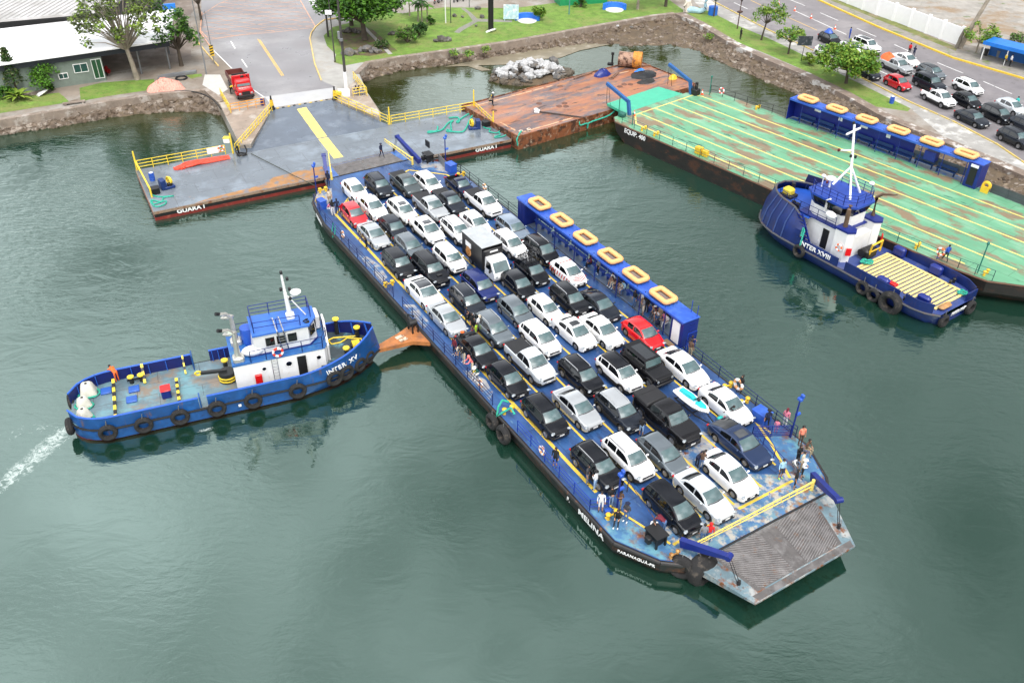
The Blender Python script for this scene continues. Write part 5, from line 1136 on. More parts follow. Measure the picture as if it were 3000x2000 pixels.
wm=mat('tug_white',(.74,.74,.73),.4,var=.06,patch=[((.5,.38,.27),3,.64,.76,(1,1,.12)),((.5,.36,.22),2.2,.68,.76)])
b=MB(); b.prism([(11.4,-1.8),(18.0,-1.8),(18.4,-1.0),(18.4,1.9),(17.8,2.2),(11.4,2.2)],1.2,3.45); b.build('deckhouse',wm,tg,smooth=0)
b=MB(); b.prism([(11.35,-1.85),(12.6,-1.85),(12.6,2.25),(11.35,2.25)],3.46,3.62); b.prism([(12.6,-1.85),(18.05,-1.85),(18.45,-1.0),(18.45,1.9),(17.8,2.25),(12.6,2.25)],3.46,3.5,mt=0); b.build('upper_deck',mat('upper_deck_blue',(.03,.14,.38),.4,var=.15,patch=[((.12,.3,.42),1,.55,.7)]),tg,smooth=0)
b=MB(); b.add([(13.0,-1.05,3.5),(17.1,-1.05,3.5),(17.8,-.3,3.5),(17.8,1.2,3.5),(13.0,1.6,3.5),(13.2,-1.25,5.35),(17.1,-1.25,5.35),(17.7,-.3,5.35),(17.7,1.2,5.35),(13.2,1.35,5.35)],[(0,1,6,5),(1,2,7,6),(2,3,8,7),(3,4,9,8),(4,0,5,9),(5,6,7,8,9)]); b.build('wheelhouse',wm,tg,smooth=0)
b=MB(); b.prism([(13.1,-1.35),(17.2,-1.35),(17.85,-.35),(17.85,1.15),(13.1,1.4)],5.36,5.5); b.build('wheelhouse_roof',mat('roof_soft_blue',(.05,.17,.52),.4,var=.12),tg,smooth=0)
b=MB(); b.prism([(12.95,-1.12),(17.15,-1.12),(17.85,-.33),(17.85,1.25),(12.95,1.65)],3.5,3.62); b.build('navy_band',MT['blue'],tg,smooth=0)
for x in(14.3,15.1,15.9): window(tg,(x,-1.2,4.65),.55,.62,(0,-1,0))
window(tg,(17.42,-.85,4.7),.6,.62,(.75,-.6,0)); window(tg,(17.78,.4,4.7),1.1,.62,(1,0,0))
for x,r_ in((13.5,.17),(15.3,.24),(17.5,.2)): b=MB(); b.cone((x,-1.8,2.75),(x,-1.84,2.75),r_,r_,16); b.torus((x,-1.83,2.75),(0,1,0),r_,.03,16,5,m=1); b.build('porthole',[MT['dglass'],wm],tg)
b=MB(); b.box((16.25,-1.82,2.35),(.65,.05,1.7),bev=.0); b.build('doorway',MT['black'],tg,smooth=0)
b=MB(); b.box((17.0,-1.84,2.35),(.7,.06,1.7),bev=.02); b.build('door',wm,tg,smooth=0)
b=MB(); b.box((13.0,-1.9,2.0),(.5,.2,.75),bev=.03); b.build('fire_hose_box',MT['red'],tg)
for x in(14.3,): 
    b=MB()
    for dy in(-.2,.2): b.cone((x+dy,-1.95,1.25),(x+dy,-1.9,3.6),.025,.025,5)
    for k in range(8): b.cone((x-.2,-1.93,1.4+k*.28),(x+.2,-1.93,1.4+k*.28),.02,.02,5)
    b.build('ladder',MT['chrome'],tg)
b=MB()
for dy in(-.22,.22): b.tube([(15.3+dy,-1.1,3.6),(15.1+dy,-1.38,5.5),(15.0+dy,-.3,6.05),(14.9+dy,.3,5.65)],.05,6)
for k in range(7): b.cone((14.9,-1.15-.03*k,3.8+k*.24),(15.5,-1.15-.03*k,3.8+k*.24),.02,.02,5)
b.build('ladder',MT['chrome'],tg)
b=MB(); rail(b,[(13.3,-1.0,5.5),(13.3,1.2,5.5),(17.5,1.1,5.5),(17.5,-.3,5.5)],h=1.0,step=1.4,z=5.5); rail(b,[(13.3,-1.0,5.5),(16.6,-1.15,5.5)],h=.9,step=1.6,mid=(.5,),z=5.5); b.build('roof_railing',MT['blue'],tg)
for q_ in ([(12.7,-1.75,3.5),(14.9,-1.75,3.5),(17.9,-1.75,3.5),(18.35,-.9,3.5),(18.35,1.8,3.5)],[(12.0,2.15,3.5),(13.2,2.15,3.5)]): b=MB(); rail(b,q_,h=1,step=1.2,mid=(.5,),z=3.5); b.build('deck_railing',dkb,tg)
# white winch cover, mast, funnels
b=MB(); b.box((17.9,1.3,4.2),(.7,1.3,1.2),bev=.08); b.build('vent_box',wm,tg)
for k in range(3): b=MB(); b.box((18.27,.95+.36*k,4.35),(.04,.24,.2),bev=.0); b.build('vent',MT['black'],tg,smooth=0)
b=MB(); b.cone((16.1,.1,5.5),(16.0,.1,7.8),.2,.13,10); b.cone((16.0,.1,7.8),(15.95,.1,9.5),.12,.07,8); b.cone((17.2,.0,5.6),(16.05,.1,7.6),.05,.05,6); b.box((16.1,.1,5.7),(.6,.6,.5),bev=.08); b.bar((16.0,.1,7.25),(16.9,.2,7.35),.12,.1); b.build('mast',wm,tg)
b=MB(); b.sph((16.75,.2,7.6),(.42,.42,.16),12,7); b.build('radar_dome',MT['whiteclean'],tg)
for k,(x,z) in enumerate(((15.95,9.5),(16.3,8.9),(16.35,8.0),(15.75,8.1),(16.3,7.2))): b=MB(); b.box((x,.1,z),(.2,.2,.28),bev=.04); b.build('mast_lamp',MT['trim'],tg)
b=MB(); b.cone((17.1,-.85,5.55),(17.25,-1.15,5.0),.2,.16,10); b.torus((17.05,-.75,5.6),(-.3,.6,.6),.17,.05,12,5); b.build('searchlight',MT['trim'],tg)
stainless=mat('stainless_exhaust',(.55,.54,.5),.3,metal=.6,var=.15,patch=[((.1,.09,.08),2,.6,.7)])
for (x,y) in((11.9,-1.3),(12.0,.9)):
    b=MB(); b.tube([(x,y,3.5),(x,y,6.0),(x-.35,y-.15,6.5),(x-.75,y-.3,6.65)],[.24,.15,.15,.14],8); b.sph((x-.25,y,6.1),(.5,.2,.2),8,6); b.box((x,y,3.8),(.8,.8,.5),bev=.1); b.build('exhaust',stainless,tg)
    b=MB(); b.cone((x-.7,y-.28,6.64),(x-1.0,y-.4,6.8),.13,.15,8); b.build('exhaust_tip',MT['black'],tg)
b=MB(); b.cone((12.9,.9,3.5),(12.9,.9,4.9),.5,.5,14); b.build('funnel_drum',MT['rblue'],tg)
b=MB(); b.sph((13.0,-.9,3.95),(.85,.42,.42),12,8); b.build('life_raft_canister',MT['whiteclean'],tg)
# foredeck gear
dkg=mat('fitting_black',(.02,.022,.022),.5,var=.2); yt=mat('yellow_top',(.82,.62,.06),.5)
for x,y,z,h in((19.6,1.9,1.9,1.4),(21.0,.9,1.9,.9),(19.7,-1.1,1.9,.6),(10.9,1.7,1.2,.5)):
    b=MB(); b.cone((x,y,z),(x,y,z+h),.17,.15,10); b.cone((x,y-.3,z+h*.75),(x,y+.3,z+h*.75),.05,.05,6); b.build('towing_bitt',dkg,tg); b=MB(); b.cone((x,y,z+h),(x,y,z+h+.1),.26,.26,12); b.build('bitt_cap',yt,tg)
b=MB(); b.tube([(18.7,1.2,1.95),(18.9,.6,1.95),(19.6,.6,1.95),(20.2,1.0,1.95),(21.2,.5,1.95),(21.1,-.3,1.95)],.06,5); b.tube([(18.7,1.2,1.95),(19.2,1.4,1.95),(21.0,1.0,1.95)],.06,5); b.build('yellow_deck_rail',yt,tg)
b=MB()
for k in range(5): b.torus((20.35+.12*k,-.35,2.15),(1,0,0),.33,.06,16,6)
b.build('hose_coil',yt,tg); b=MB(); b.cone((20.2,-.35,2.1),(20.95,-.35,2.1),.2,.2,10); b.build('hose_drum',MT['black'],tg)
b=MB(); b.tube([(18.35,-1.3,1.3),(18.35,-1.4,3.4),(18.35,-1.1,3.5),(18.4,-.2,4.9),(18.4,.4,5.0),(18.5,.4,4.5)],.09,8); b.build('fire_pipe',wm,tg)
# aft deck: tow hook, hatches, striped beams, locker
b=MB(); b.cone((10.9,-.1,1.2),(10.9,-.1,2.0),.65,.6,14); b.bar((10.9,-.1,2.1),(9.1,.2,2.1),.25,.2); b.build('towing_hook',dkg,tg)
for z_ in(1.35,1.6): b=MB(); b.cone((10.9,-.1,z_),(10.9,-.1,z_+.1),.68,.68,14); b.build('yellow_band',yt,tg)
b=MB(); b.torus((8.9,.25,2.1),(0,1,.2),.2,.08,10,5); b.build('tow_hook_ring',yt,tg)
def striped(p,q,w=.2,n=9):
    p=Vector(p);q=Vector(q)
    for k in range(n):
        b=MB(); b.bar(p.lerp(q,k/n),p.lerp(q,(k+1)/n),w,w); b.build('striped_beam',yt if k%2==0 else MT['black'],tg,smooth=0)
striped((3.0,-2.4,1.5),(3.0,2.2,1.7)); striped((7.3,-2.5,1.45),(7.3,1.0,1.45)); striped((5.1,2.75,2.2),(5.1,1.5,1.3),.18,5); striped((8.0,2.8,2.2),(8.0,1.6,1.3),.12,5)
for x,y in((4.3,1.1),(4.1,-.1),(2.4,1.6),(2.3,-1.9),(4.5,-2.4),(7.9,-2.2)): b=MB(); b.box((x,y,1.27),(.75,.75,.14),bev=.03,rz=.0); b.build('deck_hatch',mat('hatch_blue',(.03,.12,.42),.4,var=.15),tg)
b=MB(); b.box((6.5,-.5,1.55),(.65,.75,.7),bev=.04); b.build('deck_locker',MT['blue'],tg); b=MB(); b.box((6.5,-.5,1.93),(.72,.85,.08),bev=.03); b.build('locker_lid',MT['red'],tg)
b=MB(); b.add([(8.6,2.8,1.2),(8.6,2.0,1.2),(8.6,2.0,2.5),(8.6,2.8,2.5),(8.7,2.8,1.2),(8.7,2.0,1.2),(8.7,2.0,2.5),(8.7,2.8,2.5)],[(0,1,2,3),(7,6,5,4),(0,4,5,1),(1,5,6,2),(2,6,7,3),(3,7,4,0)]); b.build('splash_plate',tblue,tg,smooth=0)
b=MB(); b.add([(8.65,-2.8,1.2),(8.65,-2.2,1.2),(8.65,-2.2,2.15),(8.65,-2.8,2.15),(8.75,-2.8,1.2),(8.75,-2.2,1.2),(8.75,-2.2,2.15),(8.75,-2.8,2.15)],[(0,1,2,3),(7,6,5,4),(0,4,5,1),(1,5,6,2),(2,6,7,3),(3,7,4,0)]); b.build('splash_plate',tblue,tg,smooth=0)
for sd in(1,):
    b=MB(); b.cone((4.2,2.0,1.2),(4.2,2.0,1.75),.16,.16,10); b.cone((4.9,2.0,1.2),(4.9,2.0,1.75),.16,.16,10); b.bar((3.9,2.0,1.5),(5.2,2.0,1.5),.12); b.build('mooring_bitt',dkg,tg); b=MB(); b.cone((4.2,2.0,1.75),(4.2,2.0,1.83),.24,.24,12); b.cone((4.9,2.0,1.75),(4.9,2.0,1.83),.24,.24,12); b.build('bitt_cap',yt,tg)
x_=17.75
for ch,wd_ in zip('INTER XV',(.22,.37,.33,.33,.36,.26,.38,.34)):
    x_+=wd_/2
    if ch!=' ':
        f_=lambda x:-(xvhw(x)+.9*max(0,(x-15)/7)*.09+.05)
        dv=Vector((.2,f_(x_+.1)-f_(x_-.1),.05)); text('lettering',ch,.56,MT['whiteclean'],basis((x_,f_(x_),1.80+.15*(x_-17.7)),dv,(0,-.05,1)),tg,.03,sx=1.0,bold=.006)
    x_+=wd_/2
b=MB(); b.box((11.3,-2.95,.75),(.2,.03,.2)); b.build('draft_mark',MT['whiteclean'],tg,smooth=0)
# tug fenders
for k,(x,R_,lb) in enumerate([(2.4,.5,'nearest the stern corner'),(4.8,.5,'second from the stern'),(7.3,.52,'third from the stern'),(9.9,.52,'under the round hull opening'),(12.5,.52,'below the funnel end of the deckhouse'),(15.8,.52,'below the deckhouse ladder'),(18.7,.52,'under the first letters of the name'),(19.7,.5,'under the last letters of the name'),(20.9,.46,'just behind the bow tip pair'),(21.8,.42,'closest to the bow tip')]):
    dy=xvhw(min(x,22)); sl_=(xvhw(x+.1)-xvhw(x-.1))/.2 if x>15.6 else 0; nrm=Vector((-sl_,-1,0)).normalized()
    tyre(XF(x,-dy-.16,.95 if k<6 else 1.15),XF(x+nrm.x,nrm.y)-XF(x,0),R_,.17,'tyre on the near side of the left tug, '+lb,'tyre fenders on the left tug',rope=[(.1,0,R_+.55)])
for y,lb in((-1.35,'lower of two on the stern'),(1.6,'upper of two on the stern')): tyre(XF(-.1 if y<0 else .0,y,1.0),XF(-1,0)-XF(0,0),.48,.18,'black tyre fender on the left tug, '+lb,'tyre fenders on the left tug')
for k,(x,y,lb) in enumerate(((1.25,1.75,'largest and uppermost of three'),(.95,.35,'middle one of three'),(.95,-1.0,'lowest one of three'))):
    t=thing('mooring_block','white tapered mooring float on the tug stern deck, '+lb,'float',XF(x,y,1.2),XRZ+.3*k,'white floats on the tug stern'); s=1.1 if k==0 else .92
    b=MB(); b.box((0,0,.45*s),(1.05*s,1.0*s,.9*s),bev=.12,taper=.68); b.build('float_body',mat('float_white',(.58,.57,.50),.6,var=.12,patch=[((.4,.36,.25),2,.6,.72)]),t); b=MB(); b.cone((0,0,.88*s),(0,0,.93*s),.1,.1,8); b.build('lifting_eye',MT['trim'],t)
    b=MB(); b.tube(coil(XF(x,y,0)[:2],.72*s,1.26,2,.08,k),.05,5); tag(b.build('mooring_rope',MT['rope']),'green rope coiled around the base of the '+['uppermost','middle','lowest'][k]+' white float on the tug stern','rope')
ring(XF(14.95,-1.85,4.0),(.2,-.9,.35)[:3] if False else XF(0,-1)-XF(0,0),'red and white life ring on the left tug between two ladders',mat('ring_red',(.75,.06,.03),.5),.34,.09)
# ---------------------------------------------------------------- tug with the name INTER XVIII
YF,YRZ=frame((26.6,81.1),(.575,-.818))
t8=thing('tugboat','deep blue tugboat lettered INTER XVIII moored against the green barge','tugboat',(26.6,81.1,0),YRZ)
db=mat('tug_deep_blue',(.008,.026,.135),.38,var=.18,patch=[((.010,.04,.2),.8,.52,.68),((.03,.03,.08),1.5,.62,.72),((.13,.07,.06),2.6,.62,.72,(1,1,.14)),((.08,.04,.04),2.4,.67,.74)])
def hw8(x):
    if x<5: return 3.5*(1-((5-x)/6.36)**2.6)**.55
    if x<18.5: return 3.5
    return 3.5-1.2*((x-18.5)/2.5)**2
st=[]
for x in [-1.3,-1.15,-.8,-.2,.7,2.0,3.5,5.2,7,9,11,13,15,17,18.5,19.8,20.6,21]:
    h_=max(.8,hw8(x)); z=2.1 if x>6 else 2.1+2.4*min(1,(6-x)/3.2)
    f=max(0,(6-x)/7.3)
    st.append((x,[(h_*(.72-.12*f),-.4,1.8*f*f if x<6 else 0),(h_*(.95-.12*f),.35,.9*f if x<6 else (-.4 if x>20 else 0)),(h_,1.15,.25*f),(h_,1.15,.25*f)]))
lathehull(st,t8,'hull',[db])
b=MB()
for end in(0,-1):
    s=st[end]; b.v+=[Vector((s[0]+q[2],-q[0],q[1])) for q in s[1]]+[Vector((s[0]+q[2],q[0],q[1])) for q in reversed(s[1])]
b.f=[list(range(8)),list(range(8,16))]; b.m=[0,0]; b.build('transom',db,t8,smooth=0)
# raised bow shield
st2=[]
for x in [-1.3,-1.15,-.8,-.2,.6,1.6,2.7,3.8,5.0,5.9]:
    h_=max(.8,hw8(x)); zt=4.5 if x<3.6 else 4.5-.55*(x-3.6); k_=(6-x)/7.3; st2.append((x,[(h_,1.15,.25*k_),(h_*.96,2.8,.6*k_),(h_*.78,zt,1.35*k_)]))
for sd in(-1,1):
    b=MB(); n=3
    for x,sec in st2: b.v+=[Vector((x+s[2],sd*s[0],s[1])) for s in sec]
    for i in range(len(st2)-1):
        for j in range(2): b.f.append([i*n+j,(i+1)*n+j,(i+1)*n+j+1,i*n+j+1]); b.m.append(0)
    b.build('bow_side',db,t8,smooth=35)
    for k in(4,5,6,7):
        b=MB(); q=[Vector((st2[k][0]+s[2],sd*(s[0]+.03),s[1])) for s in st2[k][1]]; b.tube(q,.07,5); b.build('hull_rib',mat('rib_grey_blue',(.06,.10,.25),.4),t8)
b=MB(); b.v=[Vector((st2[0][0]+s[2],-s[0],s[1])) for s in st2[0][1]]+[Vector((st2[0][0]+s[2],s[0],s[1])) for s in reversed(st2[0][1])]; b.f=[list(range(6))]; b.m=[0]; b.build('bow_front',db,t8,smooth=0)
b=MB()
for sd in(-1,1): b.tube([Vector((x+s[2][2],sd*s[2][0],s[2][1])) for x,s in st2],.1,6); b.tube([Vector((x+s[0][2],sd*(s[0][0]+.05),1.15)) for x,s in st2]+[Vector((x,sd*(hw8(x)+.05),1.15)) for x in(7,9,12,15,17,18.5,19.8,20.8)],.1,6)
b.tube([Vector((.05,-st2[0][1][2][0],4.5)),Vector((.05,st2[0][1][2][0],4.5))],.1,6); b.build('rubbing_strake',mat('strake_grey',(.09,.09,.1),.5,patch=[(RUST,2,.55,.7)]),t8)
b=MB(); b.sheet([(x+s[2][2],-s[2][0]+.08,3.85) for x,s in st2]+[(x+s[2][2],s[2][0]-.08,3.85) for x,s in reversed(st2)]); b.build('foredeck',mat('foredeck_blue',(.025,.10,.42),.4,var=.1),t8,smooth=0)
dk8=mat('tug_deck_blue',(.05,.08,.24),.4,var=.15,patch=[((.12,.13,.2),1,.55,.7)])
b=MB(); xs=[5,7,10,14,18.5,19.8,20.8]; b.sheet([(x,-hw8(x)+.02,1.25) for x in xs]+[(x,hw8(x)-.02,1.25) for x in reversed(xs)]); b.build('deck',dk8,t8,smooth=0)
for a,bb,sd,zt in((5.6,10.6,-1,2.1),(11.4,17.2,-1,2.15),(17.8,20.2,-1,2.15),(11.5,20.6,1,2.15),(5.6,10.5,1,2.1)):
    b=MB(); N_=8; 
    for off in(0,.1):
        for i in range(N_+1): x=a+(bb-a)*i/N_; zz=zt+(2.4*max(0,1-(x-5.6)/.01) if 0 else 0); b.v+=[Vector((x,sd*(hw8(x)-off),1.1)),Vector((x,sd*(hw8(x)-off),zt))]
    o=2*(N_+1)
    for i in range(N_): b.f+=[[2*i,2*i+2,2*i+3,2*i+1],[o+2*i,o+2*i+1,o+2*i+3,o+2*i+2],[2*i+1,2*i+3,o+2*i+3,o+2*i+1]]; b.m+=[0,0,0]
    b.build('bulwark',db,t8,smooth=35)
b=MB(); b.box((20.7,1.9,1.6),(.12,1.5,.9)); b.build('bulwark',db,t8,smooth=0)
b=MB(); b.prism([(4.6,-2.0),(9.2,-2.0),(9.2,2.0),(4.6,2.0)],1.25,3.9); b.build('deckhouse',wm,t8,smooth=0)
b=MB(); b.prism([(4.4,-2.3),(9.6,-2.3),(9.6,2.3),(4.4,2.3)],3.91,4.02); b.build('upper_deck',MT['blue'],t8,smooth=0)
b=MB(); b.prism([(4.9,-1.35),(5.6,-1.75),(8.6,-1.75),(9.3,-1.0),(9.3,1.0),(8.6,1.75),(5.6,1.75),(4.9,1.35)],4.02,5.1); b.build('wheelhouse',wm,t8,smooth=0)
b=MB(); b.add([(4.9,-1.35,5.1),(5.6,-1.77,5.1),(8.6,-1.77,5.1),(9.3,-1.0,5.1),(9.3,1.0,5.1),(8.6,1.77,5.1),(5.6,1.77,5.1),(4.9,1.35,5.1)]+[(4.6,-1.5,6.05),(5.4,-2.05,6.05),(8.8,-2.05,6.05),(9.7,-1.15,6.05),(9.7,1.15,6.05),(8.8,2.05,6.05),(5.4,2.05,6.05),(4.6,1.5,6.05)],[(i,(i+1)%8,8+(i+1)%8,8+i) for i in range(8)]); b.build('bridge_windows',MT['dglass'],t8,smooth=0)
b=MB(); b.prism([(4.45,-1.6),(5.35,-2.15),(8.85,-2.15),(9.8,-1.2),(9.8,1.2),(8.85,2.15),(5.35,2.15),(4.45,1.6)],6.05,6.25); b.build('wheelhouse_roof',mat('roof_mid_blue',(.02,.07,.35),.4,var=.12),t8,smooth=0)
b=MB(); b.box((7.0,-1.92,5.55),(.16,.1,1.0)); b.build('window_pillar',wm,t8,smooth=0)
b=MB(); rail(b,[(4.8,-1.5,6.25),(5.4,-1.95,6.25),(8.7,-1.95,6.25),(9.5,-1.1,6.25),(9.5,1.1,6.25),(8.7,1.95,6.25),(5.4,1.95,6.25)],h=1.0,step=.9,z=6.25); b.build('roof_railing',MT['blue'],t8)
b=MB(); rail(b,[(1.5,-1.8,3.9),(3.6,-2.2,3.9),(4.5,-2.35,4.0),(8.6,-2.25,4.0)],h=1.0,step=1.1,mid=(.5,),z=4.4); b.build('deck_railing',dkb,t8)
b=MB(); b.cone((7.1,.3,8.9),(6.2,.5,12.6),.13,.1,8)
top_=(7.1,.3,8.9)
for p in((8.4,-.6,6.3),(6.5,-1.0,7.2),(7.9,1.5,6.25)): b.cone(p,top_,.11,.09,8)
b.bar((6.3,-.5,11.9),(6.3,1.4,12.1),.14,.12); b.bar((6.9,.3,10.4),(6.2,-.6,10.4),.1); b.build('mast',MT['whiteclean'],t8)
for k,(x,y,z) in enumerate(((6.1,.5,12.7),(6.1,-.75,10.4),(6.9,.1,9.9),(7.0,.7,9.7),(6.0,-1.2,7.3),(6.8,.8,11.2))): b=MB(); b.box((x,y,z),(.2,.2,.28),bev=.04); b.build('mast_lamp',MT['trim'] if k not in(1,4) else mat('lamp_maroon',(.15,.03,.03),.4),t8)
b=MB(); b.sph((5.6,-.1,7.2),(.5,.5,.2),12,7); b.cone((5.6,-.1,6.3),(5.6,-.1,7.1),.1,.1,6); b.build('radar_dome',MT['whiteclean'],t8)
b=MB(); b.sph((5.1,-.6,7.4),(.25,.2,.16),10,6); b.cone((5.1,-.6,6.3),(5.1,-.6,7.3),.05,.05,6); b.sph((9.2,.9,7.9),(.25,.25,.18),8,6); b.build('searchlight',MT['whiteclean'],t8)
for sd in(-1,1):
    fo=-.1
    b=MB(); b.prism([(9.0,sd*1.35+fo),(10.3,sd*1.35+fo),(10.7,sd*1.9+fo),(10.3,sd*2.5+fo),(9.0,sd*2.5+fo)],1.25,4.25); fn=b.build('funnel',wm,t8,smooth=0)
    b=MB(); b.prism([(8.93,sd*1.28+fo),(10.35,sd*1.28+fo),(10.78,sd*1.9+fo),(10.35,sd*2.57+fo),(8.93,sd*2.57+fo)],4.25,4.45); b.build('funnel_top',MT['blue'],fn,smooth=0)
    b=MB(); b.tube([(9.5,sd*2.0,4.4),(9.4,sd*2.0,6.3),(9.9,sd*2.0,6.8),(11.3,sd*2.0,7.3)] if sd==1 else [(9.5,-2.0,4.4),(9.45,-2.0,6.2),(9.5,-2.0,6.6)],[.2,.17,.14,.06] if sd==1 else [.22,.2,.2],8); b.build('exhaust',mat('brown_exhaust',(.18,.12,.08),.5,metal=.4,var=.3),fn)
    b=MB(); b.box((10.75,sd*2.45,2.5),(.5,.12,.75),rz=-.9*sd,bev=.02); b.build('fire_hose_box',MT['red'],fn)
b=MB(); b.prism([(9.2,-1.34),(10.2,-1.34),(10.2,1.34),(9.2,1.34)],1.25,3.4); b.build('rear_wall',wm,t8,smooth=0)
ring(YF(9.9,-2.8,2.7),YF(0,-1)-YF(0,0),'red and white life ring on the white funnel side of the moored tug','ring',.3,.08)
b=MB(); b.box((6.7,-2.02,2.4),(.8,.05,1.9),bev=.0); b.build('door',wm,t8,smooth=0); b=MB(); b.box((7.7,-2.03,2.35),(.7,.05,1.95)); b.build('doorway',MT['black'],t8,smooth=0)
b=MB(); b.sph((7.9,-2.2,5.0),(.6,.35,.35),10,7); b.tube([(7.0,-2.1,5.0),(7.0,-2.1,6.1),(7.4,-2.1,6.4)],.08,6); b.build('life_raft_canister',MT['whiteclean'],t8)
b=MB()
for dy in(-.3,.3): b.bar((4.9+dy,-2.75,4.1),(6.9+dy,-3.05,1.4),.08,.2)
for k in range(9): q=Vector((4.9,-2.75,4.1)).lerp(Vector((6.9,-3.05,1.4)),(k+.5)/9); b.box(q,(.6,.28,.05))
b.build('stairway',MT['blue'],t8,smooth=0)
b=MB(); b.box((1.6,-.6,4.4),(1.0,.9,.7),bev=.15); b.build('winch_cover',mat('cover_yellow',(.62,.5,.06),.6),t8); b=MB(); b.box((1.7,-.6,4.0),(1.3,1.2,.35),bev=.05); b.cone((1.0,.8,3.85),(1.0,.8,4.6),.2,.2,8); b.box((3.4,-1.9,4.15),(.35,.25,.6)); b.box((3.9,-1.95,4.15),(.35,.25,.6)); b.build('anchor_winch',MT['trim'],t8)
b=MB(); b.add([(1.0,2.3,3.9),(3.0,3.0,3.9),(4.3,2.6,3.9),(1.2,2.5,5.2),(2.9,3.1,5.1),(4.4,2.7,4.3)],[(0,1,4,3),(1,2,5,4)]); b.build('wave_screen',mat('screen_navy',(.005,.012,.09),.5),t8,smooth=0)
yg=mat('grid_yellow',(.72,.60,.26),.5,var=.1,vs=2,patch=[((.5,.3,.1),3,.66,.74)])
b=MB(); b.box((11.85,.1,1.32),(.22,4.4,.1)); b.box((15.9,2.35,1.322),(8.4,.2,.1)); b.build('grid_frame',yg,t8,smooth=0)
for k in range(19): b=MB(); x=12.2+k*.43; b.box((x,0,1.32),(.25,4.45,.09)); b.build('deck_plank',yg,t8,smooth=0)
b=MB(); b.box((11.1,.3,1.8),(.9,1.6,1.0),bev=.2); b.cone((10.9,-.6,1.9),(10.9,1.0,1.9),.4,.4,12); b.build('towing_winch',MT['black'],t8)
b=MB(); b.tube([(11.5,-.2,1.9),(11.6,-.2,2.9),(11.7,1.1,3.1),(11.6,1.2,1.9)],.1,6); b.bar((11.6,-.2,2.2),(11.65,1.1,2.3),.08); b.build('winch_guard',MT['yellow'],t8)
for x,y in((12.6,2.95),(16.5,2.9),(18.9,-2.4),(15.1,-2.9)): b=MB(); b.box((x,y,1.75),(1.2,.6,.95),bev=.15); b.build('deck_vent',MT['blue'],t8)
b=MB(); b.box((15.9,-2.6,1.85),(.8,.5,.25),bev=.05); b.build('red_cover',MT['red'],t8)
bollard(t8,18.3,2.8,1.25,.9,MT['black']); bollard(t8,17.6,-2.9,1.25,.8,MT['black'])
b=MB(); b.box((20.3,-1.3,1.5),(.6,1.5,.4),bev=.2); b.build('stern_roller',mat('worn_wood',(.42,.24,.10),.6,var=.3),t8)
text('lettering','INTER XVIII',.62,MT['whiteclean'],basis((8.0,-3.56,1.72),(1,0,0),(0,0,1)),t8,.03,sx=1.15,bold=.004)
text('lettering','INTER XVIII',.5,MT['whiteclean'],basis((20.95,.0,.85),(0,1,0),(.2,0,1)),t8,.03,sx=.8,bold=.02)
for k,(x,y,z,R_,lb) in enumerate(((6.4,-3.65,.9,.5,'under the stairway on a green rope'),(13.8,-3.65,.7,.5,'amidships beside the yellow planking'),(15.0,-3.65,.55,.5,'half sunk, amidships'),(16.8,-3.75,.75,.8,'largest and dustiest, near the stern quarter'),(21.1,1.6,.7,.5,'upper one on the stern'),(20.9,-1.9,.5,.45,'lower one on the stern'))):
    tyre(YF(x,y,z),(YF(0,-1)-YF(0,0)) if k<4 else (YF(1,0)-YF(0,0)),R_,.18 if k!=3 else .32,'tyre fender on the moored right tug, '+lb,'tyre fenders on the right tug',rope=[(0,0,R_+.6)])
ropes('mooring_rope',[YF(6.4,-3.7,1.3),YF(6.4,-3.65,2.0),YF(6.3,-3.4,3.0),YF(6.0,-3.2,3.1),YF(6.2,-3.6,2.4)],.08,'green rope hanging over the name lettering of the moored tug')
b=MB(); b.tube(coil(YF(11.9,-.9,0)[:2],.45,1.5,5,.2,4),.06,5); tag(b.build('mooring_rope',MT['rope']),'green rope heap on the winch end of the yellow planked deck','rope')
b=MB(); b.tube(coil(YF(19.9,1.9,0)[:2],.4,1.45,4,.15,5),.05,5); tag(b.build('mooring_rope',MT['rope']),'small green rope coil at the stern corner of the moored tug','rope')
# ---------------------------------------------------------------- land
def SP(pts,z): return [G(x,y,z) for x,y in pts]
edgeL=[(-900,520),(-300,412),(0,355),(160,330),(320,300),(480,277),(600,268),(640,302)]
padL=[(644,308),(703,425),(735,423),(797,320)]
padR=[(972,292),(1112,346),(1116,330),(1076,271),(1050,218)]
edgeR=[(1082,186),(1165,172),(1324,150),(1500,125),(1723,84),(1914,50),(1978,42),(2042,70),(2138,128),(2250,180),(2346,218),(2473,280),(2569,335),(2664,378),(2792,430),(3000,518),(3300,660),(4200,1150)]
land=[G(x,y,LZ) for x,y in edgeL+padL+padR+edgeR+[(5200,300),(5200,-640),(1500,-700),(-2600,-640),(-2600,300)]]
soil=mat('ground_soil',(.26,.22,.18),.85,var=.2,vs=.3,patch=[((.34,.32,.29),.12,.48,.6),((.17,.13,.09),.5,.58,.7)],bump=.3,bs=2)
b=MB(); b.prism([(p.x,p.y) for p in land],-1.2,LZ); struct(b.build('ground',soil,smooth=0))
def S(name,pts,dz,m,kind='structure',z=LZ):
    b=MB(); b.sheet(SP(pts,z+dz) if len(pts[0])==2 else [Vector((p[0],p[1],z+dz)) for p in pts]); o=b.build(name,m,smooth=0); o['kind']=kind; return o
grassm=mat('grass',(.16,.26,.045),.9,var=.3,vs=.8,patch=[((.22,.25,.075),.35,.48,.64),((.20,.16,.08),.7,.62,.74),((.07,.17,.015),3,.55,.7)],bump=.8,bs=14)
grassd=mat('worn_grass',(.17,.19,.055),.9,var=.28,vs=.8,patch=[((.24,.20,.12),.4,.48,.62),((.09,.17,.02),1.2,.58,.68)],bump=.6,bs=14)
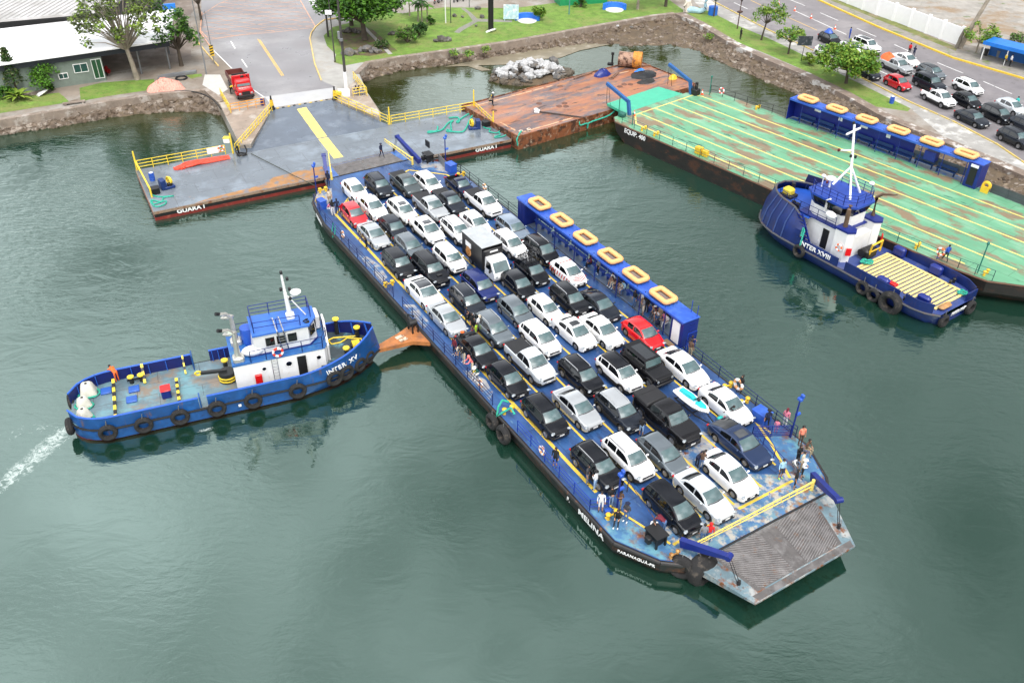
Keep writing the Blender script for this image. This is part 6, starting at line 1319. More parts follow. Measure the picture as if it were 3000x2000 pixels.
conc=mat('pale_concrete',(.38,.37,.345),.8,var=.14,vs=.6,patch=[((.36,.33,.29),.4,.52,.66),((.22,.2,.17),1.5,.64,.74)])
paving=mat('brown_paving',(.24,.20,.17),.8,var=.2,vs=.8,patch=[((.33,.30,.27),.3,.5,.65)])
asph=mat('wet_asphalt',(.235,.225,.23),.42,var=.12,vs=.4,rvar=.15,patch=[((.30,.29,.29),.12,.5,.65),((.15,.14,.145),.7,.62,.72)])
asphr=mat('road_asphalt',(.215,.20,.205),.6,var=.12,vs=.5,rvar=.1,patch=[((.28,.26,.26),.15,.5,.65),((.12,.11,.11),.9,.62,.72)])
whitep=mat('road_paint_white',(.72,.72,.70),.6,var=.1,patch=[((.25,.24,.24),2.5,.58,.68)]); yellp=mat('road_paint_yellow',(.70,.46,.12),.6,var=.12,patch=[((.3,.25,.2),2.5,.58,.68)]); orangep=mat('road_paint_orange',(.62,.36,.24),.6,var=.1,patch=[((.26,.24,.24),1.6,.52,.64)])
S('pavement',[(0,250),(310,215),(560,175),(560,40),(640,-40),(430,-60),(-300,60),(-300,330),(0,290)],.004,paving)
S('lawn',[(-300,330),(0,284),(90,280),(172,272),(188,284),(204,300),(100,316),(0,332),(-300,384)],.010,grassm)
S('lawn',[(233,258),(300,242),(380,236),(452,232),(452,262),(330,280),(236,297)],.010,grassm)
S('lawn',[(545,221),(590,216),(592,224),(560,231)],.010,grassm)
S('park_ground',[(948,105),(975,80),(1030,66),(1080,30),(1180,40),(1300,22),(1500,25),(1700,0),(1960,0),(2010,36),(1914,43),(1723,76),(1500,117),(1324,142),(1165,164),(1078,180),(1010,192),(978,182),(985,160),(958,135)],.010,grassm)
S('bare_soil',[(985,110),(1040,80),(1090,85),(1130,120),(1165,150),(1080,165),(1020,160),(1000,140)],.016,mat('bare_soil',(.14,.11,.06),.9,var=.3,vs=1,patch=[((.12,.18,.03),.8,.5,.6)]))
S('garden_path',[(1330,95),(1345,82),(1385,62),(1370,40),(1350,25),(1362,24),(1380,38),(1398,55),(1500,60),(1500,66),(1400,64),(1355,90),(1345,98)],.016,mat('path_grey',(.25,.24,.21),.8,var=.25,vs=2,patch=[((.13,.2,.04),2,.55,.65)]))
S('garden_path',[(1062,80),(1072,80),(1150,158),(1138,160)],.022,conc)
S('street',[(1100,20),(1200,10),(1400,-5),(1500,-15),(1500,-60),(1090,-40)],.010,mat('street_grey',(.33,.31,.29),.8,var=.15))
S('side_strip',[(2010,38),(2050,22),(2095,42),(2160,75),(2250,112),(2330,150),(2420,196),(2480,226),(2600,285),(2668,318),(2660,326),(2560,312),(2473,264),(2346,202),(2250,160),(2138,115),(2050,60)],.010,grassm)
S('pavement',[(2050,22),(2030,0),(2040,-30),(2060,-20),(2090,6),(2250,89),(2403,159),(2473,204),(2664,300),(2792,357),(2920,424),(3000,478),(3300,660),(3300,700),(3000,507),(2780,415),(2668,318),(2600,285),(2480,226),(2420,196),(2330,150),(2250,112),(2160,75),(2095,42)],.006,mat('pavement_grey',(.33,.32,.30),.8,var=.15,vs=.7,patch=[((.55,.54,.51),.4,.52,.64),((.22,.2,.17),1,.6,.7)]))
S('road',[(2040,-30),(2090,6),(2250,89),(2403,159),(2473,204),(2664,300),(2792,357),(2920,424),(3000,478),(3300,660),(3300,380),(3000,233),(2792,172),(2569,80),(2393,0),(2290,-60),(1960,-75)],.008,asphr)
S('verge',[(2393,0),(2569,80),(2792,172),(3000,233),(3300,380),(3300,250),(3000,135),(2820,150),(2454,0),(2330,-55),(2290,-60)],.010,mat('verge_gravel',(.27,.25,.22),.9,var=.2,vs=1,patch=[((.16,.2,.07),.6,.55,.65)]))
S('verge_grass',[(2430,0),(2560,53),(2700,110),(2800,150),(2806,140),(2454,-6),(2380,-40),(2360,-40)],.016,grassd)
S('yard',[(2480,-20),(2815,128),(2900,145),(3300,200),(3600,-200),(2400,-200)],.012,mat('yard_gravel',(.33,.31,.28),.95,var=.25,vs=.5,patch=[((.28,.21,.14),.18,.48,.6),((.12,.17,.05),.5,.62,.7),((.42,.4,.36),1,.6,.7)],bump=.5,bs=3))
S('plaza_road',[(590,-60),(590,38),(587,96),(615,137),(679,201),(750,274),(780,312),(799,316),(968,289),(986,284),(983,255),(941,236),(922,188),(908,115),(925,80),(950,62),(1020,52),(1080,20),(1090,-50),(880,-60)],.010,asph)
S('pavement',[(925,80),(950,60),(1020,50),(1075,22),(1082,32),(1032,66),(980,80),(948,105),(960,137),(986,162),(978,184),(1010,193),(1060,183),(1082,188),(1052,216),(1076,271),(1114,332),(1110,343),(990,298),(986,284),(983,257),(941,236),(922,188),(908,115)],.006,conc)
S('concrete_apron',[(775,284),(983,256),(987,286),(800,316)],.016,mat('white_concrete',(.48,.48,.47),.6,var=.12,vs=.4,patch=[((.42,.42,.43),.2,.45,.6)]))
S('concrete_apron',[(600,219),(645,219),(668,262),(640,279),(593,249)],.018,mat('white_concrete2',(.52,.51,.48),.7,var=.1,patch=[((.5,.46,.4),1,.6,.7)]))
S('abutment_top',[(640,302),(600,268),(640,262),(700,290),(750,277),(797,318),(735,421),(704,423),(646,308)],.012,mat('abutment_concrete',(.33,.27,.22),.75,var=.2,vs=.6,patch=[((.46,.42,.37),.4,.5,.62),((.2,.14,.1),1,.6,.7)]))
S('abutment_top',[(975,292),(1048,230),(1075,272),(1114,332),(1110,344)],.012,mat('abutment_concrete',(.33,.27,.22),.75))
def lines(name,segs,m,w=.12,dz=.02,grp=None):
    for (a,c) in segs:
        p,q=G(*a,LZ+dz),G(*c,LZ+dz); d=(q-p).normalized()*(w/2); n=Vector((-d.y,d.x,0)); b=MB(); b.sheet([p+n,q+n,q-n,p-n]); struct(b.build(name,m,smooth=0))
lines('road_marking',[((2310,-2),(2358,17)),((2403,38),(2456,61)),((2510,83.5),(2567,108)),((2620,131),(2662,150)),((2746,184),(2822,215)),((2881,239),(2964,275)),((2330,33),(2480,102)),((2150,8),(2190,27)),((2569,204),(2604,220)),((2765,284),(2800,300)),((2660,207),(2700,226)),((615,137),(679,201)),((676,121),(689,143)),((708,174),(724,198)),((740,262),(775,286))],whitep,.16)
lines('road_marking',[((2200,2),(2301,48)),((2301,48),(2393,89)),((755,115),(826,223)),((761,117),(831,222))],yellp,.14)
for k in range(6): lines('crossing_bar',[((905+k*4.5,3+k*6),(938+k*4.5,1+k*6))],whitep,.42)
hz=[(640,12),(700,-12),(870,-15),(925,80),(830,92),(700,104),(612,117),(588,90),(590,45)]
lines('road_marking',[(a,c) for a,c in zip(hz,hz[1:]+hz[:1])],orangep,.16)
HW=[G(x,y,LZ) for x,y in hz]
def inside(p,poly):
    r=False; n=len(poly)
    for i in range(n):
        a,c=poly[i],poly[i-1]
        if (a.y>p.y)!=(c.y>p.y) and p.x<(c.x-a.x)*(p.y-a.y)/(c.y-a.y)+a.x: r=not r
    return r
b=MB(); cx=sum(p.x for p in HW)/len(HW); cy=sum(p.y for p in HW)/len(HW)
for ang in(R(28),R(-20)):
    d=Vector((math.cos(ang),math.sin(ang),0)); n=Vector((-d.y,d.x,0))
    for k in range(-12,13):
        o_=Vector((cx,cy,0))+n*k*2.0; t_=-30
        while t_<30:
            a_=o_+d*t_; c_=o_+d*(t_+.5)
            if inside(a_,HW) and inside(c_,HW): w_=n*.06; z_=Vector((0,0,LZ+(.02 if ang>0 else .024))); b.sheet([a_+w_+z_,c_+w_+z_,c_-w_+z_,a_-w_+z_])
            t_+=.5
struct(b.build('hatched_marking',orangep,smooth=0))
def kerb(pts,m,label,h=.14,w=.16):
    b=MB(); P_=SP(pts,LZ)
    for p,q in zip(P_,P_[1:]): b.bar(p+Vector((0,0,h/2)),q+Vector((0,0,h/2)),w,h+.02)
    o=b.build('kerb',m,smooth=0); struct(o)
kerb([(2090,6),(2250,89),(2403,159),(2473,204),(2664,300),(2792,357),(2920,424),(3000,478),(3300,660)],mat('kerb_yellow',(.62,.48,.16),.7,var=.15,patch=[((.4,.38,.34),1.2,.52,.62)]),'')
kerb([(2380,-6),(2569,80),(2792,172),(3000,233),(3300,380)],mat('kerb_bright',(.72,.50,.06),.6,var=.1),'',.2,.28)
kerb([(941,236),(922,188),(908,115),(912,98),(925,80),(950,60),(1020,50)],mat('kerb_cream',(.68,.50,.2),.7,var=.15),'')
kerb([(592,38),(587,96),(615,137)],orangep,''); kerb([(560,100),(600,150),(640,195)],mat('kerb_cream',(.68,.50,.2),.7),'')
# sea walls
def seawall(pts,label,m,w=.75,z0=.3,name='sea_wall'):
    P_=SP(pts,LZ); inn=[]
    for i,p in enumerate(P_):
        d=(P_[min(i+1,len(P_)-1)]-P_[max(i-1,0)]).normalized(); n=Vector((-d.y,d.x,0)); inn.append(p+n*w)
    b=MB(); n=len(P_); vs=[p-(q-p)*.06 for p,q in zip(P_,inn)]
    lo=[Vector((v.x,v.y,z0)) for v in vs]; top=[Vector((v.x,v.y,LZ+.13)) for v in vs]; ti=[Vector((v.x,v.y,LZ+.13)) for v in inn]; bi=[Vector((v.x,v.y,LZ-.1)) for v in inn]
    b.v=lo+top+ti+bi
    for i in range(n-1):
        for r_ in range(3): b.f.append([r_*n+i,r_*n+i+1,(r_+1)*n+i+1,(r_+1)*n+i]); b.m.append(0)
    b.f+=[[0,n,2*n,3*n],[n-1,2*n-1,3*n-1,4*n-1]]; b.m+=[0,0]
    return tag(b.build(name,m,smooth=0),label,'wall')
swm=mat('sea_wall_concrete',(.27,.22,.18),.85,var=.25,vs=1,patch=[((.42,.38,.34),.7,.52,.64),((.12,.09,.06),1.4,.58,.7)],bump=.6,bs=5)
seawall(edgeL,'brown concrete sea wall along the left lawn in front of the white roofed building',swm)
seawall([(1050,218)]+edgeR[:7],'long brown stone sea wall below the park behind the rock heap',swm)
seawall(edgeR[6:],'weathered sea wall with a pale edge along the road side of the basin',mat('sea_wall_right',(.24,.19,.155),.85,var=.25,vs=1,patch=[((.55,.53,.5),.5,.53,.6),((.12,.09,.06),1.4,.58,.7)],bump=.6,bs=5),w=1.3)
# banks and riprap
wlL=[(-900,560),(-300,444),(0,387),(160,364),(320,336),(480,318),(600,316),(652,332)]
wlR1=[(1068,236),(1092,222),(1165,203),(1324,182),(1500,152),(1723,120),(1870,128),(1968,118)]
wlR2=[(1968,118),(2035,132),(2110,170),(2235,224),(2330,262),(2440,330),(2530,395),(2620,440),(2760,505),(2960,620),(3250,790),(4100,1300)]
mudm=mat('bank_mud',(.13,.098,.065),.85,var=.3,vs=1.2,patch=[((.14,.10,.06),1,.5,.65),((.36,.29,.21),.6,.6,.7)],bump=.8,bs=4)
stone=mat('riprap_stone',(.155,.12,.09),.85,var=.5,vs=1.3,patch=[((.30,.26,.22),.9,.53,.62),((.10,.07,.045),1.1,.5,.62)],bump=.5,bs=6)
def rock(b,c,s,rd,m=0,flat=.7,sub=True):
    ph=(1+5**.5)/2; V=[(-1,ph,0),(1,ph,0),(-1,-ph,0),(1,-ph,0),(0,-1,ph),(0,1,ph),(0,-1,-ph),(0,1,-ph),(ph,0,-1),(ph,0,1),(-ph,0,-1),(-ph,0,1)]
    F_=[(0,11,5),(0,5,1),(0,1,7),(0,7,10),(0,10,11),(1,5,9),(5,11,4),(11,10,2),(10,7,6),(7,1,8),(3,9,4),(3,4,2),(3,2,6),(3,6,8),(3,8,9),(4,9,5),(2,4,11),(6,2,10),(8,6,7),(9,8,1)]
    Q=Matrix.Rotation(rd.uniform(0,6.3),3,'Z')@Matrix.Rotation(rd.uniform(-.5,.5),3,'X'); sx,sy,sz=rd.uniform(.7,1.25),rd.uniform(.7,1.1),rd.uniform(.6,1)*flat/.7*.8
    o=[]
    for v in V:
        v=Vector(v).normalized()*rd.uniform(.78,1.15); v=Q@Vector((v.x*sx,v.y*sy,v.z*sz)); o.append(Vector(c)+v*s)
    b.add(o,F_,m)
def bank(e,wl,ztop,name,nrock,seed,smin=.18,smax=.5):
    A=SP(e,ztop); Bq=SP(wl,0.0)
    def samp(P_,n):
        L_=[0]
        for p,q in zip(P_,P_[1:]): L_.append(L_[-1]+(q-p).length)
        out=[]
        for i in range(n+1):
            s=L_[-1]*i/n; k=0
            while k<len(L_)-2 and L_[k+1]<s: k+=1
            out.append(P_[k].lerp(P_[k+1],(s-L_[k])/max(1e-6,L_[k+1]-L_[k])))
        return out
    n=120; a=samp(A,n); c=samp(Bq,n); b=MB(); K=6
    for i in range(n+1):
        for j in range(K+1):
            t=j/K; p=a[i].lerp(c[i],t*1.25); p.z=ztop*(1-t)**1.2-.0-.35*max(0,t-.75)*4*.5; p.z+=.22*noise.noise(Vector((p.x*.6,p.y*.6,seed)))*(1 if j>0 else 0); b.v.append(p)
    for i in range(n):
        for j in range(K): k=i*(K+1)+j; b.f.append([k,k+K+1,k+K+2,k+1]); b.m.append(0)
    o=b.build(name,mudm,smooth=60); struct(o)
    rd=random.Random(seed); r=MB()
    for _ in range(nrock):
        i=rd.uniform(0,n-1); k=int(i); t=rd.random()**.8; p=a[k].lerp(a[k+1],i-k).lerp(c[k].lerp(c[k+1],i-k),t*1.08); z=ztop*(1-t)**1.15-.05
        rock(r,(p.x,p.y,max(-.15,z)),rd.uniform(smin,smax),rd)
    o=r.build('riprap_stones',stone,smooth=0); o['kind']='stuff'
bank(edgeL[1:],[(x,y+7) for x,y in wlL[1:]],1.15,'stone_bank',620,1,.28,.66)
bank([(1050,218)]+edgeR[:7],[(x,y+5) for x,y in wlR1],1.1,'stone_bank',620,2,.28,.66)
bank(edgeR[6:-1],[(x,y+7) for x,y in wlR2[:-1]],1.2,'stone_bank',1500,3,.25,.62)
b=MB(); mb=SP([(1300,196),(1420,172),(1520,150),(1640,135),(1720,120),(1880,120),(1900,132),(1800,128),(1700,148),(1640,170),(1560,176),(1480,190),(1400,192),(1440,206),(1410,208),(1370,194)],.05)
b.sheet(mb); struct(b.build('mud_flat',mat('mud_flat',(.24,.21,.15),.45,var=.15,vs=.5,patch=[((.34,.31,.25),.5,.55,.65)]),smooth=0))
# heap of boulders
rd=random.Random(11); c0_=G(1552,226,0); pm_=[mat('boulder_pale',(.44,.44,.44),.85,var=.25,vs=2,patch=[((.35,.34,.33),1.5,.55,.65)],bump=.5),mat('boulder_grey',(.15,.145,.14),.85,var=.3,vs=2,patch=[((.2,.17,.14),1.5,.5,.62)],bump=.5),mat('boulder_brown',(.12,.10,.075),.85,var=.3,vs=2,patch=[((.10,.08,.06),1.5,.5,.62)],bump=.5)]
base_=MB(); base_.sph((0,0,0),(5.9,3.4,1.0),24,8); o=base_.build('stone_bank',mudm); o.location=(c0_.x,c0_.y,-.15); o.rotation_euler=(0,0,.2); struct(o)
lab=['pale grey boulder on the upper part of the rock heap in the basin','mid grey boulder on the slope of the rock heap in the basin','brown wet boulder around the foot of the rock heap in the basin']
for k in range(170):
    a=rd.uniform(0,2*PI); r_=math.sqrt(rd.random()); x=5.9*r_*math.cos(a); y=3.1*r_*math.sin(a); z=2.15*(1-r_**1.5)+rd.uniform(-.1,.2); s=rd.uniform(.36,.80)
    i_=0 if (z>.75 and x>-4.6) else (1 if z>.42 else 2)
    if rd.random()<.15: i_=min(2,i_+1)
    q=Matrix.Rotation(.2,3,'Z')@Vector((x,y,0)); b=MB(); rock(b,(0,0,0),s,rd,flat=.75); o=b.build('boulder',pm_[i_],smooth=0); o.location=(c0_.x+q.x,c0_.y+q.y,z); tag(o,lab[i_],'boulder','boulders of the rock heap'+(' (pale)',' (grey)',' (brown)')[i_])
for (px,py,s,lb) in((1622,178,1.0,'big rounded grey boulder standing apart on the right shoulder of the rock heap'),(1672,212,.6,'long brown stone right of the rock heap near the rusty barge')):
    b=MB(); rock(b,(0,0,0),s,rd); o=b.build('boulder',pm_[1 if s>.9 else 2],smooth=0); o.location=G(px,py,.5); tag(o,lb,'boulder')
# ---------------------------------------------------------------- buildings
bld=thing('harbour_building','long low building with a bright white roof and grey green walls behind the left lawn','building',(-60,111,LZ),0)
def W(x,y,z=0): return (x+60,y-111,z-LZ)
b=MB(); rf=[(-85,94.8),(-63.9,108.4),(-52.2,115.2),(-46.2,118.9),(-50.0,132.8),(-62.5,126.6),(-70.5,122.5),(-92,112)]
b.prism([W(*p)[:2] for p in rf],5.55-LZ,5.75-LZ); b.build('roof',mat('roof_white',(.85,.85,.86),.5,var=.04,patch=[((.6,.6,.6),.3,.62,.74)]),bld,smooth=0)
b=MB(); b.prism([W(*p)[:2] for p in [(-85,95.9),(-63.7,109.7),(-54.2,114.9),(-58,122),(-66,118),(-88,106)]],0,5.54-LZ); b.build('wall',mat('wall_grey_green',(.20,.24,.21),.7,var=.12,patch=[((.12,.14,.12),.5,.6,.7)]),bld,smooth=0)
b=MB(); b.prism([W(*p)[:2] for p in [(-85.2,95.2),(-63.95,108.95),(-46.5,119.2),(-46.7,119.6),(-64.1,109.35),(-85.4,95.6)]],4.75-LZ,5.54-LZ); b.build('fascia',mat('fascia_dark',(.03,.035,.05),.6),bld,smooth=0)
for x,y in((-50.5,117.6),(-47.3,119.6),(-49.5,126),(-53.5,125)): b=MB(); b.cone(W(x,y,LZ),W(x,y,5.5),.12,.12,8); b.build('post',MT['steel'],bld)
wd=Vector((.877,.48,0)); 
def onwall(px,py,w,h,z,name,m,fr=None):
    c=G(px,py,z); t_=((c.x+63.7)*wd.x+(c.y-109.7)*wd.y); p=Vector((-63.7+wd.x*t_,109.7+wd.y*t_,0))+Vector((wd.y,-wd.x,0))*.03; b=MB(); b.box((0,0,0),(w,.06,h),T=Matrix.Translation(W(p.x,p.y,z))@Matrix.Rotation(math.atan2(wd.y,wd.x),4,'Z')); o=b.build(name,m,bld,smooth=0)
    if fr: 
        b=MB()
        for dx,dz,sx,sz in((w/2+.04,0,.08,h+.16),(-w/2-.04,0,.08,h+.16),(0,h/2+.04,w,.08),(0,-h/2-.04,w,.08),(0,0,.05,h)): b.box((dx,-.02,dz),(sx,.09,sz),T=Matrix.Translation(W(p.x,p.y,z))@Matrix.Rotation(math.atan2(wd.y,wd.x),4,'Z'))
        b.build('window_frame',fr,o,smooth=0)
onwall(233,191,1.6,1.0,3.6,'window',mat('window_green_glass',(.03,.09,.08),.1,var=.1),MT['white']); onwall(284,197,1.1,2.4,3.2,'door',mat('door_green',(.03,.10,.05),.3,var=.1),MT['white']); onwall(184,219,1.0,.6,2.9,'window',mat('window_green_glass',(.03,.09,.08),.1),MT['white'])
b=MB(); p0=G(274,236,LZ); b.cone((p0.x,p0.y,LZ),(p0.x,p0.y,5.4),.16,.16,10); tag(b.build('round_column',MT['whiteclean']),'white round column in front of the grey green building wall','column')
sh2=thing('warehouse','big grey corrugated roof at the top left behind the white roofed building','building',(-65,131.8,LZ),0)
b=MB(); b.prism([(-40,-22),(-9.5,-10.5),(2,-6.0),(7,-3.6),(7,30),(-40,30)],5.0,5.3); o=b.build('corrugated_roof',None or mat('corrugated_grey',(.46,.45,.44),.55,var=.1,vs=.6,patch=[((.34,.33,.31),.25,.5,.65),((.2,.17,.14),1.6,.66,.74)],bump=0),sh2,smooth=0)
b=MB()
for k in range(56):
    t_=k/55; p=Vector((-40,-21.9,5.32)).lerp(Vector((6.0,-4.2,5.32)),t_); b.bar(p,p+Vector((1.5,25,0)),.12,.07)
b.build('roof_ribs',mat('corrugated_rib',(.36,.35,.34),.55,var=.1),sh2,smooth=0)
b=MB(); b.prism([(-39,-20),(-9,-9),(2,-4.6),(6.5,-2),(6.5,29),(-39,29)],0,5.0); b.build('wall',mat('wall_dark',(.12,.12,.12),.8),sh2,smooth=0)
for (px,py,w_,lb) in((187,60,3.2,'flat blue sheet lying between the white roof and the grey warehouse'),(496,24,1.8,'blue hanging tarpaulin behind the leafy tree')):
    b=MB(); b.box((0,0,0),(w_,.3,.5 if w_>3 else 1.2)); o=b.build('blue_sheet',mat('tarp_lightblue',(.03,.25,.75),.5)); o.location=G(px,py,5.6); o.rotation_euler=(0,0,.4); tag(o,lb,'tarp')
# white boundary wall
P_=SP([(2380,-32),(2454,0),(2560,42),(2640,70),(2720,101),(2808,134)],LZ)
bw=thing('boundary_wall','long white boundary wall with small pillars beside the road, gravel yard behind','wall',P_[0]); b=MB()
for p,q in zip(P_,P_[1:]): b.bar(p-P_[0]+Vector((0,0,1.3)),q-P_[0]+Vector((0,0,1.3)),.2,2.6)
b.build('wall_panel',MT['whiteclean'],bw,smooth=0)
tot=[P_[0].lerp(P_[-1],k/10) for k in range(11)]
for k in range(11):
    # pillar on the wall line
    y_=tot[k]; best=min(((p.lerp(q,t/10)) for p,q in zip(P_,P_[1:]) for t in range(11)),key=lambda v:(v-y_).length); b=MB(); b.box(best-P_[0]+Vector((0,0,1.42)),(.45,.45,2.84),rz=-.9); b.build('pillar',MT['whiteclean'],bw,smooth=0)
# blue bus shelter
c=G(2960,190,LZ); bs=thing('bus_shelter','blue roofed roadside shelter with people and motorcycles at the right edge','shelter',c,R(-47))
b=MB(); b.prism([(-4,-1.3),(7,-1.3),(7,1.8),(-4,1.8)],2.5,2.65); b.build('roof',mat('shelter_blue',(.02,.20,.62),.4,var=.12),bs,smooth=0)
b=MB(); b.box((1.5,-1.36,2.45),(11.2,.1,.5)); b.build('fascia',mat('shelter_blue',(.02,.20,.62),.4),bs,smooth=0)
b=MB(); b.box((1.5,1.7,1.25),(11,.1,2.4)); b.build('back_wall',mat('shelter_wall_blue',(.015,.12,.35),.5,var=.15),bs,smooth=0)
for x in(-3.8,-.5,3,6.5): b=MB(); b.cone((x,-1.1,0),(x,-1.1,2.5),.08,.08,6); b.build('post',MT['white'],bs)
for k in range(4): tag(b_:=MB().cone((0,0,0),(0,0,.95),.24,.28,10).build('litter_bin',MT['trim'] if k%2 else MT['steel']),['dark litter bin on the verge, left of a grey one','grey litter bin between two dark objects by the blue shelter','dark round bin inside the blue roadside shelter','grey bin inside the blue roadside shelter'][k],'bin'); b_.location=G(*[(2876,160),(2887,163),(2922,168),(2945,172)][k],LZ+.02)
# poles
def pole(px,py,h,label,m='steel',r=.12,name='utility_pole',base=None,arm=None,extra=None,r1=None):
    p=G(px,py,LZ); t=thing(name,label,'pole',p); b=MB(); b.cone((0,0,0),(0,0,h),r,r1 or r*.6,10); b.build('post',MT[m] if isinstance(m,str) else m,t)
    if base: b=MB(); b.cone((0,0,0),(0,0,base),r*1.35,r*1.15,10); b.build('white_base',MT['white'],t)
    if arm:
        for a in arm: b=MB(); b.bar((0,0,h*a[2] if len(a)>2 else h-.2),(a[0],a[1],(h*a[2] if len(a)>2 else h-.2)+.2),.08); b.sph((a[0],a[1],(h*a[2] if len(a)>2 else h-.2)+.2),(.3,.2,.12),8,5); b.build('lamp_head',MT['white'],t)
    return t
dkp=mat('pole_dark',(.07,.065,.06),.7,var=.3); 
t=pole(1016,268,13.4,'tall dark wooden pole with a white painted base beside the right ramp rail',dkp,.2,base=2.6); b=MB(); b.box((0,0,12.6),(2.4,.12,.12)); b.box((-.3,.1,7.2),(.3,.3,.9)); b.cone((.0,-.3,6.6),(.0,-.3,6.9),.25,.25,10); b.build('cross_arm',MT['steel'],t)
t=pole(982,182,10.3,'slim dark pole carrying a small white sign and lamps beside the park corner',dkp,.1,arm=[(-.8,0),(.8,0)]); b=MB(); b.box((-.2,-.1,6.8),(.9,.05,.6)); b.build('sign_plate',MT['whiteclean'],t)
pole(962,108,9.8,'dark grey concrete pole with climbing plants behind the white sign pole',dkp,.16)
t=pole(628,188,7.2,'thin pole with a yellow and black chevron sign at the left kerb','steel',.07,name='sign_pole'); 
b=MB(); b.box((0,-.08,1.9),(.55,.04,1.5)); o=b.build('chevron_sign',MT['yellow'],t,smooth=0); b=MB()
for k in range(4): b.add([(-.27,-.11,1.25+k*.36),(.27,-.11,1.45+k*.36),(.27,-.11,1.62+k*.36),(-.27,-.11,1.42+k*.36)],[(0,1,2,3)])
b.build('chevron_bars',MT['black'],o,smooth=0)
pole(605,218,11.0,'tall grey street pole left of the red truck','steel',.1,arm=[(-1.2,.3)])
pole(1306,68,7,'thin white pole on the park lawn, left of a green mossy one','white',.09); pole(1321,68,6.5,'slim mossy green pole on the park lawn beside a white one',mat('mossy',(.06,.09,.05),.8,var=.4),.08)
t=pole(1438,92,11,'thick black round column rising from a white splashed base in the park','black',.42,r1=.4,name='black_column'); b=MB(); rock(b,(0,0,.1),1.1,rd,flat=.2); b.build('white_base',MT['white'],t)
pole(1667,43,6,'pale blue green thin pole beside the green kiosk',mat('pole_teal',(.1,.25,.25),.5),.1); pole(1375,22,5,'grey pole at the far edge of the park lawn left of the black column','steel',.08)
t=pole(2160,85,5.0,'dark rusty figure topped post on the road side lawn',mat('rust_post',(.10,.06,.05),.8,var=.3),.1,name='sculpture_post'); b=MB(); b.sph((0,0,2.6),(.5,.2,.2),8,5); b.tube([(0,0,4.2),(.15,0,4.8),(-.05,0,5.2),(.2,0,5.6)],[.2,.26,.16,.06],7); b.build('carved_figure',mat('rust_post',(.10,.06,.05),.8),t)
b=MB(); b.box((0,0,2.9),(2.0,.12,1.3)); t=pole(2347,180,2.3,'dark information board on a post between the roadside trees','black',.06,name='notice_board'); b.build('board',mat('board_dark',(.05,.06,.07),.4,var=.3,patch=[((.2,.2,.22),3,.55,.65)]),t,smooth=0)
p=G(2611,303,LZ); barrel(p,'blue drum standing on the grass strip below the white pickup')
# park furniture
for (px,py,lb) in((1545,62,'blue curved bench on a white round base, left of the round bush'),(1800,30,'blue curved bench on a white round base in the middle of the park')):
    t=thing('curved_bench',lb,'bench',G(px,py,LZ)); b=MB(); b.cone((0,0,0),(0,0,.12),1.5,1.5,20); b.build('round_base',MT['white'],t); b=MB()
    for k in range(10): a,c_=PI*k/10,PI*(k+1)/10; b.bar((1.7*math.cos(a),1.4*math.sin(a),.45),(1.7*math.cos(c_),1.4*math.sin(c_),.45),.5,.9)
    b.build('backrest',mat('bench_bright_blue',(.02,.17,.6),.5),t)
b=MB(); b.box((0,0,1.4),(2.4,.15,2.2)); b.cone((-1,0,0),(-1,0,1),.06,.06,6); b.cone((1,0,0),(1,0,1),.06,.06,6); o=b.build('mural_board',mat('mural_blue',(.45,.62,.68),.5,var=.2,vs=2,patch=[((.75,.78,.78),1.5,.5,.6)]),smooth=0); o.location=G(1497,62,LZ); tag(o,'pale blue and white painted board standing in the park','board')
kk=thing('green_kiosk','green shed partly cut off by the top edge of the picture','shed',G(1710,14,LZ),.28); b=MB(); b.box((0,1.5,1.3),(8.4,3,2.6)); b.build('wall',mat('kiosk_green',(.02,.28,.12),.5,var=.1),kk,smooth=0); b=MB(); b.box((0,1.5,2.7),(8.8,3.4,.2)); b.build('roof',MT['steel'],kk,smooth=0)
# mermaid sculpture
mm=thing('mermaid_sculpture','white and pale blue seated mermaid sculpture at the park corner near the road','statue',G(2030,38,LZ),-.3)
b=MB(); b.tube([(-1.0,0,.1),(-1.05,0,.9),(-1.0,0,1.5),(-1.0,0,1.9),(-1.0,0,2.15),(-.98,0,2.55),(-.98,0,2.75)],[.62,.5,.55,.5,.2,.32,.15],10); b.tube([(-1.0,.5,1.8),(-.6,.7,1.2),(-.3,.3,.6)],.14,6); b.tube([(-1.0,-.5,1.8),(-1.5,-.7,1.1),(-1.2,-.6,.3)],.14,6); b.build('figure',mat('statue_white',(.66,.60,.52),.7,var=.15),mm)
b=MB(); b.tube(smoothp([(-.9,0,.4),(.2,0,.45),(1.2,0,.4),(1.9,0,.9),(1.8,0,1.9),(2.3,0,2.7)]),[.6,.58,.55,.52,.5,.46,.44,.42,.4,.38,.35,.33,.3,.28,.25,.22,.2,.2,.2,.2,.2],10); b.sph((2.8,0,2.9),(.7,.12,.35),8,5); b.build('tail',mat('statue_blue',(.36,.52,.60),.6,var=.2),mm)
b=MB(); b.cone((3.2,0,0),(3.2,0,1.3),.75,.75,14); b.build('blue_plinth',mat('bench_bright_blue',(.02,.17,.6),.5),mm)
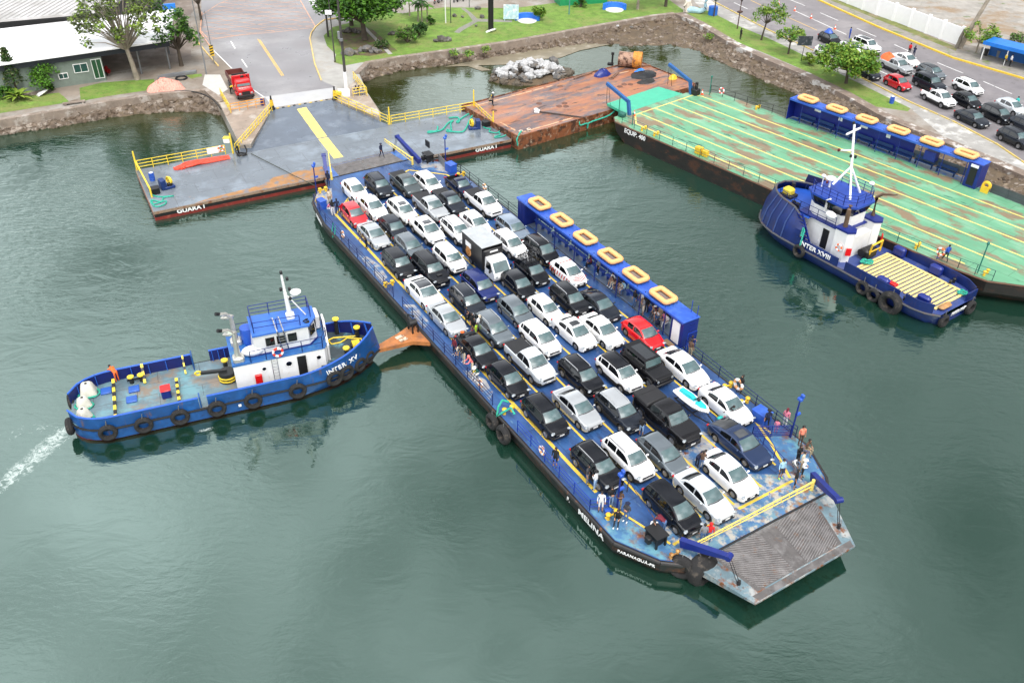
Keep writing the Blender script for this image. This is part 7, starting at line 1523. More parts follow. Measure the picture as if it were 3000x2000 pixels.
# boulders in the park
for k,(px,py,s,lb) in enumerate(((1020,95,1.1,'dark rocks under the left branches of the big tree'),(1050,98,.8,'smaller dark rock under the big tree trunk'),(1023,160,1.2,'grey rock heap beside the slim pole in the park corner'),(1075,150,1.3,'tallest grey rock in front of the big tree trunk'),(1100,155,.9,'grey rock right of the tallest one by the big tree'),(1150,103,.8,'low dark rock between the big tree and the shrub'),(1293,122,1.3,'dark round boulder on the open lawn'),(1332,50,.7,'brown rock on the lawn by the two thin poles'),(1355,52,.5,'small pale rock right of the brown one'),(1412,53,.7,'reddish rock left of the black column'),(1400,28,.7,'pale rock pair at the far park lawn'),(1395,78,.4,'small flat pale stone on the lawn below the path'),(1850,83,.5,'white and black stones on the sea wall of the park'),(1810,78,.35,'small white stone on the park sea wall'))):
    b=MB(); rock(b,(0,0,.3*s),s*.75,rd); 
    if s>.75: rock(b,(.7*s,.3,.2),s*.5,rd); rock(b,(-.6*s,-.2,.2),s*.45,rd)
    o=b.build('park_rock',mat('park_rock_dark',(.11,.10,.09),.8,var=.4,patch=[((.25,.24,.22),1.5,.55,.65)],bump=.4) if k in(0,1,5,6,7,9) else pm_[1 if k!=13 else 0],smooth=0); o.location=G(px,py,LZ); tag(o,lb,'rock')
# ---------------------------------------------------------------- vegetation
def leafm(n,c,c2): return mat(n,c,.6,var=.35,vs=1.2,patch=[(c2,.9,.5,.66)],spec=.3)
LG=[leafm('leaf_dark',(.030,.085,.014),(.06,.13,.018)),leafm('leaf_mid',(.085,.20,.022),(.14,.28,.03)),leafm('leaf_light',(.18,.27,.035),(.26,.33,.06)),leafm('leaf_grey',(.10,.13,.05),(.15,.17,.07))]
bark=mat('bark',(.10,.08,.06),.9,var=.3,bump=.5)
barkp=mat('bark_pale',(.30,.26,.21),.9,var=.3,bump=.5)
def leaves(b,c,r,n,sz,rd,ms=(0,1),flat=.8):
    for _ in range(n):
        v=Vector((rd.gauss(0,1),rd.gauss(0,1),rd.gauss(0,1))).normalized()*(rd.random()**.45); p=Vector(c)+Vector((v.x*r,v.y*r,v.z*r*flat))
        a=Vector((rd.gauss(0,1),rd.gauss(0,1),rd.gauss(0,.5))).normalized(); n_=Vector((rd.gauss(0,.6),rd.gauss(0,.6),1)).normalized(); d=a.cross(n_).normalized(); s=sz*1.35*rd.uniform(.6,1.3)
        b.add([p-a*s,p+d*s*.5,p+a*s,p-d*s*.5],[(0,1,2,3)],rd.choice(ms))
def tree(px,py,H,cr,label,name='tree',mats=(0,1),nclump=26,nl=70,sz=.2,trunk=.22,lean=(0,0),cz=.62,seed=0,clr=.30,group=None,bk=None,top=1.0,rng=(.25,1)):
    rd=random.Random(seed+100); t=thing(name,label,'tree',G(px,py,LZ),0,group); tb=MB(); lb_=MB(); h0=H*(1-cz)
    f=Vector((lean[0]*.5,lean[1]*.5,h0)); tb.tube([(0,0,0),(lean[0]*.2,lean[1]*.2,h0*.5),f],[trunk*1.3,trunk,trunk*.85],8)
    for k in range(nclump):
        a=2*PI*k*.382*1.0+rd.uniform(-.3,.3); e=rd.uniform(*rng); rr=cr*math.sqrt(rd.random())*.92; z=h0+(H-h0)*(1-.55*(rr/cr)**2*top)*e
        c=Vector((lean[0]+rr*math.cos(a),lean[1]+rr*math.sin(a),z)); m_=f.lerp(c,.5)+Vector((0,0,.12*(c-f).length*rd.uniform(.2,1)))
        tb.tube([f*.9,m_,c],[trunk*.42,trunk*.2,trunk*.06],5)
        leaves(lb_,c,cr*clr*rd.uniform(.75,1.25),nl,sz,rd,[mats[0]]*2+[mats[1]] if k%3==0 else ([mats[1]]*2+[mats[0]]))
    tb.build('trunk',bk or bark,t,smooth=60); lb_.build('crown',LG,t,smooth=0,recalc=False); return t
tree(403,234,13.5,5.6,'sparse pale tree with spreading bare branches in front of the white roof',mats=(2,3),nclump=74,nl=44,sz=.2,trunk=.3,lean=(-1.2,0.5),cz=.68,seed=1,clr=.16,bk=barkp,rng=(.3,1))
tree(532,194,9.5,3.6,'leafy tree beside the left sidewalk, behind the soil bed',mats=(1,0),nclump=30,nl=55,sz=.2,trunk=.25,cz=.74,seed=2,clr=.24,rng=(.1,1))
tree(590,60,8.5,2.6,'narrow leafy tree at the bend of the hatched road',mats=(1,2),nclump=16,nl=40,sz=.2,trunk=.18,cz=.7,seed=12,clr=.26)
tree(1069,118,9.5,6.2,'big dark dense tree over the rocks at the park corner',mats=(0,1),nclump=80,nl=120,sz=.24,trunk=.38,lean=(-.5,1.2),cz=.72,seed=3,clr=.25,rng=(.35,1))
tree(1030,75,9,3.4,'dense tree behind the white sign pole at the park corner',mats=(0,1),nclump=34,nl=70,sz=.22,trunk=.28,cz=.72,seed=13,clr=.28)
tree(2230,118,6.0,2.6,'small green tree left of the information board, third from the board',mats=(1,2),nclump=18,nl=60,sz=.16,trunk=.12,lean=(.7,0),cz=.55,seed=4,clr=.3,group='roadside trees')
tree(2309,159,4.6,2.0,'small round tree directly left of the information board',mats=(1,2),nclump=16,nl=60,sz=.15,trunk=.12,cz=.6,seed=5,clr=.32,group='roadside trees')
tree(2478,245,5.2,3.9,'big bushy tree hanging over the queue of cars at the kerb',mats=(1,2),nclump=60,nl=100,sz=.18,trunk=.2,lean=(-.3,0),cz=.62,seed=6,clr=.26,group='roadside trees',rng=(.2,1))
tree(2091,49,4.5,1.3,'slim small tree right of the mermaid sculpture',mats=(1,0),nclump=8,nl=40,sz=.15,trunk=.1,cz=.4,seed=7,clr=.36,group='roadside trees')
tree(2859,155,4.4,2.2,'small loose tree behind the end of the white boundary wall',mats=(1,2),nclump=16,nl=45,sz=.16,trunk=.12,cz=.62,seed=8,clr=.3,bk=barkp)
tree(1868,28,6,2.4,'tree cut by the top edge of the picture with a pale trunk in the park',mats=(0,1),nclump=14,nl=50,sz=.2,trunk=.2,cz=.5,seed=9,clr=.3,bk=barkp)
tree(1950,20,6.5,3.0,'dark tree at the top edge left of the mermaid sculpture',mats=(0,1),nclump=18,nl=55,sz=.2,trunk=.22,cz=.5,seed=10,clr=.3)
for k,(px,py,rr,h,ms,lb,dn) in enumerate(((137,262,2.5,4.2,(1,1),'round bright green bush tree beside the left building',30),(1193,126,1.8,3.2,(3,1),'grey green rounded shrub right of the big tree',22),(1228,106,1.5,2.4,(0,0),'dark shrub behind the grey green rounded shrub',16),(1262,73,.8,1.5,(0,1),'small dark green round shrub beside the palm group',8),(1578,60,1.3,3.0,(1,2),'bright round bush between the painted board and the park lawn',16),(2371,190,1.2,2.4,(2,2),'yellow green shrub under the information board',10),(315,222,.7,1.6,(0,0),'small red leaved shrub by the green door',6),(28,290,1.2,2.2,(0,1),'dark shrub at the foot of the small conifer',10),(155,262,.9,1.2,(0,0),'low dark plant at the right foot of the bush tree',6),(2900,130,1.6,1.8,(1,1),'green bush row above the blue roadside shelter',10),(2985,125,1.6,1.6,(1,3),'green weeds on the gravel yard at the right edge',9),(1120,140,1.4,1.3,(0,3),'low dry shrub between the big tree trunk and the sea wall',10),(1700,22,1.2,1.6,(0,1),'low bush by the green shed',7))):
    rd=random.Random(k+40); t=thing('shrub',lb,'shrub',G(px,py,LZ)); b=MB(); s_=MB()
    for j in range(dn):
        a=rd.uniform(0,6.3); q=rr*math.sqrt(rd.random())*.75; z=h*(.25+.6*rd.random()*(1-(q/rr)**2)); c=Vector((q*math.cos(a),q*math.sin(a),z)); leaves(b,c,rr*.36,55,.14,rd,ms); s_.tube([(0,0,0),c*.6+Vector((0,0,.1)),c],[.06,.04,.015],4)
    b.build('foliage',LG if k!=6 else [mat('red_leaf',(.35,.02,.02),.6,var=.3)]*1,t,smooth=0,recalc=False); s_.build('stem',bark,t)
def palm(px,py,h,label,n=14,L_=1.8,m=1,tr=.1,name='palm',cat='palm',droop=1.0):
    t=thing(name,label,cat,G(px,py,LZ)); b=MB(); 
    if h>.3: q=MB(); q.tube([(0,0,0),(.05,0,h*.5),(0,0,h)],[tr*1.3,tr,tr*.8],7); q.build('trunk',barkp,t)
    rd=random.Random(px)
    for k in range(n):
        a=2*PI*k/n+rd.uniform(-.15,.15); e=rd.uniform(.35,1.1); d=Vector((math.cos(a),math.sin(a),0)); sd=Vector((-d.y,d.x,0)); pts=[]
        for j in range(6): u=j/5; pts.append(Vector((0,0,h))+d*(L_*u*math.cos(e)*(1+.2*u))+Vector((0,0,L_*(math.sin(e)*u-droop*.75*u*u))))
        w=[.05,.2,.24,.2,.12,.01]
        for j in range(5): b.add([pts[j]-sd*w[j],pts[j]+sd*w[j],pts[j+1]+sd*w[j+1],pts[j+1]-sd*w[j+1]],[(0,1,2,3)],m)
    b.build('frond',LG,t,smooth=0,recalc=False); return t
palm(57,292,.4,'spiky yellow green rosette plant on the left lawn',22,2.0,2,name='spiky_plant',cat='plant',droop=.55)
palm(1200,48,2.3,'small palm with a dark trunk left of the palm group',14,1.5,1); palm(1236,66,3.2,'taller palm of the group at the park edge',16,1.9,0); palm(1252,66,2.4,'shorter palm of the group at the park edge',14,1.6,1); palm(1225,64,2.6,'leaning dark palm at the left of the palm group',14,1.6,0)
# conifer
t=thing('conifer','small dark tiered conifer at the far left in front of the wall','tree',G(52,275,LZ)); q=MB(); q.cone((0,0,0),(0,0,6),.13,.03,7); q.build('trunk',bark,t); b=MB(); rd=random.Random(5)
for j in range(11):
    z=1.8+j*.4; r_=1.5*(1-j/12)
    for k in range(9): a=2*PI*k/9+j*.4; leaves(b,(r_*.7*math.cos(a),r_*.7*math.sin(a),z-.1),.28,16,.13,rd,(0,3))
b.build('crown',LG,t,smooth=0,recalc=False)
# dead leaning trunk, stump
t=thing('dead_tree','bare leaning pale dead trunk at the end of the white boundary wall','tree',G(2812,142,LZ)); b=MB(); b.tube([(0,0,0),(.9,.1,3.5),(2.1,.3,7),(3.2,.5,10.5)],[.36,.3,.26,.18],8); b.build('trunk',barkp,t); b=MB(); b.tube([(-.5,0,0),(-.3,.1,1.5),(-.1,0,2.8)],[.3,.26,.2],7); b.build('broken_stem',mat('bark_grey',(.2,.18,.15),.9),t)
# pond side tufts
for k,(px,py) in enumerate(((1371,162),(1425,150),(2075,112),(1330,160))):
    b=MB(); rd=random.Random(k); leaves(b,(0,0,.3),.9,150,.13,rd,(1,2),.5); o=b.build('grass_tuft',LG,smooth=0,recalc=False); o.location=G(px,py,1.3); tag(o,['bright tuft on the park sea wall, left of the longer tuft','longer tuft on the park sea wall','tuft on the stone bank below the road side wall','leftmost small tuft on the park sea wall'][k],'plant')
# red truck
p0,p1=G(694,250,LZ),G(727,300,LZ); d=(p1-p0).normalized(); rz=math.atan2(d.y,d.x); ctr=G(706,258,LZ+.6)
rt=thing('flatbed_truck','old red truck with wooden cargo bed and crane gear parked beside the ramp rail','truck',(ctr.x,ctr.y,LZ+.01),rz)
red_=mat('truck_red',(.52,.01,.015),.35,var=.12,coat=.5)
b=MB(); b.box((2.55,0,1.15),(1.5,1.9,.9),bev=.15); b.box((1.7,0,1.55),(1.4,2.0,1.5),bev=.12,taper=.92); b.box((2.2,1.0,.8),(1.0,.3,.5),bev=.12); b.box((2.2,-1.0,.8),(1.0,.3,.5),bev=.12); b.build('cab',red_,rt)
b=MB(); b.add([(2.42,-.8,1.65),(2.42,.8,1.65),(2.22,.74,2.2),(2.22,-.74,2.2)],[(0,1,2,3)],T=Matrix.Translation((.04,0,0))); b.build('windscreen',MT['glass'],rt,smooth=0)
b=MB(); b.box((3.32,0,.65),(.12,2.0,.3),bev=.04); b.box((3.31,0,1.05),(.05,1.0,.4)); b.build('bumper',MT['trim'],rt)
b=MB(); b.box((.35,0,1.3),(1.0,2.1,1.3),bev=.1); b.box((.9,0,2.0),(.15,2.3,1.2),bev=.05); b.build('crane_base',red_,rt)
b=MB(); b.bar((.2,-.9,2.3),(.9,.9,2.4),.25,.2); b.bar((.5,-1.0,2.6),(.4,1.0,2.6),.14); b.box((.8,.2,2.3),(.5,.5,.5),bev=.1); b.build('crane_gear',MT['trim'],rt)
b=MB()
for (x,y,sx,sy) in((-2.0,1.05,3.6,.08),(-2.0,-1.05,3.6,.08),(-3.8,0,.08,2.1),(-.22,0,.08,2.1)): b.box((x,y,1.5),(sx,sy,.7))
b.build('bed_sides',mat('bed_maroon',(.13,.03,.025),.6,var=.2),rt,smooth=0); b=MB(); b.box((-2.0,0,1.1),(3.6,2.1,.12)); b.build('bed_floor',mat('bed_wood',(.35,.28,.2),.7,var=.25,vs=3,streak=(.2,3,1)),rt,smooth=0)
for x in(2.2,-1.9,-2.9):
    for sd in(-1,1): wheel(rt,x,sd*.9,.45,sd)
for sd in(-1,1): b=MB(); b.sph((3.3,sd*.72,1.0),(.06,.16,.14),8,5); b.build('headlight',MT['lamp'],rt)
# yellow rails round the ramp abutments, small things
def arail(pts,label,h=1.1,step=1.0,m=yr):
    b=MB(); P_=SP(pts,LZ+.01); rail(b,[tuple(p) for p in P_],h=h,step=step,z=LZ,r=.045); tag(b.build('guard_rail',m),label,'railing')
arail([(648,284),(676,332)],'yellow rail at the outer edge of the left abutment beside the red truck'); arail([(678,330),(775,312)],'orange rail across the left abutment in front of the red truck',m=mat('rail_orange',(.72,.33,.05),.5))
arail([(1036,234),(1076,282)],'yellow rail at the outer edge of the right abutment'); arail([(1073,278),(1035,284)],'short yellow rail beside the seated people on the right abutment')
for (px,py,lb) in((798,320,'yellow and black mooring post at the left end of the road edge'),(982,292,'yellow and black mooring post at the right end of the road edge')):
    t=thing('mooring_post',lb,'bollard',G(px,py,LZ)); b=MB(); b.cone((0,0,0),(0,0,.5),.4,.22,10); b.build('base',MT['black'],t); b=MB(); b.cone((0,0,1.2),(0,0,1.7),.12,.1,8); b.build('post',MT['black'],t); b=MB(); b.cone((0,0,.5),(0,0,1.2),.25,.2,10); b.build('yellow_collar',MT['yellow'],t)
p=G(1009,283,LZ); b=MB(); b.box((0,0,.5),(1.5,.15,1.0)); o=b.build('barrier_board',MT['whiteclean'],smooth=0); o.location=p; tag(o,'low white panel at the foot of the tall wooden pole','board')
p=G(992,283,LZ); b=MB(); b.box((0,0,.45),(.9,.7,.5),bev=.08); o=b.build('yellow_case',MT['yellow']); o.location=p; tag(o,'yellow case beside the right mooring post','box')
barrel(G(771,308,LZ),'blue drum behind the orange rail near the left mooring post','blue')
tarp(G(485,262,LZ),2.3,1.3,1.5,mat('net_pink',(.72,.36,.29),.8,var=.2,vs=4,patch=[((.4,.16,.12),3,.55,.62,(4,.6,1))],bump=.6,bs=5),'pink heap of folded netting at the edge of the left lawn',7,'net_heap',.3)
b=MB(); b.bar((-2.5,0,.2),(2.5,.2,.2),.35,.3); b.bar((-2.0,.5,.2),(2.6,.6,.2),.3,.25); o=b.build('metal_beam',MT['steel']); p=G(520,224,LZ); o.location=p; o.rotation_euler=(0,0,.45); tag(o,'pair of grey beams lying behind the pink netting heap','beam')
b=MB(); b.torus((0,0,.1),(0,0,1),.7,.12,20,6); o=b.build('cable_ring',MT['black']); o.location=G(532,231,LZ); tag(o,'flat dark cable ring right of the pink netting heap','cable')
b=MB(); b.tube(smoothp(SP([(490,268),(530,266),(580,272),(620,290),(648,320)],LZ+.1)),.08,6); tag(b.build('black_hose',MT['black']),'black hose running from the netting heap to the left abutment','hose')
b=MB(); rock(b,(0,0,.2),1.2,random.Random(4),flat=.3); o=b.build('white_driftwood',MT['white'],smooth=0); o.location=G(125,276,LZ); tag(o,'long white log on the left lawn below the bush tree','log')
b=MB(); b.box((0,0,.25),(2.6,.5,.1)); b.box((-1,0,.1),(.2,.5,.25)); b.box((1,0,.1),(.2,.5,.25)); o=b.build('stone_bench',swm,smooth=0); o.location=G(218,305,LZ); o.rotation_euler=(0,0,.45); tag(o,'dark low slab bench between the two left lawns','bench')
# motorcycles at the top edge
for k,(px,py) in enumerate(((1278,10),(1290,7),(1335,6),(1345,4),(1362,2))):
    t=thing('motorcycle',['dark motorcycle with a red tank, leftmost in the park side row','black motorcycle just right of the red tanked one','dark motorcycle, third in the park side row','dark motorcycle, fourth in the park side row','rightmost dark motorcycle in the park side row'][k],'motorcycle',G(px,py,LZ),1.2,'motorcycles beside the park')
    for x in(-.6,.6): b=MB(); b.torus((x,0,.3),(0,1,0),.25,.06,14,6); b.build('tyre',MT['rubber'],t)
    b=MB(); b.tube([(-.6,0,.6),(-.1,0,.75),(.3,0,.85),(.6,0,.4)],[.1,.14,.16,.06],7); b.bar((.35,-.35,1.05),(.35,.35,1.05),.05); b.build('frame',MT['red'] if k==0 else MT['black'],t)
# ---------------------------------------------------------------- queue of cars on the road
RD=(G(2920,424,LZ)-G(2473,204,LZ)); RRD=math.atan2(RD.y,RD.x)
ROADC=[('hatch','black',2428,95,'black hatchback with a big blue bundle on its roof, first in the road queue',{}),('hatch','white',2419,134,'white car half hidden by the bushy tree, farthest back at the kerb',dict(glassroof=1)),('hatch','white',2489,123,'white hatchback with a dark roof behind the bushy tree',dict(glassroof=1)),('bigsuv','white',2534,110,'white sport utility vehicle with a dark roof panel near the person in blue',dict(longsun=1,rails=1)),
('pickup','silver',2632,172,'silver single row pickup loaded with an orange tarpaulin',{}),('sedan','pearl',2655,157,'pearl white sedan beside the two people standing in the road',{}),('sedan','dark',2540,192,'dark sedan mostly hidden under the bushy tree',{}),('hatch','red',2627,221,'red hatchback at the kerb in front of the bushy tree',{}),
('suv','grey',2725,190,'grey blue crossover with a black roof beside the dark utility vehicle',dict(glassroof=1)),('bigsuv','dark',2718,217,'dark grey large utility vehicle between the red hatchback and the grey blue crossover',dict(rails=1)),('suv','white',2833,232,'white crossover on the outer lane of the road queue',dict(rails=1)),('midpickup','white',2757,266,'white pickup with sporty rear bars at the kerb',{}),
('hatch','black',2830,273,'black small hatchback between two white vehicles in the queue',{}),('sedan','dark',2849,325,'charcoal sedan at the kerb in front of the white pickup',{}),('van','black',2916,309,'black minivan with lit headlight beside the charcoal sedan',{}),('hatch','palegrey',2958,291,'pale hatchback beside a person in turquoise at the right edge',{}),
('suv','dark',2971,378,'dark crossover cut by the right edge of the picture',dict(rails=1)),('hatch','dark',3001,343,'dark car hood showing at the right edge behind the black minivan',{})]
for i,(k,c,px,py,lb,op) in enumerate(ROADC):
    rc,H=cm(k); p=G(px,py,LZ+H); dx,dy=math.cos(RRD),math.sin(RRD); rf='black' if i in(8,) else None
    o=make_car(k,c,(p.x-dx*rc,p.y-dy*rc,LZ+.012),RRD+random.uniform(-.03,.03),lb,rf,'trim','pickup' if 'pickup' in k else 'car','pickup_truck' if 'pickup' in k else 'parked_car','cars queueing on the road',**op)
    if i==0: tarp(Vector((p.x,p.y,LZ+H-.02)),.75,.6,.6,MT['rblue'],'blue bundle tied on the roof of the black hatchback in the road',21,'roof_bundle',RRD)
    if i==4: tarp(Vector((p.x-dx*1.95,p.y-dy*1.95,LZ+1.15)),1.1,.95,.9,mat('tarp_orange',(.75,.16,.04),.6,var=.15,bump=.5,bs=4),'orange tarpaulin over the load of the silver pickup',22,'load_cover',RRD)
for k,(px,py) in enumerate(((2281,14),(2328,32),(2376,54),(2446,86),(2688,194))): cone(G(px,py,LZ+.02),'traffic cone on the road lane line, '+['farthest at the top edge','second from the top edge','third from the top edge','beside the black car with the blue bundle','between the pickup and the grey blue crossover'][k],'traffic cones')
# ---------------------------------------------------------------- people
def P3(**k): return k
BASE=dict(pel=(0,0,.95),spi=(0,0,1.14),che=(0,0,1.36),nek=(0,0,1.49),hd0=(.015,0,1.56),hd1=(.02,0,1.65),hd2=(0,0,1.72),shl=(0,.18,1.42),ell=(-.02,.24,1.14),wrl=(.05,.25,.90),hal=(.08,.24,.80),shr=(0,-.18,1.42),elr=(-.02,-.24,1.14),wrr=(.05,-.25,.90),har=(.08,-.24,.80),hil=(0,.10,.90),knl=(.02,.11,.50),anl=(0,.11,.10),tol=(.17,.13,.04),hir=(0,-.10,.90),knr=(.02,-.11,.50),anr=(0,-.11,.10),tor=(.17,-.13,.04))
RAD=dict(pel=.145,spi=.125,che=.15,nek=.055,hd0=.07,hd1=.095,hd2=.075,sh=.065,el=.045,wr=.034,ha=.036,hi=.09,kn=.06,an=.042,to=.04)
BON=[('pel','spi',1),('spi','che',1),('che','nek',1),('nek','hd0',0),('hd0','hd1',0),('hd1','hd2',0)]+[x for s in'lr' for x in(('che','sh'+s,1),('sh'+s,'el'+s,1),('el'+s,'wr'+s,2),('wr'+s,'ha'+s,0),('pel','hi'+s,3),('hi'+s,'kn'+s,3),('kn'+s,'an'+s,4),('an'+s,'to'+s,5))]
def up(dx,dz=0,rot=0):
    """tilt the upper body forward about the pelvis and shift it"""
    o={}
    for k,v in BASE.items():
        if k[:2] in('sp','ch','ne','hd','sh','el','wr','ha'):
            x,z=v[0],v[2]-.95; c,s=math.cos(rot),math.sin(rot); o[k]=(x*c+z*s+dx,v[1],z*c-x*s+.95+dz)
    return o
def sitlegs(z=.48): return dict(pel=(0,0,z+.07),hil=(.02,.10,z+.05),knl=(.44,.13,z+.04),anl=(.42,.13,.1),tol=(.58,.14,.04),hir=(.02,-.10,z+.05),knr=(.44,-.12,z+.04),anr=(.46,-.12,.1),tor=(.62,-.13,.04))
POSE={}
POSE['stand']={}
POSE['walk']=dict(knl=(.18,.1,.52),anl=(.30,.1,.14),tol=(.46,.11,.08),knr=(-.02,-.1,.5),anr=(-.28,-.1,.16),tor=(-.14,-.11,.05),wrl=(-.08,.26,.92),hal=(-.10,.25,.83),ell=(-.10,.25,1.15),elr=(.04,-.25,1.15),wrr=(.2,-.24,.98),har=(.27,-.22,.92))
POSE['fold']=dict(ell=(.02,.25,1.16),wrl=(.22,.08,1.18),hal=(.22,-.02,1.2),elr=(.02,-.25,1.16),wrr=(.24,-.06,1.14),har=(.23,.05,1.14))
POSE['phone']=dict(ell=(.08,.24,1.2),wrl=(.26,.10,1.34),hal=(.30,.06,1.40),elr=(.06,-.24,1.18),wrr=(.24,-.08,1.30),har=(.29,-.03,1.36))
o=up(0,0,.42); o.update(ell=(.40,.24,1.12),wrl=(.62,.16,1.10),hal=(.70,.10,1.1),elr=(.40,-.24,1.12),wrr=(.62,-.16,1.10),har=(.70,-.10,1.1)); POSE['lean']=o
o=up(0,-.02,1.15); o.update(ell=(.62,.22,.98),wrl=(.72,.18,.74),hal=(.74,.16,.66),elr=(.62,-.22,.98),wrr=(.72,-.18,.74),har=(.74,-.16,.66)); POSE['bend']=o
o=up(0,-.40,.16); o.update(sitlegs()); o.update(ell=(.10,.25,.86),wrl=(.30,.15,.70),hal=(.38,.12,.68),elr=(.10,-.25,.86),wrr=(.30,-.15,.70),har=(.38,-.12,.68)); POSE['sit']=o
o=up(.02,-.40,.55); o.update(sitlegs()); o.update(ell=(.42,.22,.80),wrl=(.50,.06,.98),hal=(.50,.03,1.06),elr=(.42,-.22,.80),wrr=(.52,-.10,.64),har=(.56,-.08,.56)); POSE['hunch']=o
def body_proto(pose):
    J=dict(BASE); J.update(POSE[pose]); names=list(J); me=bpy.data.meshes.new('person_'+pose)
    extra=[('nose',tuple(Vector(J['hd1'])+Vector((.10,0,-.02))),'hd1')]
    fing=[]
    for s in'lr':
        h=Vector(J['ha'+s]); d=(h-Vector(J['wr'+s])).normalized(); sd=d.cross(Vector((1,0,0)) if abs(d.x)<.8 else Vector((0,0,1))).normalized()
        for k,(o_,l_) in enumerate(((-.03,.06),(-.01,.08),(.012,.075),(.032,.055))): fing.append(('f%s%d'%(s,k),tuple(h+sd*o_+d*l_),'ha'+s))
        fing.append(('t'+s,tuple(h-sd*.055+d*.01),'ha'+s))
    vs=[J[n] for n in names]+[e[1] for e in extra+fing]; ix={n:i for i,n in enumerate(names)}; es=[(ix[a],ix[c]) for a,c,_ in BON]
    for k,e in enumerate(extra+fing): es.append((ix[e[2]],len(names)+k))
    me.from_pydata(vs,es,[]); ob=bpy.data.objects.new('tmp',me); col.objects.link(ob); m=ob.modifiers.new('s','SKIN'); m.use_smooth_shade=True; sv=me.skin_vertices[0].data if me.skin_vertices else None
    if sv is None: 
        return None
    for n,i in ix.items():
        r=RAD.get(n,RAD.get(n[:2],.05)); rx=r; sv[i].radius=(r*(1.18 if n in('pel','spi','che') else 1),r*(.85 if n in('pel','spi','che') else 1)); sv[i].use_root=(n=='pel')
    for k,e in enumerate(extra+fing): sv[len(names)+k].radius=(.018,.018) if k==0 else (.010,.010)
    ob.modifiers.new('d','SUBSURF').levels=1
    dg=bpy.context.evaluated_depsgraph_get(); out=bpy.data.meshes.new_from_object(ob.evaluated_get(dg)); bpy.data.objects.remove(ob)
    out.materials.clear()
    for m_ in(MT['skinm'],)*6: out.materials.append(m_)
    for p in out.polygons:
        c=p.center; best=(9,0)
        for a,c2,rg in BON:
            A=Vector(J[a]);B_=Vector(J[c2]); ab=B_-A; t=max(0,min(1,(c-A).dot(ab)/ab.dot(ab))); d=(c-(A+ab*t)).length-(RAD.get(a,RAD.get(a[:2],.05))*.9)
            if a[:2] in('wr',) : d=(c-(A+ab*t)).length-.05
            if d<best[0]: best=(d,rg)
        p.material_index=best[1]; p.use_smooth=True
    return out,J
_pp={}
CL={}
def cloth(n):
    if n not in CL:
        c=dict(black=(.014,.014,.016),navy=(.012,.02,.06),white=(.72,.72,.72),grey=(.22,.23,.25),pink=(.65,.22,.30),salmon=(.78,.22,.20),maroon=(.16,.012,.03),red=(.6,.02,.02),jeans=(.10,.18,.34),ljeans=(.32,.45,.62),lime=(.42,.62,.06),green=(.02,.12,.08),khaki=(.35,.29,.19),brown=(.12,.07,.045),blue=(.02,.09,.40),lblue=(.38,.60,.75),orange=(.75,.16,.03),cream=(.62,.54,.42),yellow=(.75,.55,.04),dgrey=(.06,.06,.07),skin=(.42,.23,.15),turq=(.04,.5,.45),coral=(.8,.28,.18))[n]
        CL[n]=MT['skinm'] if n=='skin' else mat('cloth_'+n,c,.8,var=.15,vs=5)
    return CL[n]
def person(loc,rz,pose,top,bottom,label,sleeve=None,shin=None,shoes='dgrey',hair='short',hc=None,s=1.0,group=None):
    if pose not in _pp: _pp[pose]=body_proto(pose)
    me,J=_pp[pose]; t=thing('person',label,'person',loc,rz,group); t.scale=(s,s,s); o=bpy.data.objects.new('body',me); col.objects.link(o); o.parent=t
    ms=['skin',top,sleeve or 'skin',bottom,shin or bottom,shoes]
    for i,m in enumerate(ms): o.material_slots[i].link='OBJECT'; o.material_slots[i].material=cloth(m)
    k=('h',pose,hair)
    if k not in _pp:
        h=Vector(J['hd1']); u=(Vector(J['hd2'])-Vector(J['hd0'])).normalized(); b=MB(); c=h+u*.025-Vector((.025,0,0)); T=Matrix.Translation(c)@u.to_track_quat('Z','X').to_matrix().to_4x4()
        if hair=='hat': b.cone(h+u*.02,h+u*.10,.115,.09,12); b.cone(h+u*.02,h+u*.035,.17,.17,14)
        elif hair=='hood': b.sph((0,0,-.01),(.125,.125,.135),10,7,T=T)
        else:
            b.sph((0,0,.0),(.105,.1,.105),10,7,T=T)
            if hair=='long': b.tube([c+Vector((-.04,0,0)),c+Vector((-.09,0,-.12)),c+Vector((-.09,0,-.27))],[.08,.075,.03],7)
        ho=b.build({'hat':'hat','hood':'hood'}.get(hair,'hair'),[MT['hairm']]); _pp[k]=ho.data; bpy.data.objects.remove(ho)
    ho=bpy.data.objects.new({'hat':'hat','hood':'hood'}.get(hair,'hair'),_pp[k]); col.objects.link(ho); ho.parent=t; ho.material_slots[0].link='OBJECT'; ho.material_slots[0].material=cloth(hc) if hc else (MT['hairm'] if hair not in('hood',) else cloth(top))
    return t
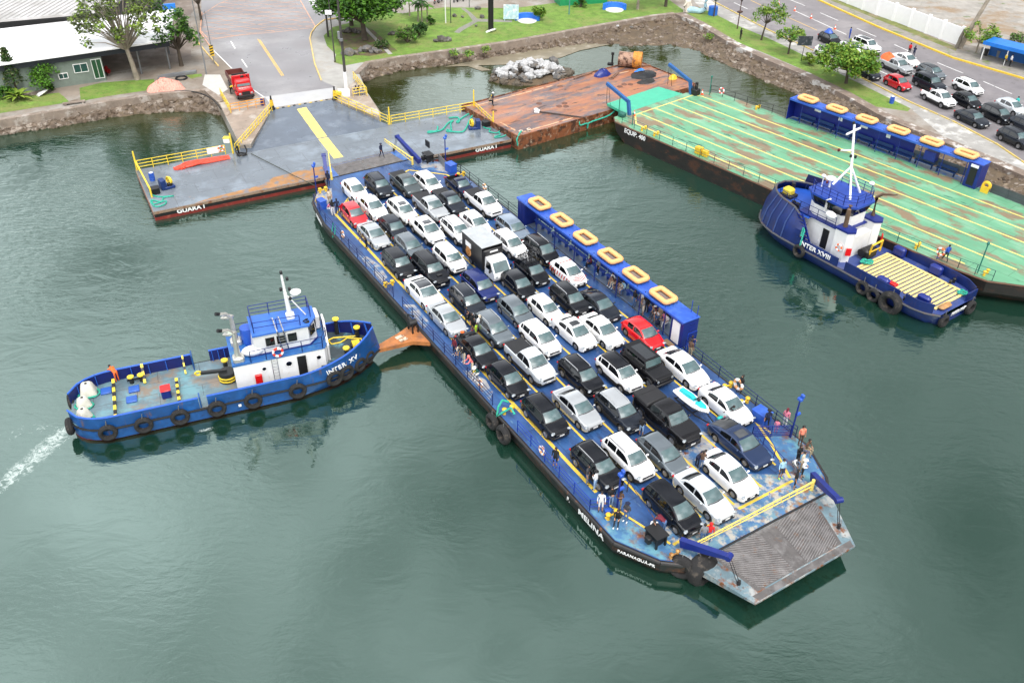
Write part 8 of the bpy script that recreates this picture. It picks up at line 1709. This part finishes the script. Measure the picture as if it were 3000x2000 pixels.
PEOPLE=[ # px,py,z,facing relative to the ferry (deg, 0 bow, 90 starboard),pose,top,bottom,label,options
(1118,462,1.15,20,'walk','navy','navy','crewman in navy overalls walking on the stern ramp',dict(sleeve='navy',hair='hat',hc='navy')),
(964,545,1.3,-60,'stand','navy','navy','crewman in navy standing at the left stern corner post',dict(sleeve='navy',hair='hat',hc='black')),
(990,628,1.3,160,'stand','navy','navy','person in dark navy clothes left of the dark red hatchback',dict(sleeve='navy')),
(977,632,1.3,180,'fold','black','white','person in a black top and white trousers near the left stern locker',{}),
(961,622,1.3,40,'hunch','pink','white','person in pale pink sitting beside the left stern locker',dict(sleeve='pink',hair='long')),
(968,600,1.3,10,'stand','cream','khaki','person in a cream shirt behind the left stern locker',{}),
(1075,728,1.3,-90,'lean','brown','black','person in brown leaning on the left rail beside the silver sedan',dict(sleeve='brown')),
(1365,950,1.3,60,'fold','navy','black','man in a navy shirt leaning at the silver sedan fender',{}),
(1383,968,1.3,20,'stand','black','black','woman in black between two cars beside the child in lime',dict(shin='skin',hair='long')),
(1405,974,1.3,180,'stand','white','red','woman with a white top and red trousers beside the child in lime',dict(hair='long',hc='cream')),
(1395,980,1.3,200,'stand','lime','lime','small child in a lime green dress between the parked cars',dict(s=.62,shin='skin')),
(1332,1040,1.3,-80,'stand','maroon','navy','person in a maroon jacket looking over the left rail',dict(sleeve='maroon',shoes='white')),
(1356,1022,1.3,-60,'stand','black','black','person in black with an orange cap behind the maroon jacket',dict(sleeve='black',hair='hat',hc='orange')),
(1350,1040,1.3,-40,'hunch','cream','khaki','person in cream crouched at the left rail beside the maroon jacket',dict(sleeve='cream')),
(1360,1062,1.3,-90,'lean','black','cream','man in a black jacket and pale trousers leaning on the left rail',dict(sleeve='black',shoes='white')),
(1384,1090,1.3,-100,'lean','salmon','cream','person in a salmon pink hooded jacket leaning over the left rail',dict(sleeve='salmon',hair='hood',shoes='white')),
(1402,1106,1.3,-80,'hunch','green','white','person in a dark green jacket and white cap sitting at the left rail',dict(sleeve='green',hair='hat',hc='white',shoes='white')),
(1877,1276,1.3,120,'fold','black','ljeans','man in a black t-shirt and pale shorts beside the huge black pickup',dict(shin='skin',shoes='white')),
(1626,1366,1.3,-60,'stand','black','black','woman with long hair in black standing by the left rail bollard ropes',dict(sleeve='black',hair='long',shin='skin')),
(1719,1418,1.3,40,'stand','dgrey','grey','man in grey trousers leaning against the chrome railed black car at left',dict()),
(1743,1434,1.3,200,'fold','white','ljeans','woman in a white top and pale jeans beside the man in grey trousers',dict(sleeve='white',hair='hat',hc='black')),
(1759,1496,1.3,-40,'stand','white','white','person in a white hooded top inside the bow left rail corner',dict(sleeve='white',shin='skin')),
(1788,1482,1.3,-20,'fold','black','ljeans','woman in an open black jacket and jeans near the bow left corner',dict(sleeve='black',hair='long')),
(1812,1492,1.3,-30,'phone','brown','khaki','man in a brown jacket and cap near the bow left light post',dict(sleeve='brown',hair='hat',hc='black')),
(1808,1532,1.3,-50,'sit','black','black','person in black sitting at the bow left rail with white shoes',dict(sleeve='black',shoes='white')),
(1833,1527,1.3,-70,'fold','dgrey','jeans','man in a dark jacket and jeans right of the bow left light post',dict(sleeve='dgrey',hair='hat',hc='navy',shoes='white')),
(1913,1550,1.3,-40,'hunch','white','navy','man in a white t-shirt sitting low near the front black car',dict(shoes='white')),
(1944,1558,1.3,200,'bend','maroon','jeans','man in a maroon shirt bending beside the front black car',dict()),
(2056,1590,1.3,150,'stand','grey','jeans','man in a grey shirt at the left end of the yellow boom',dict(sleeve='grey')),
(2073,1588,1.3,130,'stand','red','jeans','person in a bright red shirt at the left end of the yellow boom',dict(sleeve='red',hair='hood')),
(2117,1228,1.3,60,'bend','black','black','person in black leaning into the open door of the white sedan',dict(sleeve='black')),
(2167,1152,1.3,-100,'fold','black','black','man in black between the white sedan and the right rail',dict(sleeve='black')),
(2243,1254,1.3,150,'walk','navy','black','man in a navy shirt standing by the yellow right rail bitts',dict(hair='hat',hc='black')),
(2296,1250,1.3,100,'stand','pink','white','woman in bright pink with long hair behind the bow right locker',dict(sleeve='pink',hair='long',hc='maroon')),
(2271,1268,1.3,120,'stand','pink','pink','child in pale pink at the left of the bow right locker',dict(s=.72,sleeve='pink')),
(2342,1302,1.3,-20,'stand','coral','brown','woman in a coral top by the bow right light post',dict(hair='long')),
(2358,1326,1.3,10,'sit','brown','khaki','person in brown trousers sitting behind the bow right gate panel',dict(sleeve='brown')),
(2284,1400,1.3,-10,'stand','lblue','dgrey','person in a light blue top and dark shorts at the front right lane line',dict(sleeve='lblue',shin='skin',shoes='lime')),
(2325,1430,1.3,30,'stand','black','black','woman in a short black dress near the right end of the yellow boom',dict(shin='skin',hair='short')),
(2346,1400,1.3,30,'fold','white','black','person in a big white top beside the woman in the black dress',dict(sleeve='white',shin='skin',hair='hat',hc='white')),
(2333,1358,1.3,0,'fold','black','black','person in black leaning at the bow right blue rail',dict(sleeve='black')),
(2320,1370,1.3,-10,'hunch','white','grey','seated person in white beside the bow right blue rail',dict(sleeve='white')),
(2344,1378,1.3,20,'stand','cream','khaki','person in beige between the two people in white at the bow right',dict(sleeve='cream')),
(2052,1376,1.3,120,'phone','brown','jeans','man in a brown shirt behind the white sedan at the front right row',dict()),
(2040,1368,1.3,90,'bend','navy','navy','person in navy bending behind the white sedan at the front right row',dict(sleeve='navy')),
(2014,1036,1.3,90,'lean','navy','blue','man in navy leaning on the right rail past the blue cabin',dict(sleeve='navy')),
(2020,1046,1.3,100,'stand','brown','khaki','tanned person in brown beside the man in navy at the right rail',dict()),
(1728,786,1.3,-110,'sit','maroon','black','person in dark maroon seated under the fourth life raft',dict(sleeve='maroon',shoes='white')),
(1750,804,1.3,-100,'stand','grey','black','man in a grey shirt standing under the fourth life raft',dict(sleeve='grey',shoes='white')),
(1789,838,1.3,-90,'sit','white','khaki','person in white seated first in the row under the fifth life raft',dict(shin='skin',shoes='white')),
(1797,842,1.3,-90,'hunch','brown','cream','person in brown seated second in the row under the fifth life raft',dict(shoes='white')),
(1808,848,1.3,-80,'sit','navy','dgrey','person in navy seated third in the row under the fifth life raft',dict(shin='skin')),
(1821,862,1.3,-110,'hunch','cream','cream','person in cream stooping in front of the row under the fifth life raft',dict(shin='skin')),
(1832,858,1.3,-90,'sit','lblue','jeans','person in light blue seated last in the row under the fifth life raft',dict(sleeve='lblue')),
(1855,900,1.3,-90,'stand','black','jeans','man in a black jacket standing left of the sixth life raft',dict(sleeve='black')),
(1876,900,1.3,-90,'stand','white','khaki','man in a white shirt standing behind a grey shirted one under the shelter',dict()),
(1880,924,1.3,-120,'phone','grey','cream','man in a grey shirt and pale shorts in front of the shelter',dict(shin='skin')),
(1893,914,1.3,-80,'stand','black','black','person in black in the crowd under the sixth life raft',dict(sleeve='black')),
(1902,938,1.3,-100,'sit','maroon','dgrey','person in a maroon shirt and white cap seated under the sixth raft',dict(hair='hat',hc='white')),
(1913,930,1.3,-70,'fold','navy','khaki','person in navy in the middle of the crowd under the shelter end',dict(sleeve='navy')),
(1920,944,1.3,-90,'hunch','white','jeans','person in white seated with a dark bag under the shelter end',dict(shin='skin')),
(1931,944,1.3,-90,'fold','khaki','khaki','person in khaki in the crowd nearest the blue cabin, third from it',dict()),
(1938,954,1.3,-100,'sit','pink','grey','person in faded pink seated second from the blue cabin',dict(hair='long')),
(1946,960,1.3,-90,'sit','white','white','person in white seated closest to the blue cabin',dict(hair='long')),
(2487,114,LZ,60,'stand','blue','blue','person in blue standing in the road by the white utility vehicle',dict(sleeve='blue')),
(2674,170,LZ,100,'phone','navy','navy','taller person in navy standing in the road beside another',dict(sleeve='navy')),
(2661,162,LZ,90,'stand','red','black','shorter person in a red top standing in the road by the white sedan',dict()),
(2168,117,LZ,80,'stand','black','black','person in black standing on the roadside lawn',dict(sleeve='black')),
(2972,322,LZ,90,'stand','turq','black','person in turquoise beside the pale hatchback at the right edge',dict(sleeve='turq')),
(2940,192,LZ,60,'stand','yellow','black','person in yellow under the blue roadside shelter',dict()),
(2956,196,LZ,60,'stand','white','black','person in white under the blue roadside shelter',dict()),
(677,276,LZ,60,'bend','yellow','black','worker in a yellow jacket bending at the side of the red truck',dict(sleeve='yellow')),
(1038,276,LZ,20,'hunch','grey','jeans','person in grey seated at the left of three on the right abutment',{}),
(1048,276,LZ,10,'hunch','black','jeans','person in black seated in the middle of three on the right abutment',{}),
(1060,275,LZ,0,'hunch','white','jeans','person in white seated at the right of three on the right abutment',{}),
(1432,307,1.6,60,'hunch','khaki','black','barge worker with a yellow helmet sitting at the rusty barge corner',dict(hair='hat',hc='yellow')),
(1444,310,1.6,60,'stand','navy','dgrey','barge worker with a white helmet standing at the rusty barge corner',dict(hair='hat',hc='white')),
(2767,766,2.2,150,'walk','blue','black','deckhand in a blue jacket stepping on the green barge by its rail',dict(sleeve='blue')),
(2737,780,1.25,90,'bend','skin','blue','shirtless man bending over the blue vents of the moored tug',{}),
(346,1118,1.2,200,'bend','orange','orange','crewman in orange overalls bending on the stern deck of the left tug',dict(sleeve='orange')),
]
for px,py,z,fa,po,tp_,bt,lb,op in PEOPLE:
    p=G(px,py,z+.006)
    if 1700<px<1960 and 780<py<970 and z==1.3:
        u=(p-FO).dot(FD); v=(p-FO).dot(FC); v=max(12.0,min(13.35,v+(.75 if po in('sit','hunch') else .1))); 
        if po in('sit','hunch'): v=13.45
        p=FL(u,v,z+.006)
    person(p,FRZ+R(fa),po,tp_,bt,lb,**op)
# loose bags and crates by the passengers
for px,py,m,lb in((1392,1100,'yellow','yellow bag on deck at the left rail by the salmon jacket'),(2108,1235,'turq','turquoise bag beside the person at the open car door'),(1926,952,'navy','dark blue bag at the crowd near the blue cabin'),(1780,1505,'blue','blue chair with white rim at the bow left rail')):
    b=MB(); b.box((0,0,.25),(.42,.36,.45),bev=.1); b.torus((0,0,.5),(0,1,0),.1,.02,10,4); o=b.build('bag',cloth(m)); o.location=G(px,py,DZ+.01); tag(o,lb,'bag')
for _o in [o for o in bpy.data.objects if not o.users_collection]: bpy.data.objects.remove(_o)
bpy.context.view_layer.update()
